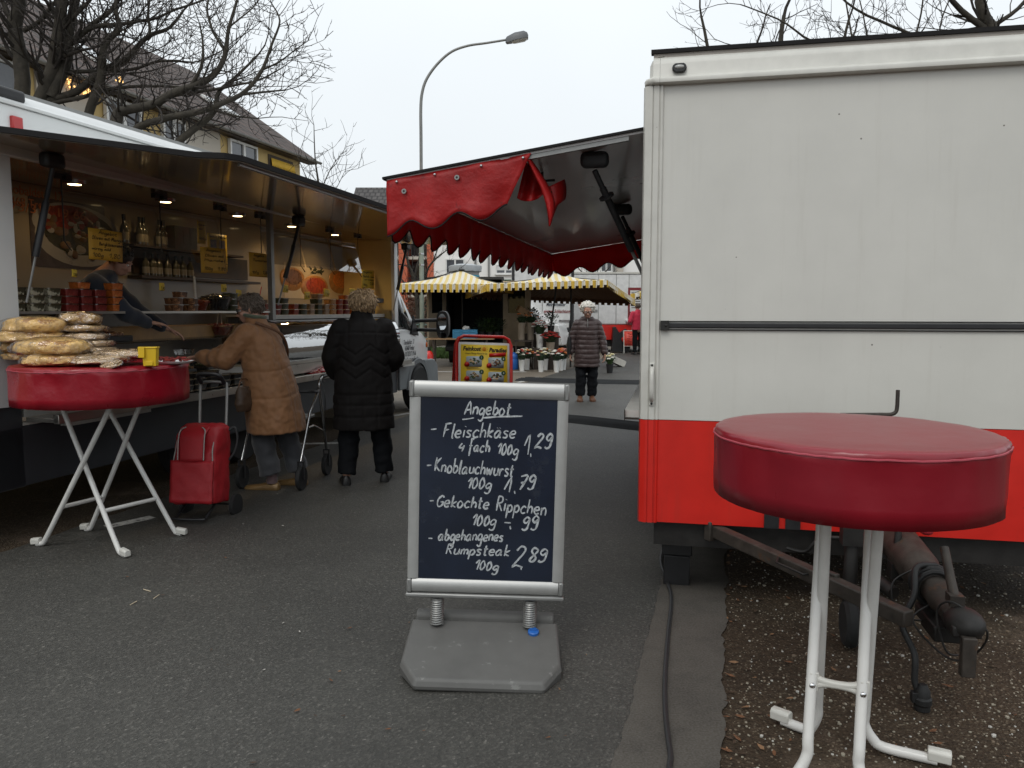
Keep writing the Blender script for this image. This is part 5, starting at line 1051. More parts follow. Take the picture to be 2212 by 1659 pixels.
M['lips'] = mat('lips', (.34, .16, .13), .5); M['strap'] = mat('strap', (.13, .06, .028), .6); M['bag_brown'] = mat('bag_brown', (.06, .035, .02), .55, var=.3, bump=.2)

def add_head(mb, c, R):
    """skull, face, nose, ears and jaw of a head at c turned by R (3x3), joined later into the body"""
    P = lambda x, y, z: V(c) + R @ V((x, y, z))
    mb.ell(P(0, -.012, .03), (.074, .092, .088), 18, 12, R); mb.ell(P(0, .018, -.03), (.062, .072, .075), 16, 10, R); mb.ell(P(0, .045, -.078), (.036, .036, .026), 12, 8, R)
    mb.cone(P(0, .078, .008), .010, P(0, .098, -.026), .0145, 8); mb.ell(P(0, .086, -.034), (.019, .014, .011), 10, 6, R)
    for s in (-1, 1):
        mb.ell(P(s * .033, .066, -.022), (.026, .022, .022), 10, 6, R); mb.ell(P(s * .076, -.010, -.008), (.009, .020, .031), 8, 8, R); mb.ell(P(s * .034, .071, .026), (.026, .016, .009), 8, 6, R)
    mb.ell(P(0, .080, -.058), (.024, .010, .007), 10, 6, R); mb.ell(P(0, .078, -.069), (.020, .010, .007), 10, 6, R)
def face_bits(c, R, par, glasses=False):
    P = lambda x, y, z: V(c) + R @ V((x, y, z))
    for s in (-1, 1):
        b = MB(); b.ell(P(s * .031, .071, .006), (.0125, .0125, .0105), 10, 8, R); e = b.build('eye', M['eye_white'], par)
        b = MB(); b.ell(P(s * .031, .0815, .005), (.0055, .0035, .0055), 8, 6, R); b.build('iris', M['iris'], e)
    b = MB(); b.ell(P(0, .0885, -.060), (.022, .005, .0045), 10, 6, R); b.ell(P(0, .0875, -.067), (.019, .005, .0045), 10, 6, R); b.build('mouth', M['lips'], par)
    if glasses:
        b = MB()
        for s in (-1, 1):
            b.tube([P(s * (.034 + .027 * (abs(cos(t)) ** .6) * (1 if cos(t) > 0 else -1)), .098 - .006 * abs(cos(t)), .006 + .019 * (abs(sin(t)) ** .7) * (1 if sin(t) > 0 else -1)) for t in [2 * pi * j / 20 for j in range(21)]], .005, 6, caps=False)
            b.tube([P(s * .062, .092, .012), P(s * .078, .05, .010), P(s * .080, -.01, .004)], .003, 6)
        b.tube([P(-.008, .099, .010), P(.008, .099, .010)], .0035, 6); g = b.build('glasses', M['frame_dark'], par)
def add_hand(mb, w, d, palm_n, curl=.4, size=1.0, side=1):
    """palm, four unequal fingers and a thumb; d: direction of the fingers, palm_n: the way the palm faces"""
    d = V(d).normalized(); n = V(palm_n).normalized(); s = d.cross(n).normalized() * side; w = V(w); k = size
    for t in (-.026, -.009, .009, .026): mb.cone(w + s * t * .6 * k, .017 * k, w + d * .078 * k + s * t * k, .0115 * k, 8)
    for t, L in ((-.030, .058), (-.010, .074), (.011, .080), (.031, .070)):
        p = w + d * .080 * k + s * t * k; a = d
        for i, f in enumerate((.45, .32, .23)):
            ang = curl * (i + .6) * .75; a = (d * cos(ang) + n * sin(ang)).normalized(); q = p + a * L * f * k; mb.cone(p, (.0098 - .0010 * i) * k, q, (.0088 - .0010 * i) * k, 8); p = q
    p = w + d * .022 * k + s * .030 * k
    for i, (f, an) in enumerate(((.035, .9), (.028, .55), (.022, .3))):
        a = (d * cos(an) + s * sin(an) + n * .35).normalized(); q = p + a * f * k; mb.cone(p, (.0125 - .0015 * i) * k, q, (.0110 - .0015 * i) * k, 8); p = q
def body(par, J, R, hands=()):
    mb = MB(); L = lambda k: V(J[k])
    for s in 'lr':
        mb.cone(L('hip_' + s), .085, L('knee_' + s), .055, 12); mb.cone(L('knee_' + s), .055, L('ankle_' + s), .036, 12); mb.cone(L('ankle_' + s), .034, L('ankle_' + s) * .85 + L('toe_' + s) * .15, .026, 10)
        mb.cone(L('sh_' + s) * .92 + V((0, 0, L('sh_' + s).z * .08 - .03)), .040, L('el_' + s), .034, 10); mb.cone(L('el_' + s), .040, L('wr_' + s), .027, 10)
    mb.cone(L('hip_l'), .09, L('hip_r'), .09); mb.cone((L('hip_l') + L('hip_r')) / 2, .125, L('chest'), .125); mb.cone(L('sh_l') * .8 + V((0, 0, L('sh_l').z * .2 - .035)), .05, L('sh_r') * .8 + V((0, 0, L('sh_r').z * .2 - .035)), .05); mb.cone(L('chest') + V((0, 0, .08)), .085, L('neck'), .058)
    mb.cone(L('neck'), .056, V(J['head']) + R @ V((0, -.02, -.03)), .052); add_head(mb, J['head'], R)
    for h in hands: add_hand(mb, *h)
    return organic('body', mb, .0075, 2, M['skin'], par)
def trouser(par, J, m, r=(.10, .082, .066), wr=.012, low=.0, seed=1):
    mb = MB()
    for s in 'lr':
        a, k, e = V(J['hip_' + s]), V(J['knee_' + s]), V(J['ankle_' + s]); e = e + (k - e).normalized() * low
        mb.cone(a, r[0], k, r[1], 16)
        d = (k - e).normalized(); x = d.orthogonal().normalized(); y = d.cross(x)
        rg = [[e.lerp(k, t) + (x * cos(q) + y * sin(q)) * (r[2] + (r[1] - r[2]) * t) for q in [2 * pi * j / 16 for j in range(16)]] for t in (0, .3, .6, 1.05)]; mb.loft(rg)
    mb.cone(V(J['hip_l']), r[0] * 1.08, V(J['hip_r']), r[0] * 1.08)
    return organic('trousers', mb, .012, 2, m, par, lambda c, n: wr * mnoise.noise(V((c.x * 7, c.y * 7, c.z * 12 + seed))) + wr * .6 * mnoise.noise(V((c.x * 15 + seed, c.y * 15, c.z * 22))))
def shoe(par, heel, toe, m, h=.06, w=.042, name='shoe'):
    mb = MB(); a, t = V(heel), V(toe); d = (t - a); d.z = 0; d.normalize(); s = V((-d.y, d.x, 0)); L = (t - a).length; rg = []
    for u, ww, hh in ((-.02, .55, .7), (.02, .85, .98), (.2, .92, 1), (.4, .9, .95), (.55, 1.0, .75), (.75, 1.1, .62), (.9, .95, .52), (.98, .7, .42), (1.01, .3, .25)):
        p = a + d * L * u; rg.append([V((p.x, p.y, 0)) + s * w * ww * x + V((0, 0, h * hh * z + .004)) for x, z in ((-.9, 0), (-1, .25), (-.85, .65), (-.45, .95), (0, 1), (.45, .95), (.85, .65), (1, .25), (.9, 0))])
    mb.loft(rg); return mb.build(name, m, par, smooth=60)
def ringz(c, rx, ry, n=28, R=None, sq=.85):
    f = lambda q: abs(q) ** sq * (1 if q > 0 else -1)
    return [V(c) + (R @ V((rx * f(cos(t)), ry * f(sin(t)), 0)) if R else V((rx * f(cos(t)), ry * f(sin(t)), 0))) for t in [2 * pi * j / n for j in range(n)]]
def sleeve(mb, pts, rs):
    for i in range(len(pts) - 1): mb.cone(pts[i], rs[i], pts[i + 1], rs[i + 1], 14)
def hair_cap(par, c, R, m, n, seed, shape, ln, rad, name='hair', dirf=None, jt=.35):
    """a head of hair from many tapering locks over a cap"""
    rr = random.Random(seed); mb = MB(); P = lambda v: V(c) + R @ V(v)
    mb.ell(P(shape[0]), shape[1], 20, 14, R)
    for i in range(n):
        t = rr.random() * 2 * pi; z = rr.uniform(-.55, 1); q = sqrt(max(0, 1 - z * z)); d = V((q * cos(t), q * sin(t), z))
        if dirf and not dirf(d): continue
        p = V(shape[0]) + V((d.x * shape[1][0], d.y * shape[1][1], d.z * shape[1][2])) * .98
        fl = V((d.x * .5, d.y * .5 - .25, -.9 if ln > .03 else .2)); fl = (fl - d * fl.dot(d)).normalized(); jit = V((rr.uniform(-1, 1), rr.uniform(-1, 1), rr.uniform(-1, 1))) * jt; fl = (fl + jit).normalized()
        L = ln * rr.uniform(.6, 1.3); k = rad * rr.uniform(.7, 1.3)
        mb.tube([P(p), P(p + fl * L * .4 + d * .010), P(p + fl * L * .8 + d * .008), P(p + fl * L + d * .0)], [k, k * 1.1, k * .8, k * .15], 5)
    return mb.build(name, m, par, smooth=80)

# ---- old woman in the brown coat, reaching over the ledge
pb_ = G(588, 1056); bw = thing('person', 'old woman in a long brown coat and grey trousers reaching towards the counter', 'person', (pb_.x - .05, pb_.y + .08, 0), radians(82), 'shoppers and sellers at the market')
J = dict(hip_l=(-.10, -.03, .82), hip_r=(.10, -.06, .82), knee_l=(-.11, -.0, .46), knee_r=(.10, -.12, .46), ankle_l=(-.11, -.08, .09), ankle_r=(.09, -.24, .09), toe_l=(-.11, .10, .03), toe_r=(.09, -.06, .03),
         chest=(0, .04, 1.20), sh_l=(-.17, .07, 1.33), sh_r=(.17, .05, 1.33), el_l=(-.24, .24, 1.10), el_r=(.17, .36, 1.17), wr_l=(-.22, .46, 1.12), wr_r=(.10, .60, 1.09), neck=(0, .08, 1.40), head=(0, .135, 1.505))
RH = Matrix.Rotation(radians(-14), 3, 'X') @ Matrix.Rotation(radians(4), 3, 'Z')
RH = Matrix.Rotation(radians(24), 3, 'Z') @ RH
body(bw, J, RH, [((.10, .62, 1.09), (-.15, 1, -.12), (0, -.2, -1), .6, 1, 1), ((-.22, .48, 1.12), (.1, 1, -.1), (0, -.2, -1), .6, 1, -1)]); face_bits(J['head'], RH, bw, True)
trouser(bw, J, M['trouser_grey'], (.10, .090, .088), low=.045)
for s in 'lr':
    a = V(J['ankle_' + s]); t = V(J['toe_' + s]); shoe(bw, (a.x, a.y - .06, 0), (t.x, t.y + .06, 0), M['shoe_gold'], .062, .042)
    b = MB(); b.tube([a + V((0, 0, -.03)), a + V((0, 0, .08))], [.044, .046], 14); b.build('sock', M['sock'], bw)
mb = MB(); mb.loft([ringz((0, -.085, .485), .272, .232), ringz((0, -.075, .60), .262, .225), ringz((0, -.05, .78), .245, .21), ringz((0, -.02, .95), .232, .188), ringz((0, .01, 1.12), .225, .172), ringz((0, .04, 1.27), .215, .15), ringz((0, .06, 1.345), .17, .11), ringz((0, .07, 1.40), .095, .088), ringz((0, .085, 1.455), .082, .08)])
sleeve(mb, [(.165, .05, 1.30), (.19, .20, 1.19), (.17, .36, 1.155), (.115, .575, 1.09)], [.10, .098, .086, .062]); sleeve(mb, [(-.165, .07, 1.30), (-.24, .24, 1.10), (-.22, .44, 1.12)], [.10, .09, .062])
def bf(c, n):
    d = .010 * mnoise.noise(V((c.x * 6, c.y * 6, c.z * 3))) + .008 * mnoise.noise(V((c.x * 14, c.y * 14, c.z * 9 + 4))) + .006 * mnoise.noise(V((c.x * 26, c.y * 26, c.z * 30)))
    for z in (.80, 1.02): d -= .007 * exp(-((c.z - z - .02 * sin(c.x * 6)) / .010) ** 2)
    for x in (-.08, .09): d -= .006 * exp(-((c.x - x) / .009) ** 2) * (n.y < -.2)
    if c.y > .18: d += .008 * sin(c.y * 62 + c.x * 20) * max(0, 1 - abs(c.y - .36) / .25)
    return d
organic('coat', mb, .011, 2, M['coat_brown'], bw, bf)
b = MB(); b.tube([V((.085 * cos(t), .085 + .083 * sin(t), 1.452 + .012 * sin(t))) for t in [2 * pi * j / 24 for j in range(25)]], .016, 8, caps=False); b.build('scarf', cloth('scarf_green', (.10, .12, .08)), bw)
hair_cap(bw, J['head'], RH, M['hair_grey'], 900, 4, ((0, -.022, .034), (.085, .098, .090)), .042, .0052, dirf=lambda d: d.y < .62 and not (d.y > .15 and d.z < .15))
b = MB(); b.tube(smooth_path([(-.12, .02, 1.40), (.0, -.145, 1.30), (.15, -.13, 1.12), (.245, .0, .98), (.25, .10, .93)], 6), .012, 6); 
b.build('bag_strap', M['strap'], bw)
hb = thing('handbag', 'small brown leather handbag hanging at the front of the brown coat', 'handbag', (pb_.x - .15, pb_.y - .17, .78), radians(70)); hb.scale = (.72, .72, .8)
mb = MB(); mb.loft([ringz((0, 0, -.12), .12, .05), ringz((0, 0, -.05), .14, .07), ringz((0, 0, .08), .12, .055), ringz((0, 0, .13), .10, .03)]); organic('bag', mb, .010, 3, M['bag_brown'], hb, lambda c, n: .006 * mnoise.noise(c * 18))
b = MB(); b.tube(smooth_path([(-.09, 0, .13), (-.05, 0, .20), (.05, 0, .20), (.09, 0, .13)], 5), .008, 6); b.ell((.02, -.05, .10), (.012, .006, .012), 8, 6); b.build('strap', M['strap'], hb)
q = LT.on(408, 768, 0, .12); gb = thing('food_parcel', 'clear lidded food parcel in the brown-coated woman\'s dark gloved hand', 'parcel', LT.w(.10, q.y - .03, 1.135), RZ)
b = MB(); f_ = lambda s_, z: [V((x * .055 * s_, y * .08 * s_, z)) for x, y in ((-1, -.8), (-.8, -1), (.8, -1), (1, -.8), (1, .8), (.8, 1), (-.8, 1), (-1, .8))]; b.loft([f_(.85, 0), f_(1, .04), f_(.9, .048)]); b.build('tub', M['lid'], gb)
mb = MB(); add_hand(mb, (.105, .565, 1.09), (-.15, 1, -.12), (0, -.2, -1), .62, 1.16, 1); mb.cone((.115, .55, 1.09), .04, (.105, .60, 1.085), .036); organic('glove', mb, .006, 2, M['glove'], bw)

# ---- woman in the black quilted coat, seen from behind
pk = G(786, 1046); kw = thing('person', 'blond woman in a long black quilted coat seen from behind', 'person', (pk.x, pk.y + .06, 0), radians(10), 'shoppers and sellers at the market')
J = dict(hip_l=(-.10, 0, .84), hip_r=(.10, 0, .84), knee_l=(-.13, .02, .46), knee_r=(.14, .02, .46), ankle_l=(-.155, -.05, .09), ankle_r=(.165, .03, .09), toe_l=(-.18, .12, .03), toe_r=(.20, .20, .03),
         chest=(0, .02, 1.24), sh_l=(-.18, .0, 1.36), sh_r=(.18, .0, 1.36), el_l=(-.24, .03, 1.10), el_r=(.245, .05, 1.10), wr_l=(-.20, .26, 1.02), wr_r=(.195, .26, 1.05), neck=(0, .02, 1.43), head=(-.0, .05, 1.535))
RH = Matrix.Rotation(radians(22), 3, 'Z') @ Matrix.Rotation(radians(-8), 3, 'X')
body(kw, J, RH, [((-.23, .28, 1.02), (.3, 1, -.1), (.5, 0, -1), .5, 1, -1), ((.22, .28, 1.05), (-.3, 1, -.1), (-.5, 0, -1), .5, 1, 1)]); face_bits(J['head'], RH, kw, True)
trouser(kw, J, M['trouser_dark'], (.105, .090, .082), wr=.014, seed=5)
for s in 'lr': a = V(J['ankle_' + s]); t = V(J['toe_' + s]); shoe(kw, (a.x, a.y - .06, 0), (t.x, t.y + .06, 0), M['shoe_black'], .085, .046)
mb = MB(); mb.loft([ringz((0, .0, .485), .266, .20), ringz((0, .0, .575), .262, .20), ringz((0, .0, .70), .260, .20), ringz((0, 0, .86), .250, .19), ringz((0, .0, 1.02), .238, .18), ringz((0, 0, 1.17), .232, .172), ringz((0, .0, 1.30), .222, .155), ringz((0, .0, 1.385), .18, .115), ringz((0, .01, 1.425), .10, .092), ringz((0, .015, 1.49), .088, .085)])
sleeve(mb, [(-.175, 0, 1.33), (-.248, .02, 1.10), (-.235, .12, .98), (-.20, .26, 1.0)], [.105, .10, .088, .062]); sleeve(mb, [(.175, 0, 1.33), (.255, .03, 1.10), (.235, .15, 1.03), (.195, .27, 1.05)], [.105, .10, .088, .062])
def kf(c, n):
    d = .009 * mnoise.noise(V((c.x * 7, c.y * 7, c.z * 6))) + .006 * mnoise.noise(V((c.x * 18, c.y * 18, c.z * 18)))
    if abs(c.x) < .235 and n.y < .1:
        zz = abs(((c.x + .06) / .125) % 2 - 1) * .085
        for z in (1.17, 1.07, .97): d -= .010 * exp(-((c.z - z + .0 + zz - .04) / .010) ** 2)
        for x in (-.12, .0, .12): d -= .006 * exp(-((c.x - x) / .008) ** 2) * (c.z < .86 or c.z > 1.19)
        d -= .008 * exp(-((c.z - 1.315 + .25 * c.x * c.x) / .009) ** 2)
    for z in (.60, .70, .79): d -= .007 * exp(-((c.z - z) / .011) ** 2)
    return d
organic('coat', mb, .010, 2, M['coat_black'], kw, kf)
hair_cap(kw, J['head'], RH, M['hair_blond'], 1300, 9, ((0, -.024, .030), (.094, .110, .100)), .060, .0050, dirf=lambda d: d.y < .55 and not (d.y > .25 and d.z < .1))

# ---- woman walking towards the camera
pw_ = G(1263, 866); ww = thing('person', 'white haired woman with glasses in a plum quilted coat walking down the lane', 'person', (pw_.x + .03, pw_.y, 0), radians(178), 'shoppers and sellers at the market')
J = dict(hip_l=(-.09, 0, .84), hip_r=(.09, 0, .84), knee_l=(-.095, .02, .46), knee_r=(.10, .03, .46), ankle_l=(-.09, -.04, .09), ankle_r=(.105, .02, .09), toe_l=(-.10, .10, .03), toe_r=(.12, .16, .03),
         chest=(0, .01, 1.20), sh_l=(-.17, .0, 1.31), sh_r=(.17, .0, 1.31), el_l=(-.245, .0, 1.04), el_r=(.245, .0, 1.04), wr_l=(-.29, .06, .78), wr_r=(.28, .06, .79), neck=(0, .02, 1.38), head=(.0, .075, 1.475))
RH = Matrix.Rotation(radians(-12), 3, 'X') @ Matrix.Rotation(radians(3), 3, 'Y')
body(ww, J, RH, [((-.29, .07, .78), (.05, .1, -1), (1, .1, 0), .6, 1, 1), ((.28, .07, .79), (-.05, .1, -1), (-1, .1, 0), .6, 1, -1)]); face_bits(J['head'], RH, ww, True)
trouser(ww, J, M['trouser_black'], (.105, .088, .080), seed=9)
for s in 'lr': a = V(J['ankle_' + s]); t = V(J['toe_' + s]); shoe(ww, (a.x, a.y - .06, 0), (t.x, t.y + .06, 0), M['shoe_tan'], .115, .050)
mb = MB(); mb.loft([ringz((0, .0, .575), .218, .165), ringz((0, 0, .72), .214, .165), ringz((0, 0, .88), .200, .155), ringz((0, 0, 1.0), .186, .148), ringz((0, 0, 1.12), .184, .15), ringz((0, 0, 1.24), .185, .142), ringz((0, .0, 1.33), .165, .11), ringz((0, .01, 1.375), .105, .095), ringz((0, .015, 1.40), .100, .092)])
sleeve(mb, [(-.155, 0, 1.275), (-.245, 0, 1.04), (-.285, .05, .81)], [.078, .068, .058]); sleeve(mb, [(.155, 0, 1.275), (.245, 0, 1.04), (.275, .05, .82)], [.078, .068, .058])
def wf(c, n):
    z = c.z + .012 * mnoise.noise(V((c.x * 6, c.y * 6, 1))); p = (z / .078) % 1
    d = .011 * sin(pi * p) ** .55 - .006 + .006 * mnoise.noise(V((c.x * 16, c.y * 16, c.z * 16)))
    if abs(c.x) < .012 and n.y > .3: d -= .006
    return d
ct = organic('coat', mb, .0085, 2, M['coat_plum'], ww, wf)
b = MB(); b.tube([(0, .120, 1.36), (0, .150, 1.28), (0, .152, 1.22)], .005, 6); b.build('zip', M['alu_dark'], ct)
hair_cap(ww, J['head'], RH, M['hair_white'], 560, 12, ((0, -.040, .052), (.106, .094, .092)), .030, .0155, dirf=lambda d: not (d.y > .25 and d.z < .30), jt=.6)
hbg = thing('shoulder_bag', 'dark shoulder bag hanging at the walking woman\'s side', 'shoulder bag', (pw_.x - .26, pw_.y - .02, .93), radians(80)); 
b = MB(); b.loft([ringz((0, 0, -.15), .11, .035), ringz((0, 0, .0), .12, .05), ringz((0, 0, .13), .11, .03)]); b.build('bag', M['black_plastic'], hbg); b = MB(); b.tube(smooth_path([(-.08, 0, .13), (-.02, .0, .40), (.08, 0, .13)], 6), .010, 6); b.build('strap', M['black_plastic'], hbg)

# ---- seller leaning over the counter
sp = LT.w(-.50, 1.05, .40); sw = thing('person', 'dark haired seller in a navy jumper leaning over the counter inside the truck', 'person', (sp.x, sp.y, .40), RZ - radians(62), 'shoppers and sellers at the market')
J = dict(hip_l=(-.10, -.10, .86), hip_r=(.10, -.10, .86), knee_l=(-.10, -.08, .47), knee_r=(.10, -.08, .47), ankle_l=(-.10, -.10, .09), ankle_r=(.10, -.10, .09), toe_l=(-.10, .08, .03), toe_r=(.10, .08, .03),
         chest=(0, .08, 1.22), sh_l=(-.19, .16, 1.33), sh_r=(.19, .16, 1.33), el_l=(-.24, .34, 1.10), el_r=(.20, .36, 1.08), wr_l=(-.26, .56, .95), wr_r=(.05, .50, 1.0), neck=(0, .19, 1.41), head=(0, .29, 1.49))
RH = Matrix.Rotation(radians(-34), 3, 'X')
body(sw, J, RH, [((-.26, .58, .94), (-.1, 1, -.5), (.2, -.3, -1), .5, 1, -1), ((.05, .52, 1.0), (-.4, 1, -.2), (0, -.2, -1), .5, 1, 1)]); face_bits(J['head'], RH, sw)
trouser(sw, J, M['trouser_black'])
mb = MB(); mb.loft([ringz((0, -.11, .82), .19, .14), ringz((0, -.06, 1.0), .20, .15), ringz((0, .04, 1.18), .215, .15), ringz((0, .12, 1.31), .21, .13), ringz((0, .17, 1.385), .13, .10), ringz((0, .19, 1.42), .075, .075)])
sleeve(mb, [(-.19, .15, 1.30), (-.24, .34, 1.10), (-.255, .53, .965)], [.088, .072, .052]); sleeve(mb, [(.19, .15, 1.30), (.20, .36, 1.08), (.06, .48, 1.0)], [.088, .072, .052]); organic('jumper', mb, .012, 3, M['jumper_navy'], sw, lambda c, n: .009 * mnoise.noise(c * 11))
hair_cap(sw, J['head'], RH, M['hair_dark'], 420, 15, ((0, -.02, .036), (.084, .098, .088)), .04, .008, dirf=lambda d: d.y < .6 and not (d.y > .2 and d.z < .2))

# ---- far shopper in a pink jacket, half behind the trailer
pf = PY(1372, 765, 27); fw_ = thing('person', 'far shopper in a pink jacket standing behind the small red board', 'person', (pf.x, 26.5, 0), radians(20), 'shoppers and sellers at the market')
J = dict(hip_l=(-.10, 0, .86), hip_r=(.10, 0, .86), knee_l=(-.11, 0, .47), knee_r=(.11, 0, .47), ankle_l=(-.11, 0, .09), ankle_r=(.11, 0, .09), toe_l=(-.12, .16, .03), toe_r=(.12, .16, .03), chest=(0, .02, 1.26), sh_l=(-.19, 0, 1.42), sh_r=(.19, 0, 1.42), el_l=(-.30, .0, 1.14), el_r=(.30, 0, 1.14), wr_l=(-.24, .22, 1.05), wr_r=(.24, .22, 1.05), neck=(0, .02, 1.48), head=(0, .04, 1.60))
RH = Matrix.Rotation(0, 3, 'X'); body(fw_, J, RH, [((-.24, .24, 1.05), (.2, 1, 0), (0, 0, -1), .5, 1, -1), ((.24, .24, 1.05), (-.2, 1, 0), (0, 0, -1), .5, 1, 1)]); trouser(fw_, J, M['trouser_dark'])
for s in 'lr': a = V(J['ankle_' + s]); t = V(J['toe_' + s]); shoe(fw_, (a.x, a.y - .06, 0), (t.x, t.y + .06, 0), M['shoe_black'], .08, .046)
mb = MB(); mb.loft([ringz((0, 0, .84), .22, .16), ringz((0, 0, 1.1), .21, .16), ringz((0, 0, 1.35), .22, .15), ringz((0, 0, 1.46), .12, .10), ringz((0, .01, 1.52), .08, .08)]); sleeve(mb, [(-.19, 0, 1.39), (-.30, 0, 1.14), (-.24, .20, 1.05)], [.09, .08, .06]); sleeve(mb, [(.19, 0, 1.39), (.30, 0, 1.14), (.24, .20, 1.05)], [.09, .08, .06]); organic('jacket', mb, .014, 3, M['jacket_pink'], fw_, lambda c, n: .01 * mnoise.noise(c * 9))
hair_cap(fw_, J['head'], RH, M['hair_grey'], 250, 17, ((0, -.02, .036), (.084, .098, .088)), .03, .009, dirf=lambda d: d.y < .5)

# ---------------------------------------------------------------- red shopping trolley
M['trolley_red'] = mat('trolley_red', (.36, .012, .018), .55, var=.12, scale=6, bump=.3, bscale=9, bdist=.015); M['reflect_piping'] = mat('reflect_piping', (.34, .32, .30), .4)
pt = G(434, 1128); st = thing('shopping_trolley', 'red wheeled shopping bag standing on the lane beside the left table', 'shopping trolley', (pt.x - .05, pt.y + .10, 0), (radians(-7), 0, radians(-8)))
mb = MB(); sq = lambda c, rx, ry: ringz(c, rx, ry, 32, None, .35)
mb.loft([sq((0, .02, .115), .165, .125), sq((0, .02, .30), .168, .13), sq((0, .02, .48), .166, .125), sq((0, .03, .60), .168, .12), sq((0, .045, .66), .155, .105), sq((0, .055, .685), .12, .08)])
bgm = organic('bag', mb, .012, 3, M['trolley_red'], st, lambda c, n: .012 * mnoise.noise(V((c.x * 8, c.y * 8, c.z * 7))) + .007 * mnoise.noise(V((c.x * 20, c.y * 20, c.z * 16))))
b = MB(); b.grid(lambda u, v: V(((u - .5) * (.20 - .02 * (1 - v)), -.128 - .012 * sin(pi * u) + (.0 if v < .62 else (v - .62) * .30), .42 + .30 * v - (.0 if v < .62 else (v - .62) ** 2 * .30))), 12, 12); b.build('front_flap', M['trolley_red'], bgm, solid=.012)
b = MB(); b.grid(lambda u, v: V(((u - .5) * .32, -.120 - .012 * sin(pi * u) * (1 - .4 * v) + .008 * mnoise.noise(V((u * 5, v * 5, 2))), .125 + .30 * v)), 14, 12); b.build('pocket', M['trolley_red'], bgm, solid=.014)
for s in (-1, 1):
    b = MB(); b.tube(smooth_path([(s * .148, -.112, .13), (s * .150, -.114, .30), (s * .148, -.108, .42), (s * .140, -.098, .50), (s * .140, -.078, .57), (s * .130, -.03, .612)], 5), .0045, 6); b.tube(smooth_path([(s * .098, -.142, .43), (s * .098, -.138, .58), (s * .092, -.120, .64), (s * .06, -.105, .662)], 5), .0042, 6); b.build('piping', M['reflect_piping'], bgm)
b = MB(); b.tube(smooth_path([(-.105, .13, .12), (-.105, .15, .60), (-.105, .15, .94), (-.09, .14, .985), (0, .13, .995), (.09, .14, .985), (.105, .15, .94), (.105, .15, .60), (.105, .13, .12)], 5), .011, 8); fr_ = b.build('frame', M['alu_dark'], st)
b = MB(); b.tube(smooth_path([(-.09, .135, .985), (-.08, .07, 1.04), (.0, .06, 1.05), (.08, .07, 1.04), (.09, .135, .985)], 5), .016, 10); b.build('handle', M['black_plastic'], fr_)
b = MB(); b.tube(smooth_path([(-.11, .02, .115), (-.11, -.10, .03), (-.10, -.15, .016), (.10, -.15, .016), (.11, -.10, .03), (.11, .02, .115)], 4), .010, 8); b.tube([(-.2, .16, .09), (.2, .16, .09)], .008, 8); b.build('stand', M['black_plastic'], st)
for s in (-1, 1):
    b = MB(); b.lathe([(0, -.016), (.06, -.018), (.082, -.014), (.082, .014), (.06, .018), (0, .016)], 24, (s * .195, .16, .085), Matrix.Rotation(pi / 2, 3, 'Y')); b.build('wheel', M['tyre'], st)
b = MB(); b.tube(smooth_path([(.15, .10, .64), (.19, .12, .66), (.215, .12, .58), (.20, .11, .48), (.16, .10, .42)], 5), .010, 6); b.build('strap', M['black_plastic'], st)

# ---------------------------------------------------------------- rollator
ra, rb = G(659, 1054), G(700, 1030); rd = (ra - rb).normalized(); rs_ = V((rd.y, -rd.x, 0)) ; rmid = (ra + rb) / 2 + rs_ * (.26 if rs_.x < 0 else -.26)
ro = thing('rollator', 'grey four wheeled walking frame parked between the two shoppers', 'rollator', (rmid.x, rmid.y, 0), atan2(rd.y, rd.x) - pi / 2)
def rw(x, y, r=.10):
    b = MB(); MX = Matrix.Rotation(pi / 2, 3, 'Y'); b.lathe([(r * .80, -.016), (r * .95, -.018), (r, -.010), (r, .010), (r * .95, .018), (r * .80, .016)], 30, (x, y, r), MX); w = b.build('wheel', M['tyre'], ro)
    b = MB(); b.lathe([(0, -.014), (.022, -.014), (.022, .014), (0, .014)], 14, (x, y, r), MX); 
    for k in range(6): b.box(V((x, y + r * .5 * cos(k * pi / 3), r + r * .5 * sin(k * pi / 3))), (.012, .016, r * .75), Matrix.Rotation(k * pi / 3 - pi / 2, 3, 'X'))
    b.build('rim', M['black_plastic'], w)
for s in (-1, 1):
    x = s * .26; rw(x, .30); rw(x, -.30)
    b = MB(); b.tube(smooth_path([(x, -.30, .24), (x, -.22, .55), (x, -.16, .80), (x, -.17, .87), (x, -.22, .905), (x, -.33, .91)], 5), .0125, 10); b.tube([(x, .30, .24), (x, .08, .62), (x, -.14, .80)], .0115, 10); b.tube(smooth_path([(x, -.24, .42), (x, -.12, .46), (x, .0, .50), (x, .12, .50)], 4), .009, 8); fr_ = b.build('frame', M['steel'], ro)
    b = MB(); b.tube([(x, -.24, .907), (x, -.36, .912)], .019, 10); b.build('hand_grip', M['black_plastic'], fr_)
    b = MB(); b.tube(smooth_path([(x, -.20, .88), (x, -.27, .86), (x, -.33, .865)], 4), .006, 6); b.tube(smooth_path([(x, -.20, .87), (x + s * .05, -.16, .74), (x + s * .02, -.22, .5), (x, -.29, .24)], 5), .004, 6); b.build('brake_lever', M['black_plastic'], fr_)
    for y in (-.30, .30):
        b = MB(); b.box((x - .024, y, .165), (.008, .03, .15)); b.box((x + .024, y, .165), (.008, .03, .15)); b.box((x, y, .238), (.056, .034, .012)); b.build('fork', M['black_plastic'], fr_)
b = MB(); b.bx(-.22, .22, -.15, .10, .555, .585); b.build('seat', M['alu_dark'], ro, bevel=.01)
b = MB(); b.tube(smooth_path([(-.26, -.14, .78), (-.24, .02, .80), (0, .08, .80), (.24, .02, .80), (.26, -.14, .78)], 5), .012, 8); b.build('back_bar', M['black_plastic'], ro)
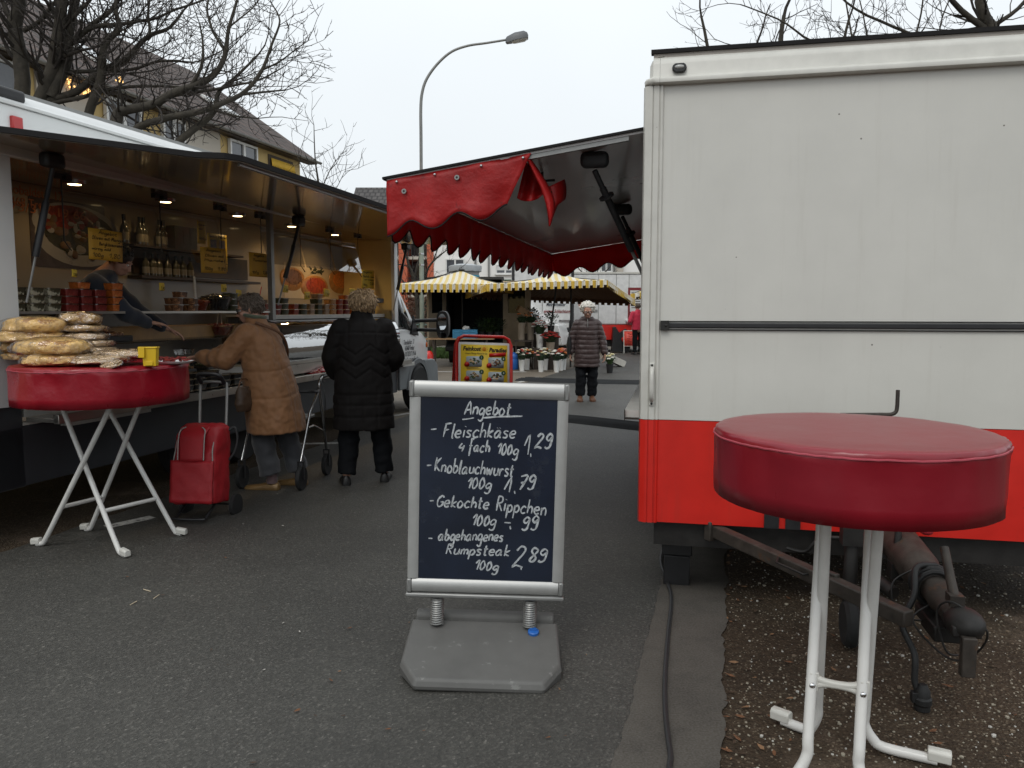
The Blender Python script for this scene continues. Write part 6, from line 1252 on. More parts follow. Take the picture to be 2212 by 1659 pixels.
# ---------------------------------------------------------------- flower stall and the far end of the lane
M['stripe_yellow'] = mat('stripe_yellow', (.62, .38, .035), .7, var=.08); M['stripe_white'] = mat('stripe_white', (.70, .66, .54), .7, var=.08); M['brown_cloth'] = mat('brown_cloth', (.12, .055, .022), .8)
M['van_dark'] = mat('van_dark', (.02, .02, .021), .7, var=.3); M['van_beige'] = mat('van_beige', (.42, .35, .26), .6, var=.12, scale=3); M['van_white'] = mat('van_white', (.62, .62, .61), .35, coat=.3); M['leaf_green'] = mat('leaf_green', (.035, .07, .018), .5, var=.5, scale=20); M['leaf_dark2'] = mat('leaf_dark2', (.015, .032, .012), .5, var=.5, scale=20)
M['beige_pot'] = mat('beige_pot', (.27, .22, .165), .7, var=.12); M['bucket_white'] = mat('bucket_white', (.66, .66, .64), .45); M['wood_tan'] = mat('wood_tan', (.33, .20, .10), .65, var=.2); M['crate_blue'] = mat('crate_blue', (.03, .17, .30), .5)
def stripe_mat(w, col):
    m, n, b = newmat('striped_cloth'); u = n.nodes.new('ShaderNodeTexCoord').outputs['UV']; sx_ = n.nodes.new('ShaderNodeSeparateXYZ'); n.links.new(u, sx_.inputs[0])
    q = n.nodes.new('ShaderNodeMath'); q.operation = 'DIVIDE'; q.inputs[1].default_value = w * 2; n.links.new(sx_.outputs['X'], q.inputs[0]); f = n.nodes.new('ShaderNodeMath'); f.operation = 'FRACT'; n.links.new(q.outputs[0], f.inputs[0])
    t = n.nodes.new('ShaderNodeMath'); t.operation = 'GREATER_THAN'; t.inputs[1].default_value = .5; n.links.new(f.outputs[0], t.inputs[0])
    n.links.new(mixn(n, t.outputs[0], (.66, .46, .10) if 0 else col, (.80, .76, .66)), b.inputs['Base Color']); b.inputs['Roughness'].default_value = .75
    tr_ = n.nodes.new('ShaderNodeBsdfTranslucent'); tr_.inputs[0].default_value = (.45, .25, .07, 1); mx = n.nodes.new('ShaderNodeMixShader'); mx.inputs[0].default_value = .16; n.links.new(b.outputs[0], mx.inputs[1]); n.links.new(tr_.outputs[0], mx.inputs[2]); n.links.new(mx.outputs[0], n.nodes['Material Output'].inputs[0]); return m
def parasol(label, rim, apex, pole, nst, hem, name='market_parasol'):
    """rim: corner points around the canopy; striped panels rise to the apex; a scalloped hem hangs from the rim"""
    o = thing(name, label, 'parasol', (pole.x, pole.y, 0), 0, 'yellow striped market parasols'); off = V((pole.x, pole.y, 0))
    n = len(rim); st_ = {'canopy': stripe_mat(nst, (.76, .60, .26)), 'hem': stripe_mat(nst, (.66, .43, .06))}
    for nm in ('canopy', 'hem'):
        b = MB(); uvs = []
        for i in range(n):
            p, q = rim[i] - off, rim[(i + 1) % n] - off; a = apex - off; L = (q - p).length; ux = (q - p) / L; nrm = V((ux.y, -ux.x, 0)); k = max(6, int(L / nst)) * 2; ua = (a - p).dot(ux)
            if nm == 'canopy':
                for j in range(k):
                    for t in range(4):
                        f0, f1 = t / 4, (t + 1) / 4; sg = lambda s_, f: p.lerp(q, s_).lerp(a, f) + V((0, 0, -.07 * sin(pi * f) - .015 * sin(s_ * k * pi / 2) * (1 - f)))
                        for s_, f in ((j / k, f0), ((j + 1) / k, f0), ((j + 1) / k, f1), (j / k, f1)): uvs.append(((s_ * L) * (1 - f) + ua * f, 0))
                        b.add([sg(j / k, f0), sg((j + 1) / k, f0), sg((j + 1) / k, f1), sg(j / k, f1)], [(0, 1, 2, 3)])
            else:
                m_ = k * 5
                for j in range(m_):
                    s0, s1 = j / m_, (j + 1) / m_; ph = (s0 * L / (nst * 2)) % 1; d = hem * (1 if .05 < ph < .6 else .66); P0, P1 = p.lerp(q, s0), p.lerp(q, s1); w0 = nrm * .02 * sin(s0 * 40 * L); w1 = nrm * .02 * sin(s1 * 40 * L)
                    for s_ in (s0, s1, s1, s0): uvs.append((s_ * L, 0))
                    b.add([P0, P1, P1 + w1 - V((0, 0, d)), P0 + w0 - V((0, 0, d))], [(0, 1, 2, 3)])
        ob = b.build(nm, st_[nm], o, smooth=0); uv = ob.data.uv_layers.new(name='uv')
        for l_, c_ in zip(uv.data, uvs): l_.uv = c_
        li = MB(); li.v = [q_ - V((0, 0, .025)) for q_ in b.v] if nm == 'canopy' else [q_ - V(((q_ - (apex - off)).x, (q_ - (apex - off)).y, 0)) * .008 for q_ in b.v]; li.f = [list(f_) for f_ in b.f]; li.m = list(b.m); li.build('lining', M['brown_cloth'], o, smooth=0)  # added brown layer: shade under canopy and hem put into its colour
        md = ob.modifiers.new('solid', 'SOLIDIFY'); md.thickness = .004; md.offset = 0
    b = MB(); b.tube([V((0, 0, .0)), apex - off + V((0, 0, -.05))], .022, 8); b.ell(apex - off + V((0, 0, .02)), (.10, .10, .035), 10, 6); b.build('pole', M['dark_metal'], o)
    for p in rim:
        b = MB(); b.tube([p - off + V((0, 0, -.01)), (apex - off) + V((0, 0, -.09))], .010, 5); b.build('rib', M['dark_metal'], o)
    return o
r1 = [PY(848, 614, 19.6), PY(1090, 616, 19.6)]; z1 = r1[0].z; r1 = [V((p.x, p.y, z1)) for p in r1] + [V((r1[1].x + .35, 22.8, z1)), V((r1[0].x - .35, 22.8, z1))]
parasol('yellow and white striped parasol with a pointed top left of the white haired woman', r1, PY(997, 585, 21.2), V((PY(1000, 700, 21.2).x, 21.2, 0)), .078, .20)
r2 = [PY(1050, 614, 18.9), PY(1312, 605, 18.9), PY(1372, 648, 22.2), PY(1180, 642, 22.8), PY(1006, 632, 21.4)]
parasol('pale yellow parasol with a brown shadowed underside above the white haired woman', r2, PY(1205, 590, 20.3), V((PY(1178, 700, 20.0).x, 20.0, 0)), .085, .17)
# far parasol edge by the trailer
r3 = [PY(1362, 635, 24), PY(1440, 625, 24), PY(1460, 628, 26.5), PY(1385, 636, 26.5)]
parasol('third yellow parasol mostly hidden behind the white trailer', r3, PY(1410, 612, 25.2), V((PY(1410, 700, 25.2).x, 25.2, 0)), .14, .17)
b = MB(); p = PY(1233, 700, 20.6); tag((lambda: (b.tube([(p.x, p.y, 0), (p.x, p.y, 2.1)], .022, 8), b.build('parasol_post', M['dark_metal']))[1])(), 'dark thin post just left of the white haired woman, holding the parasol', 'post')
# flower van, seen from behind with both doors open
vx0, vx1, vy = PY(962, 700, 21.8).x, PY(1088, 700, 21.8).x, 21.8
vn = thing('delivery_van', 'flower seller\'s van with open rear doors and a black load space', 'van', ((vx0 + vx1) / 2, vy, 0)); hw = (vx1 - vx0) / 2
b = MB(); b.bx(-hw, -hw + .05, 0, 4.2, .55, 2.35); b.bx(hw - .05, hw, 0, 4.2, .55, 2.35); b.bx(-hw, hw, 0, 4.2, 2.35, 2.42); b.bx(-hw + .051, hw - .051, 2.6, 2.65, .62, 2.34); b.bx(-hw, hw, 0.001, 4.2, .48, .55); b.loft([[V((x * hw, y, z)) for x in (-1, 1) for z in ((.45, h) if x < 0 else (h, .45))] for y, h in ((4.2, 2.4), (4.6, 2.3), (5.3, 1.3), (5.9, 1.1))]); b.build('body', M['van_dark'], vn)
for s, ang, m in ((-1, 118, M['van_beige']), (1, 148, M['van_beige'])):
    d = V((s * -cos(radians(ang)) * 1, -sin(radians(ang)), 0)); w = .86; hx = V((s * hw, -.01, 0))
    b = MB(); nrm = V((d.y, -d.x, 0)) * .03
    def dp(u, z, k=0): return hx + d * w * u + V((0, 0, z)) + nrm * k
    for (u0, u1, z0, z1) in ((0, .18, .52, 2.3), (.82, 1, .52, 2.3), (.18, .82, .52, 1.42), (.18, .82, 2.12, 2.3)): b.loft([[dp(u0, z, -1), dp(u1, z, -1), dp(u1, z, 1), dp(u0, z, 1)] for z in (z0, z1)])
    dr = b.build('rear_door', m, vn); b = MB(); b.loft([[dp(.18, z, -.4), dp(.82, z, -.4), dp(.82, z, .4), dp(.18, z, .4)] for z in (1.42, 2.12)]); b.build('window', M['cab_glass'], dr)
    b = MB(); b.loft([[dp(.55, z, -2 * s), dp(.75, z, -2 * s), dp(.75, z, -1.1 * s), dp(.55, z, -1.1 * s)] for z in (1.15, 1.3)]); b.build('door_handle', M['black_plastic'], dr)
b = MB(); b.bx(-hw, hw, -.12, -.002, .36, .52); b.build('bumper', M['black_plastic'], vn, bevel=.03)
for s in (-1, 1):
    b = MB(); b.lathe([(.0, -.1), (.33, -.1), (.33, .1), (.0, .1)], 22, (s * (hw - .14), .9, .33), Matrix.Rotation(pi / 2, 3, 'Y')); b.build('wheel', M['tyre'], vn)
# second white van further back, only its nose shows
p = PY(1150, 700, 25.5); v2 = thing('white_van', 'white van whose windscreen pillar shows between the flower van and the truck', 'van', (p.x, 25.5, 0), radians(-20))
b = MB(); b.loft([[V((x, y, z)) for y, z in ((-.8, .4), (.8, .4), (.8, zt), (-.8, zt))] for x, zt in ((-2.6, 2.2), (-.6, 2.25), (-.2, 2.15), (.55, 1.2), (1.1, 1.05), (1.25, .6))]); b.build('body', M['van_white'], v2, bevel=.04)
b = MB(); b.add([(-.55, -.83, 1.15), (.25, -.83, 1.15), (-.2, -.83, 1.85), (-.55, -.83, 1.95)], [(0, 1, 2, 3)]); b.build('window', M['cab_glass'], v2, solid=.01)
# box truck with writing on its rear doors
bx0, bx1, by = PY(1105, 700, 25.2).x, PY(1238, 700, 25.2).x, 25.2
bt = thing('box_truck', 'white box truck with dark red writing on its rear doors', 'truck', ((bx0 + bx1) / 2, by, 0)); hw = (bx1 - bx0) / 2
b = MB(); b.bx(-hw, hw, .06, 5, .92, 3.2); b.build('box', M['van_white'], bt)
for x in (-hw + .05, hw - .02):
    b = MB(); b.bx(x - .04, x + .04, -.02, .058, .80, 3.2); b.build('door_post', M['black_plastic'], bt)
for x0, x1 in ((-hw + .10, -.02), (.02, hw - .08)):
    b = MB(); b.bx(x0, x1, .0, .055, .95, 3.15); dd = b.build('rear_door', M['van_white'], bt)
b = MB(); b.bx(hw - .45, hw - .1, -.03, -.001, 1.13, 1.19); b.build('door_handle', M['steel'], dd)
b = MB(); b.bx(-hw, hw, -.03, .05, .80, .92); b.build('sill', M['black_plastic'], bt); b = MB(); b.bx(-hw, hw, -.06, .05, .72, .795); b.build('white_bar', M['van_white'], bt)
b = MB(); b.bx(-hw, hw, -.04, .2, .28, .715); bp = b.build('bumper', M['van_dark'], bt); b = MB(); b.bx(hw - .75, hw - .1, -.05, -.041, .50, .66); b.build('tail_light', mat('tail_red', (.30, .03, .03), .3), bp)
M['print_red'] = mat('print_red', (.20, .03, .03), .5)
txt('Metzgermeister', .16, mat('print_navy', (.03, .04, .06), .5), bt, plane_mx((hw - .56, -.012, 1.68), (1, 0, 0), (0, 0, 1)), shear=.25, width=.62, bold=.003); txt('eigener Schlachtung', .16, M['print_red'], bt, plane_mx((hw - .53, -.012, 1.46), (1, 0, 0), (0, 0, 1)), shear=.25, width=.85, bold=.003)
txt('MAN', .16, M['van_white'], bt, plane_mx((hw - .40, -.052, .42), (1, 0, 0), (0, 0, 1)), width=.38, bold=.006)
b = MB(); disc_ = [V((hw - .55 + .27 * cos(t), -.012, 1.93 + .13 * sin(t))) for t in [2 * pi * j / 26 for j in range(26)]]; b.prism(disc_, (0, .01, 0)); b.build('orange_emblem', mat('emblem_orange', (.6, .16, .02), .5), bt)
for s in (-1, 1):
    b = MB(); b.lathe([(.0, -.14), (.42, -.14), (.42, .14), (.0, .14)], 22, (s * (hw - .2), 1.2, .42), Matrix.Rotation(pi / 2, 3, 'Y')); b.build('wheel', M['tyre'], bt)
# far white and red trailer
ty = 28.0; tx0, tx1 = PY(1236, 700, ty).x, PY(1236, 700, ty).x + 5.4
t3 = thing('sales_trailer', 'far white and red trailer with a price board behind the small red board', 'trailer', (tx0, ty, 0))
b = MB(); b.bx(0, 5.4, 0, 2.2, .98, 2.78); b.build('body', M['van_white'], t3, bevel=.05)
b = MB(); b.bx(0.01, 5.39, .001, 2.19, .45, .976); b.build('red_panel', M['red_paint'], t3)
b = MB(); b.bx(-.02, 5.42, -.03, 2.2, 2.785, 2.85); b.build('roof', M['white_trim'], t3)
for x in (.02, .92, 1.55, 2.0):
    b = MB(); b.bx(x, x + .02, -.006, .0, .98, 2.77); b.build('panel_joint', M['alu_dark'], t3)
b = MB(); b.bx(1.98, 3.2, -.012, -.001, 1.18, 2.3); wd = b.build('hatch', mat('hatch_red', (.16, .01, .015), .5), t3); b = MB(); b.bx(2.05, 2.55, -.03, -.013, 1.45, 2.2); b.build('price_board', mat('paper_white', (.55, .55, .53), .6), wd)
b = MB()
for k in range(8): b.bx(2.10, 2.36 + .05 * (k % 3), -.034, -.0305, 2.10 - k * .075, 2.125 - k * .075); b.bx(2.44, 2.51, -.034, -.0305, 2.10 - k * .075, 2.125 - k * .075)
b.build('lettering', M['ink'], wd); b = MB(); b.bx(1.9, 3.3, -.18, -.001, 1.10, 1.16); b.build('sill', M['van_white'], t3)
b = MB(); b.prism([V((.28 + .10 * cos(t), -.006, 2.0 + .42 * sin(t))) for t in [2 * pi * j / 20 for j in range(20)]], (0, .004, 0)); b.build('emblem', mat('emblem_pale', (.5, .28, .22), .5), t3); b = MB(); b.bx(.74, .90, -.02, -.001, 1.42, 1.52); b.build('latch', M['alu_dark'], t3)
b = MB(); b.bx(1.2, 5.0, .1, 2.0, .2, .45); b.bx(.2, 1.2, .05, .2, .25, .45); b.tube([(.2, .1, .3), (1.3, .1, .12)], .04, 6); b.build('chassis', M['dark_metal'], t3)
b = MB(); b.loft([[V((x, -.55, z)) for x, z in ((1.36, .05), (1.95, .05), (2.0, .55), (1.85, .85), (1.62, .70), (1.48, .92), (1.40, .90))], [V((x, -.2, z)) for x, z in ((1.36, .05), (1.95, .05), (2.0, .55), (1.85, .85), (1.62, .70), (1.48, .92), (1.40, .90))]]); b.build('wheel_cover', M['black_plastic'], t3); b = MB(); b.ell((1.78, -.58, .48), .10, 12, 8); b.build('red_lamp', M['red_paint'], t3)
# small red board
p = G(1358, 763); ab = thing('pavement_sign', 'small red board in a white frame standing far down the lane', 'sign', (p.x, p.y, 0))
for y0, ty_ in ((-.16, 0), (.16, 0)):
    b = MB()
    for x in (-.185, .185): b.tube([(x, y0, 0), (x, y0 * .15, .78)], .016, 6)
    b.tube([(-.185, y0 * .15, .78), (.185, y0 * .15, .78)], .016, 6); b.tube([(-.185, y0 * .68, .25), (.185, y0 * .68, .25)], .012, 6); b.build('frame', M['white_trim'], ab)
    b = MB(); b.add([(-.17, y0 * .68, .26), (.17, y0 * .68, .26), (.17, y0 * .17, .765), (-.17, y0 * .17, .765)], [(0, 1, 2, 3)]); pn = b.build('poster', mat('poster_red', (.62, .06, .035), .4), ab, solid=.01)
    if y0 < 0:
        b = MB()
        for k in range(5): z = .34 + k * .085; yy = y0 * (.68 - .51 * (z - .26) / .505) - .008; b.tube(smooth_path([(-.12 + .02 * k, yy, z), (-.03, yy, z + .02), (.05, yy, z - .012), (.12, yy, z + .01)], 3), .008, 4)
        b.build('lettering', mat('print_maroon', (.35, .02, .02), .5), pn)
# ---------------------------------------------------------------- yellow delicatessen board behind the chalk board
fb = thing('pavement_sign', 'red framed yellow menu board with food pictures behind the chalk board', 'sign', (PY(1036, 760, 9.3).x, 9.45, 0), (0, radians(2.2), radians(13)))
for y0 in (-.24, .24):
    b = MB(); fy = lambda z: y0 * (1 - .93 * z / 1.19); w = .335
    pts = [(-w, fy(0), 0)] + [(-w, fy(z), z) for z in (.3, .7, 1.08)] + [(-w + .03, fy(1.16), 1.155), (-w + .09, fy(1.19), 1.185), (w - .09, fy(1.19), 1.185), (w - .03, fy(1.16), 1.155)] + [(w, fy(z), z) for z in (1.08, .7, .3)] + [(w, fy(0), 0)]
    b.tube(pts, .019, 8); b.build('frame', M['red_paint'], fb)
    fp = lambda x, z, d=0: V((x, fy(z) + (d if y0 < 0 else -d), z))
    b = MB(); b.add([fp(-.312, .12), fp(.312, .12), fp(.312, 1.11), fp(-.312, 1.11)], [(0, 1, 2, 3)]); b.build('panel', M['bucket_white'] if y0 < 0 else M['cloth_red'], fb, solid=.012)
    if y0 > 0: continue
    b = MB(); b.add([fp(-.285, .14, -.008), fp(.285, .14, -.008), fp(.285, 1.085, -.008), fp(-.285, 1.085, -.008)], [(0, 1, 2, 3)]); ps = b.build('poster', mat('poster_yellow', (.74, .52, .03), .45, var=.05), fb, solid=.004)
    up = V((0, fy(1) - fy(0), 1)).normalized()
    pm = lambda x, z, d=-.013: plane_mx(fp(x, z, d), (1, 0, 0), up)
    txt('Feinkost', .07, M['ink'], ps, pm(-.155, 1.035), shear=.25, width=.22, bold=.0025); txt('Paradies', .07, M['ink'], ps, pm(.165, 1.025), shear=.25, width=.22, bold=.0025)
    txt('Unsere Mittags-Menüs für Sie', .03, M['ink'], ps, pm(-.10, .98), shear=.2, width=.27)
    b = MB(); c = fp(0, 1.035, -.014); b.ell(c, (.026, .004, .026), 14, 8)
    for k in range(10): a = 2 * pi * k / 10; b.tube([c + V((.034 * cos(a), 0, .034 * sin(a))), c + V((.048 * cos(a), 0, .048 * sin(a)))], .003, 4)
    b.build('sun_emblem', mat('emblem_sun', (.75, .30, .02), .5), ps)
    b = MB(); b.add([fp(.06, .945, -.014), fp(.265, .955, -.014), fp(.265, 1.0, -.014), fp(.06, .985, -.014)], [(0, 1, 2, 3)]); b.build('red_banner', M['red_paint'], ps, solid=.002)
    for k in range(8):
        x, z = (-.125, .145)[k % 2], (.885, .715, .545, .375)[k // 2]; z -= .010 * (k % 2)
        mp = lambda pts, dd: [fp(x + q[0], z + q[1], dd) for q in pts]
        b = MB(); b.poly(mp([(-.095, -.052), (-.08, -.062), (.08, -.062), (.095, -.052), (.095, .052), (.08, .062), (-.08, .062), (-.095, .052)], -.013)); ph = b.build('menu_picture', mat('photo_plate_%d' % k, (.42, .48, .50), .4), ps, solid=.002)
        b = MB(); r_ = random.Random(k + 2)
        for i in range(26): a = r_.random() * 6.28; q = sqrt(r_.random()); b.mi(r_.choice((0, 0, 1, 2, 2, 3))); b.ell(fp(x + .055 * q * cos(a), z + .036 * q * sin(a) + .002, -.016), (r_.uniform(.008, .02), .002, r_.uniform(.006, .014)), 6, 4)
        b.build('printed_food', [M['leaf_green'], M['bread_pale'], mat('meat_brown', (.12, .055, .03), .5), M['bucket_white']], ph)
        b = MB(); b.lathe([(.0, 0), (.027, 0), (.027, .003), (0, .003)], 18, fp(x + .09, z + .050, -.017), Matrix.Rotation(pi / 2, 3, 'X')); nb = b.build('number_badge', mat('badge_green', (.02, .09, .03), .5), ps); txt(str(k + 1), .035, M['bucket_white'], nb, pm(x + .09, z + .048, -.0215), bold=.001)
        b = MB(); c = fp(x - .088, z - .035, -.018); b.add([c + V(((.036 if j % 2 else .028) * cos(pi * j / 14), -.001, (.036 if j % 2 else .028) * sin(pi * j / 14))) for j in range(28)], [list(range(28))]); b.build('price_burst', M['red_paint'], ps, solid=.002)
        b = MB(); b.add([fp(x - .09, z - .078, -.012), fp(x + .05, z - .078, -.012), fp(x + .05, z - .071, -.012), fp(x - .09, z - .071, -.012)], [(0, 1, 2, 3)]); b.add([fp(x - .09, z - .091, -.012), fp(x + .08, z - .091, -.012), fp(x + .08, z - .084, -.012), fp(x - .09, z - .084, -.012)], [(0, 1, 2, 3)]); b.build('caption', mat('caption_brown', (.25, .12, .02), .5), ps)
for s in (-1, 1):
    b = MB(); fy = lambda z, q: q * (1 - .93 * z / 1.19); b.add([(s * .337, fy(.05, -.24), .05), (s * .337, fy(.05, .24), .05), (s * .337, fy(1.1, .24), 1.1), (s * .337, fy(1.1, -.24), 1.1)], [(0, 1, 2, 3)]); b.build('side_cloth', M['cloth_red'], fb, solid=.004)
# ---------------------------------------------------------------- things of the flower stall
FL = [mat('petal_white', (.66, .64, .56), .6), mat('petal_cream', (.62, .55, .30), .6), mat('petal_red', (.40, .03, .02), .6), mat('petal_orange', (.62, .17, .04), .6), mat('petal_pink', (.55, .24, .20), .6)]
def rosette():
    b = MB()
    for k in range(9): a = k * 2.4; r = .014 + .0022 * k; b.ell((r * cos(a) * .8, r * sin(a) * .8, .012 - .001 * k), (.016, .016, .010), 6, 4)
    return b
blm = []
def blossom(par, p, k, s):
    while len(blm) < len(FL): blm.append(None)
    if blm[k] is None: o = rosette().build('blossom', FL[k], par); blm[k] = o
    else: o = blm[k].copy(); C.objects.link(o); o.parent = par
    o.location = p; o.scale = (s, s, s); return o
def bunch(p, r, h, label, cols, n, seed, group, name='flower_bunch', lm='leaf_dark2'):
    rr = random.Random(seed); o = thing(name, label, 'flowers', p, rr.random() * 6, group); b = MB()
    for i in range(90):
        a = rr.random() * 6.28; q = sqrt(rr.random()); z = h * (1 - .55 * q * q) * rr.uniform(.25, 1); L = rr.uniform(.05, .10); t = rr.uniform(-.4, 1.1); d = V((cos(a) * cos(t), sin(a) * cos(t), sin(t))); s_ = V((-sin(a), cos(a), 0)) * .013; c = V((r * q * cos(a), r * q * sin(a), z))
        b.add([c, c + d * L * .5 + s_, c + d * L, c + d * L * .5 - s_], [(0, 1, 2, 3)])
    b.loft([ringz((0, 0, 0), .05, .05, 10, None, 1), ringz((0, 0, h * .5), r * .7, r * .7, 10, None, 1), ringz((0, 0, h * .7), r * .4, r * .4, 10, None, 1)]); b.build('foliage', M[lm], o, smooth=0)
    for i in range(n): a = 2.4 * i + rr.random(); q = sqrt((i + .5) / n); blossom(o, (r * q * cos(a) * .95, r * q * sin(a) * .95, h * (1.02 - .5 * q * q) + rr.uniform(-.01, .02)), cols[i % len(cols)], rr.uniform(1.0, 1.6))
    return o
def bucket(p, r, h, label, m='bucket_white', group='flower buckets on the ground', name='flower_bucket', cat='bucket'):
    b = MB(); b.lathe([(r * .74, 0), (r * .97, h * .93), (r * 1.05, h * .94), (r * 1.05, h), (r * .95, h), (r * .70, .01), (0, .01)], 20); o = b.build(name, M[m]); o.location = p; return tag(o, label, cat, group)
wh = ['leftmost white bucket by the blue barrel', 'white bucket second from the left, close behind the leftmost', 'white bucket standing alone at the back', 'front white bucket of the middle three', 'middle one of the middle three white buckets', 'rear one of the middle three white buckets', 'front white bucket of the right three', 'middle one of the right three white buckets', 'rear white bucket of the right three, nearest the walking woman']
for k, (cx, cy) in enumerate(((1118, 1130), (1158, 1120), (1213, 1108), (1268, 1136), (1302, 1122), (1327, 1114), (1390, 1139), (1424, 1126), (1446, 1120))):
    p = G((1500 + cx * .497) / 1.823, (900 + cy * .497) / 1.823); bucket((p.x, p.y, 0), .078, .285, wh[k])
    bunch((p.x, p.y, .25), .175, .28, 'mixed flowers in the ' + wh[k], ((0, 2, 1), (0, 3, 1), (0, 1, 0), (0, 4, 1), (0, 1, 3), (0, 1), (0, 2, 0), (3, 4, 2), (3, 4, 3))[k], 11, k + 3, 'flower bunches in the buckets')
p = G(1347 - .5 + 100 * 0 - 62, 806); bucket((p.x + .36, p.y, 0), .09, .22, 'black bucket right of the walking woman', 'black_plastic'); bunch((p.x + .36, p.y, .20), .15, .26, 'white and green flowers in the black bucket', (0, 1), 9, 30, 'flower bunches in the buckets', lm='leaf_green')
p = G(1322, 792); b = MB(); b.bx(-.26, .26, -.14, .14, 0, .16); b.bx(-.24, .24, -.12, .12, .161, .17); o = tag(b.build('carton', mat('carton_white', (.55, .52, .46), .7), bevel=.004), 'white carton lying tilted beside the black bucket', 'carton'); o.location = (p.x + .05, p.y, .09); o.rotation_euler = (0, radians(24), .3)
p = PY(1110, 760, 19.8); bl = thing('plastic_barrel', 'blue plastic barrel behind the red menu board', 'barrel', (p.x, 19.8, 0)); b = MB(); b.lathe([(.10, 0), (.115, .02), (.115, .26), (.11, .27), (.115, .28), (.112, .36), (.07, .41), (.0, .41)], 22); b.build('drum', M['blue_plastic'], bl); b = MB(); b.lathe([(.045, .409), (.045, .44), (0, .44)], 14); b.build('lid', M['blue_plastic'], bl)
# tables, stool, pots, crates
p0, p1 = PY(920, 731, 20.3), PY(1068, 733, 20.3); ft = thing('trestle_table', 'wooden board table of the flower stall in front of the dark van', 'table', ((p0.x + p1.x) / 2, 20.5, 0)); hw = (p1.x - p0.x) / 2
b = MB(); b.bx(-hw, hw, -.35, .3, .745, .775); b.build('board', M['wood_tan'], ft)
for x in (-hw + .2, hw - .2):
    for y in (-.28, .24):
        b = MB(); b.bx(x - .02, x + .02, y - .02, y + .02, 0, .744); b.build('leg', M['dark_wood'], ft)
p = PY(1005, 720, 20.3); cr = thing('plastic_crate', 'blue folding crate on the flower stall table', 'crate', (p.x, 20.4, .776)); b = MB(); W2, H2, D2 = .32, .225, .20
for y in (-D2, D2): b.bx(-W2, W2, y - .012, y + .012, 0, H2)
for x in (-W2 + .012, W2 - .012): b.bx(x - .012, x + .012, -D2 + .013, D2 - .013, 0, H2)
b.bx(-W2, W2, -D2, D2, -.0005, .012); b.build('crate', M['crate_blue'], cr); b = MB()
for z in (.05, .10, .16): b.bx(-W2 + .02, W2 - .02, -D2 - .022, -D2 - .013, z, z + .02)
for x in (-.3, -.1, .1, .3): b.bx(x - .012, x + .012, -D2 - .022, -D2 - .013, .01, .21)
b.build('crate_rib', mat('crate_blue_light', (.05, .24, .40), .5), cr)
b = MB(); b.ell((0, 0, .05), (.10, .08, .06), 12, 8); o = organic('plastic_bag', b, .012, 1, M['bucket_white'], None, lambda c, n: .03 * mnoise.noise(c * 22)); o.location = (p.x + .02, 20.42, .98); tag(o, 'crumpled white plastic bag on top of the blue crate', 'bag')
def shrub_pot(p, r, h, label, lm, seed, n=260, pot=None, cat='potted plant', name='potted_plant', leafL=.09):
    rr = random.Random(seed); o = thing(name, label, cat, p, 0, 'green plants on the flower stall'); b = MB()
    for i in range(n):
        a = rr.random() * 6.28; q = rr.random() ** .5; z = rr.random(); w = r * sin(pi * (.12 + .86 * z)) ** .7; c = V((w * q * cos(a), w * q * sin(a), h * z)); t = rr.uniform(-.5, .9); d = V((cos(a) * cos(t), sin(a) * cos(t), sin(t))); L = leafL * rr.uniform(.7, 1.3); s_ = d.cross(V((0, 0, 1))).normalized() * L * .25
        b.add([c, c + d * L * .5 + s_, c + d * L, c + d * L * .5 - s_], [(0, 1, 2, 3)])
    for i in range(7): a = i * .9; b.tube([(0, 0, -.03), (r * .5 * cos(a), r * .5 * sin(a), h * .7)], .006, 4)
    b.build('foliage', M[lm], o, smooth=0)
    if pot: b = MB(); b.lathe([(pot * .75, -.16), (pot, 0), (0, -.01)], 14); b.build('pot', M['black_plastic'], o)
    return o
for k, (px, lm) in enumerate(((1040, 'leaf_dark2'), (1058, 'leaf_green'), (1074, 'leaf_dark2'))): p = PY(px, 724, 20.4); shrub_pot((p.x, 20.5, .94), .26, .34, ('dark green bushy plant right of the blue crate', 'lighter green bushy plant between two dark ones on the stall table', 'dark green bushy plant at the right end of the stall table')[k], lm, k + 5, pot=.11)
p = PY(1132, 740, 20.2); sl_ = thing('stool', 'dark wooden stool under the two beige vases', 'stool', (p.x, 20.2, 0)); b = MB(); b.bx(-.24, .24, -.2, .2, .70, .73); b.build('seat', M['dark_wood'], sl_)
for x in (-.21, .21):
    for y in (-.17, .17): b = MB(); b.bx(x - .018, x + .018, y - .018, y + .018, 0, .699); b.build('leg', M['dark_wood'], sl_)
b = MB(); b.bx(-.2, .2, -.18, -.165, .32, .36); b.build('rail', M['dark_wood'], sl_)
for k, px in enumerate((1126, 1146)):
    p = PY(px, 730, 20.2); b = MB(); b.lathe([(.075, 0), (.085, .01), (.082, .16), (.10, .36), (.115, .45), (.105, .45), (.08, .2), (0, .2)], 20); o = b.build('tall_vase', M['beige_pot']); o.location = (p.x, 20.15 + .1 * k, .731); tag(o, ('left of two tall beige vases on the stool', 'right of two tall beige vases on the stool, partly behind the left one')[k], 'vase', 'tall beige vases on the stool')
    bunch((p.x + .02, 20.2 + .1 * k, 1.14), .20, .28, ('dry brown twigs and leaves in the left beige vase', 'dry brown twigs and leaves in the right beige vase')[k], (3,), 3, 50 + k, 'flower bunches in the vases')
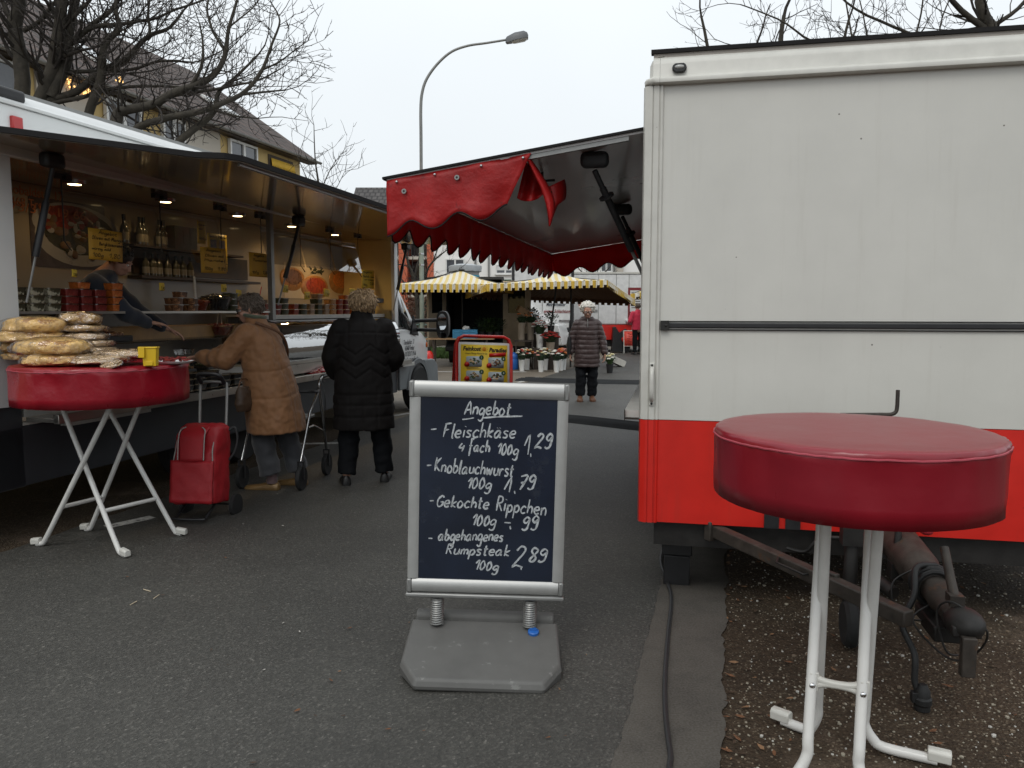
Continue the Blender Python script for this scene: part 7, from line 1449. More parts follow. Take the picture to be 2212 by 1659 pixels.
for k, (px, py, r, h, y, lab) in enumerate(((1166, 752, .10, .36, 20.0, 'white bucket standing high beside the dark stool'), (1189, 768, .11, .34, 19.9, 'beige bucket holding the red flowers behind the front buckets'))):
    p = PY(px, py, y); z = max(0, p.z); bucket((p.x, y, z), r, h, lab, ('bucket_white', 'beige_pot')[k]); bunch((p.x, y, z + h - .05), .22 if k == 0 else .26, .40 if k == 0 else .30, ('tall white and pink flowers beside the parasol post', 'mass of red flowers in the beige bucket')[k], ((0, 4, 0, 2), (2, 2, 2))[k], (18, 26)[k], 60 + k, 'flower bunches in the vases')
    if z > 0:
        b = MB(); b.bx(-.16, .16, -.16, .16, 0, z - .001); o = b.build('wooden_box', M['dark_wood'], bevel=.005); o.location = (p.x, y, 0); tag(o, 'dark wooden box under the ' + ('high white bucket', 'beige bucket')[k], 'box')
p = PY(1208, 769, 19.9); tb = thing('slatted_crate', 'upright tan wooden crate with slots behind the right buckets', 'crate', (p.x, 19.9, 0), (0, radians(-4), radians(-12))); b = MB()
for x in (-.115, -.0575, 0, .0575, .115): b.bx(x - .012, x + .012, -.014, .014, .0, .36)
for z in (.0, .33): b.bx(-.127, .127, -.013, .013, z, z + .05)
b.bx(-.127, .127, .015, .16, 0, .36); b.build('crate', M['wood_tan'], tb)
p = PY(1128, 676, 20.8); shl = thing('carton', 'brown carton tilted on the stall between the van door and the flowers', 'carton', (p.x, 20.9, 1.40), (radians(10), radians(28), .3)); b = MB(); b.bx(-.18, .18, -.12, .12, 0, .16); b.build('box', M['wood_tan'], shl)
shrub_pot((PY(1150, 700, 20.9).x, 20.9, 1.05), .34, .48, 'dark leafy plant under the brown carton', 'leaf_dark2', 21, 320, pot=.12); shrub_pot((PY(1190, 706, 20.6).x, 20.6, 1.10), .22, .34, 'pale yellow and green plant right of the parasol post', 'leaf_green', 23, 160, pot=.10)
for k, (px, y) in enumerate(((1150, 20.9), (1190, 20.6))):
    b = MB(); b.bx(-.2, .2, -.2, .2, 0, (.88, .93)[k]); o = b.build('plant_stand', M['dark_wood'], bevel=.01); o.location = (PY(px, 700, y).x, y, 0); tag(o, ('dark stand carrying the dark leafy plant', 'dark stand carrying the pale yellow plant')[k], 'plant stand')
p = PY(928, 787, 19.6); gc = thing('gas_cylinder', 'red gas cylinder standing beyond the truck\'s front bumper', 'gas cylinder', (p.x, 19.4, 0)); b = MB(); b.lathe([(.10, 0), (.115, .02), (.115, .40), (.09, .46), (.045, .50), (0, .50)], 22); b.build('tank', M['red_paint'], gc); b = MB(); b.lathe([(.05, .50), (.05, .58), (.03, .58), (0, .56)], 14); b.build('valve', M['dark_metal'], gc)
# person at the back of the flower van
# ---------------------------------------------------------------- street lamp, advertising column, street sign
LY = 25.0; sl2 = thing('street_lamp', 'tall grey street lamp with a long curved arm above the awnings', 'street lamp', (PY(912, 700, LY).x, LY, 0)); off = V((PY(912, 700, LY).x, LY, 0))
pp = lambda x, y: PY(x, y, LY) - off
b = MB(); b.tube([V((0, 0, 0)), V((0, 0, 3.6)), V((0, 0, 3.65)), pp(910, 400)], [.075, .073, .058, .055], 14); b.build('lower_pole', mat('pole_green', (.24, .27, .22), .6, var=.12), sl2)
b = MB(); arm = smooth_path([pp(910, 400), pp(909.5, 300), pp(909, 235), pp(912, 200), pp(922, 170), pp(945, 138), pp(975, 112), pp(1010, 99), pp(1050, 93), pp(1094, 86)], 5); b.tube(arm, [.052 - .018 * i / len(arm) for i in range(len(arm))], 10); b.build('curved_arm', mat('pole_steel', (.21, .21, .20), .45, metal=.4), sl2)
a, e = pp(1092, 87), pp(1141, 76); d = (e - a); u_ = V((0, 0, 1)); b = MB(); rg = []
for t, w, zt, zb in ((0, .05, .05, -.06), (.06, .10, .10, -.10), (.4, .17, .16, -.10), (.8, .17, .15, -.10), (.95, .14, .08, -.10), (1, .10, .0, -.10)): c = a + d * t; rg.append([c + V((0, y * w, zb + (zt - zb) * z)) for y, z in ((-1, 0), (-1, .5), (-.7, .9), (0, 1), (.7, .9), (1, .5), (1, 0))])
b.loft(rg); b.build('lamp_head', mat('lamp_grey', (.11, .115, .12), .45), sl2, smooth=50); b = MB(); rg = []
for t, w, h in ((.28, .11, .01), (.4, .15, .05), (.85, .15, .06), (.97, .10, .01)): c = a + d * t + V((0, 0, -.101)); rg.append([c + V((0, w * cos(q), -h * sin(q))) for q in [pi * j / 8 for j in range(9)]])
b.loft(rg); b.build('lamp_glass', mat('lamp_cover', (.42, .42, .40), .12, coat=.5), sl2)
for z in (2.9, 3.25): b = MB(); b.lathe([(.076, z), (.082, z), (.082, z + .05), (.076, z + .05)], 14); b.build('pole_band', M['steel'], sl2)
p = PY(1005, 600, 33); ac = thing('advertising_column', 'round advertising column with a pale ring top and turquoise posters', 'advertising column', (p.x, 33, 0))
b = MB(); b.lathe([(.60, 0), (.60, 2.95), (0, 2.95)], 40); b.build('drum', mat('column_turquoise', (.03, .30, .42), .5, var=.05), ac); b = MB(); b.lathe([(.56, 3.06), (.68, 3.10), (.70, 3.26), (.69, 3.34), (.3, 3.42), (0, 3.44)], 40, caps=True); b.build('ring_top', mat('ring_grey', (.36, .38, .39), .5), ac); b = MB(); b.lathe([(.58, 2.951), (.58, 3.059), (0, 3.059)], 32); b.build('neck', M['alu_dark'], ac)
for k, a in enumerate((-1.9, -1.2)):
    b = MB(); b.add([(.606 * cos(a + t), .606 * sin(a + t), z) for z in (1.7, 2.85) for t in (-.22, -.11, 0, .11, .22)], [(i, i + 1, i + 6, i + 5) for i in range(4)]); b.build('pasted_poster', M['bucket_white'], ac)
p = PY(1362, 620, 30); ss = thing('street_sign', 'blue street name signs on a thin post above the far trailer', 'street sign', (p.x, 30, 0)); b = MB(); b.tube([(0, 0, 0), (0, 0, 2.85)], .03, 8); b.build('post', M['alu_dark'], ss)
M['sign_blue'] = mat('sign_blue', (.012, .03, .12), .4)
b = MB(); b.bx(-.80, -.04, -.012, .012, 2.50, 2.68); b.build('name_plate', M['sign_blue'], ss); b = MB(); [b.bx(-.80, -.04, -.016, -.0125, z, z + .012) for z in (2.51, 2.66)]; b.build('plate_rim', M['bucket_white'], ss)
txt('Carl-Goerdeler-Straße', .12, M['bucket_white'], ss, plane_mx((-.42, -.0135, 2.59), (1, 0, 0), (0, 0, 1)), width=.68, bold=.002)
b = MB(); b.bx(-.30, .0, -.014, .010, 2.34, 2.45); b.build('name_plate', M['sign_blue'], ss); b = MB(); b.bx(-.52, -.34, -.014, .010, 2.36, 2.45); b.build('number_plate', M['bucket_white'], ss)
# ---------------------------------------------------------------- houses
def tile_mat(name, c0, c1, sc):
    m, n, b = newmat(name); o = n.nodes.new('ShaderNodeTexCoord').outputs['UV']
    br = n.nodes.new('ShaderNodeTexBrick'); br.inputs['Scale'].default_value = sc; br.inputs['Mortar Size'].default_value = .07; br.inputs['Color1'].default_value = (*c0, 1); br.inputs['Color2'].default_value = (*c1, 1); br.inputs['Mortar'].default_value = (c0[0] * .2, c0[1] * .2, c0[2] * .2, 1); br.inputs['Brick Width'].default_value = .5; br.inputs['Row Height'].default_value = .62; n.links.new(o, br.inputs['Vector'])
    f = noisen(n, 3, 4, .6, o); n.links.new(mixn(n, .35, br.outputs['Color'], ramp(n, f.outputs['Fac'], [(.3, (c0[0] * .5, c0[1] * .5, c0[2] * .5)), (.7, c1)]).outputs[0]), b.inputs['Base Color']); b.inputs['Roughness'].default_value = .75
    bumpn(n, b, br.outputs['Fac'], .8, .03).invert = True; return m
M['tile_brown'] = tile_mat('tile_brown', (.050, .032, .026), (.095, .060, .047), 1.3); M['tile_dark'] = tile_mat('tile_dark', (.055, .05, .048), (.10, .09, .086), 1.1)
M['wall_yellow'] = mat('wall_yellow', (.52, .38, .16), .85, var=.05, scale=1.5, bump=.2, bscale=30); M['wall_cream'] = mat('wall_cream', (.46, .42, .36), .85, var=.05, scale=1.5); M['wall_white'] = mat('wall_white', (.82, .81, .78), .85, var=.04, scale=.8); M['wall_orange'] = mat('wall_orange', (.48, .12, .06), .85, var=.06); M['win_glass'] = mat('win_glass', (.06, .065, .075), .06, var=.3, scale=1.2, coat=.6); M['win_frame'] = mat('win_frame', (.66, .66, .64), .45)
def slab_uv(name, pts, m, parent, th=.12):
    """one roof plane with tile coordinates; pts: eave start, eave end, ridge end, ridge start"""
    p = [V(q) for q in pts]; nrm = (p[1] - p[0]).cross(p[3] - p[0]).normalized(); mb = MB(); mb.prism(p, -nrm * th); o = mb.build(name, m, parent, smooth=0); me = o.data; uv = me.uv_layers.new(name='uv'); ux = (p[1] - p[0]).normalized(); uy = nrm.cross(ux)
    for l in me.loops: c = me.vertices[l.vertex_index].co - p[0]; uv.data[l.index].uv = (c.dot(ux), c.dot(uy))
    return o
def window(par, M4, w, h, split=2, blind=0, m=None):
    """a window in the wall plane of M4 (x along the wall, z up, -y outwards)"""
    b = MB(); t = .07
    for x0, x1, z0, z1 in ((-w / 2, w / 2, h / 2 - t, h / 2), (-w / 2, w / 2, -h / 2, -h / 2 + t), (-w / 2, -w / 2 + t, -h / 2 + t, h / 2 - t), (w / 2 - t, w / 2, -h / 2 + t, h / 2 - t)): b.bx(x0, x1, -.05, .05, z0, z1)
    for k in range(1, split): x = -w / 2 + w * k / split; b.bx(x - t * .7, x + t * .7, -.05, .05, -h / 2 + t, h / 2 - t)
    b.bx(-w / 2 - .06, w / 2 + .06, -.12, .02, -h / 2 - .06, -h / 2 - .001)
    if blind: b.bx(-w / 2 + t, w / 2 - t, -.02, .02, h / 2 - t - blind, h / 2 - t)
    for v in range(len(b.v)): b.v[v] = M4 @ b.v[v]
    wd = b.build('window', M['win_frame'], par); b = MB(); b.bx(-w / 2 + t, w / 2 - t, .0, .015, -h / 2 + t, h / 2 - t - blind); b.v = [M4 @ q for q in b.v]; b.build('pane', m or M['win_glass'], wd); return wd
# yellow row house behind the truck
HD = -10.0; yh = thing('row_house', 'long yellow house with a brown tiled roof behind the bare tree', 'house', (-3.2, 5.1, 0), -radians(15)); y0, y1 = -6.0, 21.0; ez = 7.06
b = MB(); b.bx(HD - 9.5, HD, y0, y1, 0, ez - .1); b.build('wall', M['wall_yellow'], yh)
b = MB(); b.prism([(HD, y1 - .30, ez - .1), (HD - 9.5, y1 - .30, ez - .1), (HD - 4.75, y1 - .30, ez + 3.0)], (0, .29, 0)); b.build('gable', M['wall_cream'], yh)
for a, c, m in ((14.9, 16.4, 'wall_cream'), (10.0, 11.5, 'wall_cream'), (6.0, 8.2, 'wall_cream')):
    b = MB(); b.bx(HD + .002, HD + .06, a, c, 3.2, ez - .12); b.build('wall_panel', M[m], yh)
rf = slab_uv('roof', [(HD + .35, y0, ez - .28), (HD + .35, y1 + .7, ez - .28), (HD - 4.75, y1 + .7, ez + 3.25), (HD - 4.75, y0, ez + 3.25)], M['tile_brown'], yh, .14); slab_uv('roof', [(HD - 4.75, y0, ez + 3.25), (HD - 4.75, y1 + .7, ez + 3.25), (HD - 10.25, y1 + .7, ez - .28), (HD - 10.25, y0, ez - .28)], M['tile_brown'], yh, .14)
b = MB(); b.loft([[V((HD + .35 + .07 + .07 * cos(t), y, ez - .32 + .07 * sin(t))) for t in [pi + pi * j / 8 for j in range(9)]] for y in (y0, y1 + .72)]); b.build('gutter', M['alu_dark'], yh)
b = MB(); b.bx(HD + .002, HD + .33, y0, y1 + .6, ez - .40, ez - .34); b.build('soffit', M['dark_wood'], yh)
sl_ = (3.53) / 5.1
for yy in (3.6, 9.3, 13.2, 18.6):
    x = HD - 1.4; z = ez - .28 + (HD + .35 - x) * sl_; b = MB(); b.box((x, yy, z + .06), (1.1, .8, .08), Matrix.Rotation(radians(32.7), 3, 'Y')); sk = b.build('skylight', M['win_frame'], yh); b = MB(); b.box((x, yy, z + .075), (.9, .62, .08), Matrix.Rotation(radians(32.7), 3, 'Y')); b.build('pane', mat('sky_pane', (.32, .35, .38), .05, coat=.5), sk)
WM = lambda y, z: Matrix(((0, -1, 0, HD + .075), (1, 0, 0, y), (0, 0, 1, z), (0, 0, 0, 1)))
for (px0, py0, px1, py1, sp) in ((217, 195, 302, 285, 2), (0, 145, 22, 190, 1), (488, 292, 552, 345, 2), (348, 272, 392, 330, 2)):
    q0, q1 = LT.on(px0, py0, 0, HD), LT.on(px1, py1, 0, HD); mid = (q0 + q1) / 2; window(yh, WM(mid.y, 5.93), max(.9, abs(q1.y - q0.y) * .95), 1.36, sp)
q0, q1 = LT.on(578, 330, 0, HD), LT.on(650, 350, 0, HD)
b = MB(); b.bx(HD + .003, HD + .03, q0.y, y1 - .5, 4.6, ez - .5); b.build('balcony_recess', mat('recess_dark', (.10, .08, .06), .9), yh)  # flat dark sheet on the wall, the recess's shade put into its colour
b = MB(); n = 15; L = y1 - .6 - q0.y
b.grid(lambda u, v: V((HD + .10 + .05 * v, q0.y + .05 + L * u, ez - .62 - v * (.30 + .07 * (1 if (u * n) % 1 < .5 else -1)))), n * 8, 2); b.build('scalloped_blind', M['stripe_yellow'], yh, solid=.01)
fl_ = MB(); r_ = random.Random(2)                                  # fairy lights in the far window corner
M['fairy_glow'] = mat('fairy_glow', (1, .7, .3), .5, emit=((1, .55, .18), 2))
for cx in (150, 185, 255):
    for i in range(16): q = LT.on(cx + r_.uniform(-12, 12), 165 + r_.uniform(0, 40), 0, HD + .12); fl_.ell(q, .022, 5, 3)
fl_.build('fairy_lights', M['fairy_glow'], yh)
# dark tiled house
hx = PY(735, 420, 62).x; th = thing('tiled_house', 'house with a dark tiled roof between truck flap and red valance', 'house', (hx, 62, 0)); b = MB(); b.bx(.3, 11, 2.3, 10, 0, 8.7); b.build('wall', M['wall_cream'], th); slab_uv('roof', [(0, 2, 8.6), (11.3, 2, 8.6), (11.3, 6.2, 11.95), (0, 6.2, 11.95)], M['tile_dark'], th); slab_uv('roof', [(0, 6.2, 11.95), (11.3, 6.2, 11.95), (11.3, 10.4, 8.6), (0, 10.4, 8.6)], M['tile_dark'], th)
for x in (1.8, 4.6, 7.4): window(th, Matrix.Translation((x, 2.27, 6.4)), 1.3, 1.4)
# white block with orange balconies at the far end
WY = 46.0; wx = lambda px: PY(px, 600, WY).x; wz = lambda py: PY(1106, py, WY).z
wb = thing('apartment_block', 'white apartment block with orange balcony columns at the end of the lane', 'building', (0, WY, 0))
b = MB(); b.bx(wx(935), wx(1700), 0, 9, 0, 7.1); b.build('wall', M['wall_white'], wb); b = MB(); b.bx(wx(845), wx(934), 2.2, 9, 0, 7.1); b.build('recessed_wall', M['wall_cream'], wb)
for a, c in ((862, 880), (923, 937)):
    b = MB(); b.bx(wx(a), wx(c), -.05, 2.19, 0, 7.1); b.build('orange_column', M['wall_orange'], wb)
for z in (2.4, 4.6):
    b = MB(); b.bx(wx(846) + .01, wx(923) - .01, .1, 2.19, z - .15, z + .02); b.build('balcony_slab', M['wall_cream'], wb); b = MB(); x = wx(846) + .02
    while x < wx(923): b.bx(x, x + .05, .10, .14, z + .02, z + .95); x += .16
    b.bx(wx(846) + .01, wx(923) - .01, .09, .15, z + .95, z + 1.0); b.build('railing', M['dark_metal'], wb)
    for a in (835, 893): window(wb, Matrix.Translation((wx(a), 2.17, z + 1.2)), 1.0, 2.1, 1)
for (a, p_, c, q_, sp) in ((963, 559, 1004, 592, 2), (1071, 572, 1112, 592, 2), (1297, 560, 1322, 588, 2), (1180, 560, 1215, 590, 2), (963, 470, 1004, 500, 2), (1071, 470, 1112, 500, 2)):
    window(wb, Matrix.Translation(((wx(a) + wx(c)) / 2, -.03, (wz(p_) + wz(q_)) / 2)), wx(c) - wx(a), wz(p_) - wz(q_), sp, blind=.25 if a == 1071 else 0)
for px in (1027, 1056, 1326):
    b = MB(); b.tube([(wx(px), -.06, 0), (wx(px), -.06, 7.1)], .06, 8); b.build('downpipe', M['alu_dark'], wb)
b = MB(); b.bx(wx(1330), wx(1345), -.25, -.002, 0, 7.1); b.build('pilaster', M['wall_cream'], wb); b = MB(); b.bx(wx(845), wx(1720), -.5, 9.5, 7.12, 7.4); b.build('roof', M['tile_dark'], wb)
# low brick wall with green bins behind the parasols
b = MB(); p0, p1 = PY(1030, 600, 40).x, PY(1130, 600, 40).x; b.bx(p0, p1, 40, 40.3, 0, 2.9); tag(b.build('brick_wall', mat('brick_red', (.22, .09, .07), .85, var=.3, scale=6)), 'low reddish wall behind the striped parasol', 'wall')
for k, x in enumerate((1078, 1098)):
    b = MB(); q = PY(x, 600, 39.5).x; b.bx(q - .22, q + .22, 39.2, 39.7, 2.55, 2.95); b.bx(q - .24, q + .24, 39.18, 39.72, 2.951, 3.02); o = b.build('planter', mat('planter_green', (.015, .07, .035), .5), bevel=.03); tag(o, ('left dark green planter on the reddish wall', 'right dark green planter on the reddish wall')[k], 'planter', 'green planters on the reddish wall')
# lawn, hedge, railing
M['grass'] = mat('grass', (.05, .10, .02), .8, var=.4, scale=9)
b = MB(); rr = random.Random(6)
for i in range(1800):
    q = G(rr.uniform(872, 985), rr.uniform(754, 775)); h = rr.uniform(.06, .16); a = rr.random() * 6.28; w = V((cos(a), sin(a), 0)) * .03; l = V((rr.uniform(-.05, .05), rr.uniform(-.05, .05), h)); b.add([q - w, q + w, q + l], [(0, 1, 2)])
tag(b.build('grass', M['grass'], smooth=0), 'patch of green grass at the edge of the forecourt by the flower van', 'grass', kind='stuff')
def bush(name, label, c, r, h, m, n, seed, leaf=.10, cat='shrub', group=None):
    rr = random.Random(seed); o = thing(name, label, cat, c, 0, group); b = MB()
    for i in range(n):
        d = V((rr.gauss(0, 1), rr.gauss(0, 1), rr.gauss(0, 1))).normalized(); q = rr.random() ** .4; cl = 1 + .3 * mnoise.noise(d * 2 + V((seed, 0, 0))); p = V((d.x * r * q * cl, d.y * r * q * cl, h / 2 + d.z * h / 2 * q)); dd = (d + V((rr.uniform(-1, 1), rr.uniform(-1, 1), rr.uniform(-.5, 1)))).normalized(); s_ = dd.orthogonal().normalized() * leaf * .3; b.add([p, p + dd * leaf * .5 + s_, p + dd * leaf, p + dd * leaf * .5 - s_], [(0, 1, 2, 3)])
    b.build('foliage', m, o, smooth=0); b = MB()
    for i in range(6): a = i * 1.05; b.tube([(0, 0, 0), (r * .4 * cos(a), r * .4 * sin(a), h * .7)], .02, 4)
    b.build('stem', M['dark_wood'], o); return o
M['hedge_leaf'] = mat('hedge_leaf', (.028, .032, .014), .7, var=.5, scale=8); M['hedge_red'] = mat('hedge_red', (.15, .075, .045), .7, var=.4, scale=8)
p = PY(927, 690, 31); bush('hedge_shrub', 'dark evergreen shrub right of the lamp pole', (p.x, 31, 0), .75, 2.0, M['hedge_leaf'], 2600, 1); p = PY(888, 700, 30); bush('bare_shrub', 'reddish brown winter shrub left of the lamp pole', (p.x, 30, 0), .85, 2.2, M['hedge_red'], 1900, 2)
rl_ = thing('railing', 'low greenish metal railing in front of the shrubs', 'railing', (PY(900, 700, 27).x, 27, 0)); b = MB()
for z in (.55, 1.0): b.tube([(-2.4, 0, z), (1.4, 0, z)], .03, 6)
b.build('rail', mat('rail_green', (.08, .13, .11), .5), rl_)
for x in (-2.3, -1.1, .1, 1.3): b = MB(); b.tube([(x, 0, 0), (x, 0, 1.05)], .03, 6); b.build('post', mat('rail_green2', (.08, .13, .11), .5), rl_)

# ---------------------------------------------------------------- bare trees
M['bark'] = mat('bark', (.040, .034, .025), .9, var=.4, scale=7, bump=.6, bscale=14, bdist=.03); M['twig'] = mat('twig', (.026, .021, .017), .9, var=.3, scale=5)
def grow(mb, p, d, L, r, depth, rr, up=.12, kink=.30, dens=1.0):
    n = max(3, int(L / .16)); pts = [V(p)]; dd = V(d).normalized(); seg = L / n
    for i in range(n):
        dd = (dd + V((rr.uniform(-1, 1), rr.uniform(-1, 1), rr.uniform(-1, 1))) * kink + V((0, 0, up))).normalized(); pts.append(pts[-1] + dd * seg)
    mb.tube(pts, [r * (1 - .6 * i / n) for i in range(n + 1)], 5 if r > .012 else 3, caps=False)
    if depth <= 0: return
    k = max(2, int(L * (3.4 if depth > 1 else 5.2) * dens))
    for j in range(k):
        t = .18 + .82 * (j + rr.random()) / k; i = min(n - 1, int(t * n)); b0 = pts[i].lerp(pts[i + 1], t * n - i); dv = (pts[i + 1] - pts[i]).normalized(); side = dv.orthogonal().normalized(); side.rotate(Matrix.Rotation(rr.random() * 6.28, 3, dv)) if False else None
        a = rr.random() * 6.28; o1 = dv.orthogonal().normalized(); o2 = dv.cross(o1); sd_ = o1 * cos(a) + o2 * sin(a); sd_.y *= .7; an = rr.uniform(.6, 1.1); nd = dv * cos(an) + sd_ * sin(an)
        grow(mb, b0, nd, L * rr.uniform(.32, .62) * (1.15 - .5 * t), max(.0055, r * .5 * (1 - .5 * t)), depth - 1, rr, up, kink, dens)
def tree(name, label, Y, limbs, trunk_r, seed, dens=1.0, L0=1.5, group=None, depth=2):
    """limbs: lists of (px, py, radius[, dy]) in the photograph at distance Y"""
    rr = random.Random(seed); base = PY(limbs[0][0][0], 700, Y); o = thing(name, label, 'tree', (base.x, Y, 0), 0, group); off = V((base.x, Y, 0)); tk_ = MB(); cr_ = MB()
    for li, lb in enumerate(limbs):
        dy = rr.uniform(-.4, .4) if li else 0; pts = []; n = len(lb)
        for i, q in enumerate(lb): pts.append(PY(q[0], q[1], Y + dy * i / n + (q[3] if len(q) > 3 else 0)) - off)
        rs = [q[2] * (.66 if dens > .7 else .9) for q in lb]; sp = smooth_path(pts, 4); rads = []
        for i in range(len(sp)): t = i / 4; k = min(int(t), n - 2); rads.append(rs[k] + (rs[k + 1] - rs[k]) * (t - k))
        if li == 0: sp = [V((sp[0].x, sp[0].y, -.05))] + sp; rads = [rads[0] * 1.15] + rads
        sp = [s_ + V((mnoise.noise(s_ * 2.1), 0, mnoise.noise(s_ * 2.3 + V((9, 0, 0))))) * min(.06, rads[i] * 1.2) for i, s_ in enumerate(sp)]
        tk_.tube(sp, rads, 9 if rs[0] > .05 else 6)
        for i in range(1 if li else 4, len(sp) - 1):
            if rads[i] > .13: continue
            seg = (sp[i + 1] - sp[i]); m = max(1, int(seg.length * 5.0 * dens + rr.random()))
            for j in range(m):
                p = sp[i] + seg * rr.random(); dv = seg.normalized(); o1 = dv.orthogonal().normalized(); o2 = dv.cross(o1); a = rr.random() * 6.28; sd_ = o1 * cos(a) + o2 * sin(a); sd_.y *= .75; nd = dv * rr.uniform(.3, .8) + sd_
                grow(cr_, p, nd, L0 * rr.uniform(.45, 1.1), max(.006, rads[i] * .28), depth, rr, .10, .30, dens)
        grow(cr_, sp[-1], sp[-1] - sp[-2], L0 * .9, rads[-1] * .9, depth, rr, .1, .3, dens)
    tk_.build('trunk', M['bark'], o, smooth=80); cr_.build('crown', M['twig'], o, smooth=0); return o
cx = lambda l: [(x * .3472, y * .3472) + tuple(r) for x, y, *r in l]
tree('bare_tree', 'large bare tree with several mossy trunks beside the yellow house', 12.0, [cx(l) for l in (
    [(130, 800, .17), (140, 420, .16), (110, 180, .15), (105, -40, .13), (90, -300, .09)],
    [(250, 640, .16), (320, 480, .15), (350, 300, .15), (380, 130, .13), (400, -60, .11), (380, -300, .07)],
    [(330, 600, .13), (410, 420, .12), (420, 220, .11), (470, 30, .09), (490, -140, .07)],
    [(430, 280, .07), (540, 180, .06), (740, 150, .045), (930, 120, .035), (1100, 60, .028), (1290, -10, .02)],
    [(460, 240, .07), (560, 160, .06), (690, 60, .05), (760, -60, .035)],
    [(270, 640, .09), (480, 560, .08), (640, 445, .075), (800, 360, .065), (930, 215, .05), (1060, 165, .035), (1140, 70, .025)],
    [(330, 640, .06), (520, 600, .05), (740, 545, .04), (1010, 540, .03), (1250, 550, .022)],
    [(560, 740, .10), (610, 560, .10), (630, 400, .09), (660, 280, .075), (740, 180, .06), (725, 40, .045), (735, -90, .03)],
    [(330, 450, .05), (560, 450, .045), (820, 430, .035), (1000, 380, .028), (1200, 390, .02)],
    [(110, 320, .07), (60, 130, .05), (20, 20, .04)], [(160, 200, .06), (250, 120, .05), (360, 0, .04)], [(440, 120, .05), (560, 0, .04), (590, -90, .03)],
    [(930, 215, .035), (925, 90, .028), (940, -50, .02)])], .17, 3, dens=1.0, L0=1.4)
tree('bare_tree', 'bare tree with low spreading limbs rising behind the truck roof', 11.0, [cx(l) for l in (
    [(700, 900, .13), (740, 740, .12), (770, 705, .10), (860, 670, .09), (1010, 610, .085), (1190, 555, .075), (1320, 470, .06), (1390, 340, .05), (1430, 170, .035), (1480, -20, .025)],
    [(800, 860, .08), (870, 790, .075), (1000, 745, .07), (1180, 700, .065), (1350, 655, .055), (1500, 590, .045), (1620, 440, .035), (1690, 280, .026), (1740, 130, .018), (1690, 20, .012)],
    [(1050, 930, .08), (1120, 860, .075), (1210, 790, .07), (1330, 680, .06), (1370, 560, .04), (1480, 470, .03), (1600, 350, .02)],
    [(1390, 300, .035), (1320, 180, .028), (1285, 60, .022), (1310, -50, .015)], [(1010, 610, .045), (1150, 590, .035), (1400, 540, .028), (1600, 500, .02), (1760, 420, .012)],
    [(1500, 590, .03), (1640, 570, .022), (1780, 560, .014)], [(1620, 440, .025), (1740, 380, .018), (1850, 300, .012)], [(1190, 555, .05), (1250, 420, .035), (1260, 260, .022), (1240, 140, .014)],
    [(1330, 680, .03), (1460, 720, .02), (1600, 740, .014)], [(1430, 170, .02), (1560, 60, .014), (1620, -20, .01)])], .13, 8, dens=1.12, L0=.78)
tree('bare_tree', 'bare tree standing behind the white trailer, its twigs over the roof', 13.0, [
    [(2150, 420, .17), (2140, 100, .15), (2125, 30, .13), (2120, -100, .10), (2130, -260, .06)], [(2130, 70, .08), (2060, 0, .06), (2000, -60, .04)], [(2100, 110, .05), (1960, 70, .04), (1850, 20, .03), (1790, -40, .02)], [(2080, 160, .05), (1900, 130, .04), (1760, 90, .03), (1680, 40, .022), (1600, 10, .014)], [(2060, 190, .04), (1860, 160, .035), (1700, 125, .022), (1590, 100, .014)],
    [(1850, 140, .03), (1835, 40, .022), (1820, -50, .015)], [(1960, 130, .03), (1990, 30, .022), (1995, -60, .015)], [(2140, 60, .06), (2200, 20, .045), (2260, -60, .03)], [(1880, 150, .03), (1870, 60, .02), (1850, -30, .012)], [(2040, 140, .03), (2030, 60, .02), (2060, -20, .014)]], .17, 14, dens=1.05, L0=1.0)
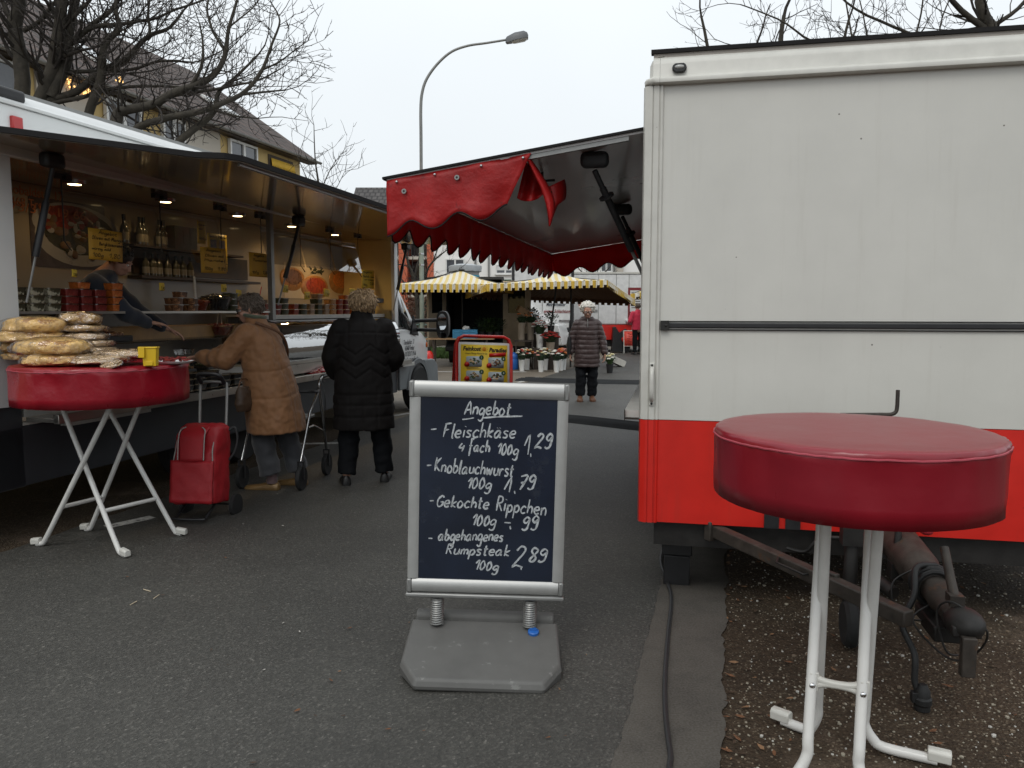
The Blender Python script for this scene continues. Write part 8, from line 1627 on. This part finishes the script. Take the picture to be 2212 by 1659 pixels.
tree('bare_tree', 'thin bare tree in front of the orange balcony columns', 29.0, [[(905, 740, .10), (902, 660, .09), (892, 600, .07), (880, 560, .05), (868, 530, .03)], [(900, 650, .06), (915, 600, .05), (935, 565, .04), (965, 540, .02)], [(893, 610, .05), (905, 560, .04), (918, 520, .025)], [(898, 640, .05), (880, 620, .04), (866, 600, .02)], [(915, 600, .04), (940, 600, .03), (970, 590, .015)], [(935, 565, .03), (950, 530, .02), (975, 515, .012)]], .1, 21, dens=.55, L0=1.5)
tree('bare_tree', 'sparse thin sapling at the end of the yellow house', 15.0, [[(700, 560, .035), (690, 420, .026), (680, 340, .014), (678, 270, .007)], [(690, 420, .016), (712, 370, .010), (735, 335, .005)], [(692, 440, .016), (660, 380, .010), (640, 330, .005)], [(695, 460, .014), (725, 410, .008), (745, 370, .004)]], .03, 27, dens=.22, L0=.8, depth=1)
tree('bare_tree', 'bushy bare treetop above the pale yellow parasol', 38.0, [[(1290, 700, .10), (1285, 620, .08), (1280, 585, .05), (1275, 560, .02)], [(1284, 620, .05), (1310, 585, .03), (1325, 565, .015)], [(1283, 615, .05), (1255, 585, .03), (1240, 568, .015)], [(1282, 600, .04), (1300, 570, .02)]], .1, 33, dens=.6, L0=1.4)
for k, (x, y, sd) in enumerate(((6.4, 19.0, 41), (9.2, 22.0, 43), (12.0, 25.0, 47))):
    fk = lambda pts: [(1106 + FOC * (x + a) / y, 745 - FOC * (b_ - 0) / y + 0, r_) for a, b_, r_ in pts]
    tree('bare_tree', ('bare tree hidden beside the white trailer, mirrored in the curved counter glass', 'bare tree further along behind the white trailer', 'bare tree on the far side of the white trailer')[k], y, [fk([(0, .6, .2), (0, 2, .17), (.1, 4, .14), (.0, 6, .09), (.2, 8, .05)]), fk([(0, 2.4, .11), (-.7, 4, .09), (-1.4, 6, .06), (-1.8, 8, .03)]), fk([(.05, 2.8, .11), (.8, 4.4, .08), (1.4, 6.2, .05), (1.8, 8, .03)]), fk([(0, 3.4, .08), (-.3, 5, .06), (-.5, 7, .04)])], .26, sd, dens=.45, L0=1.4)
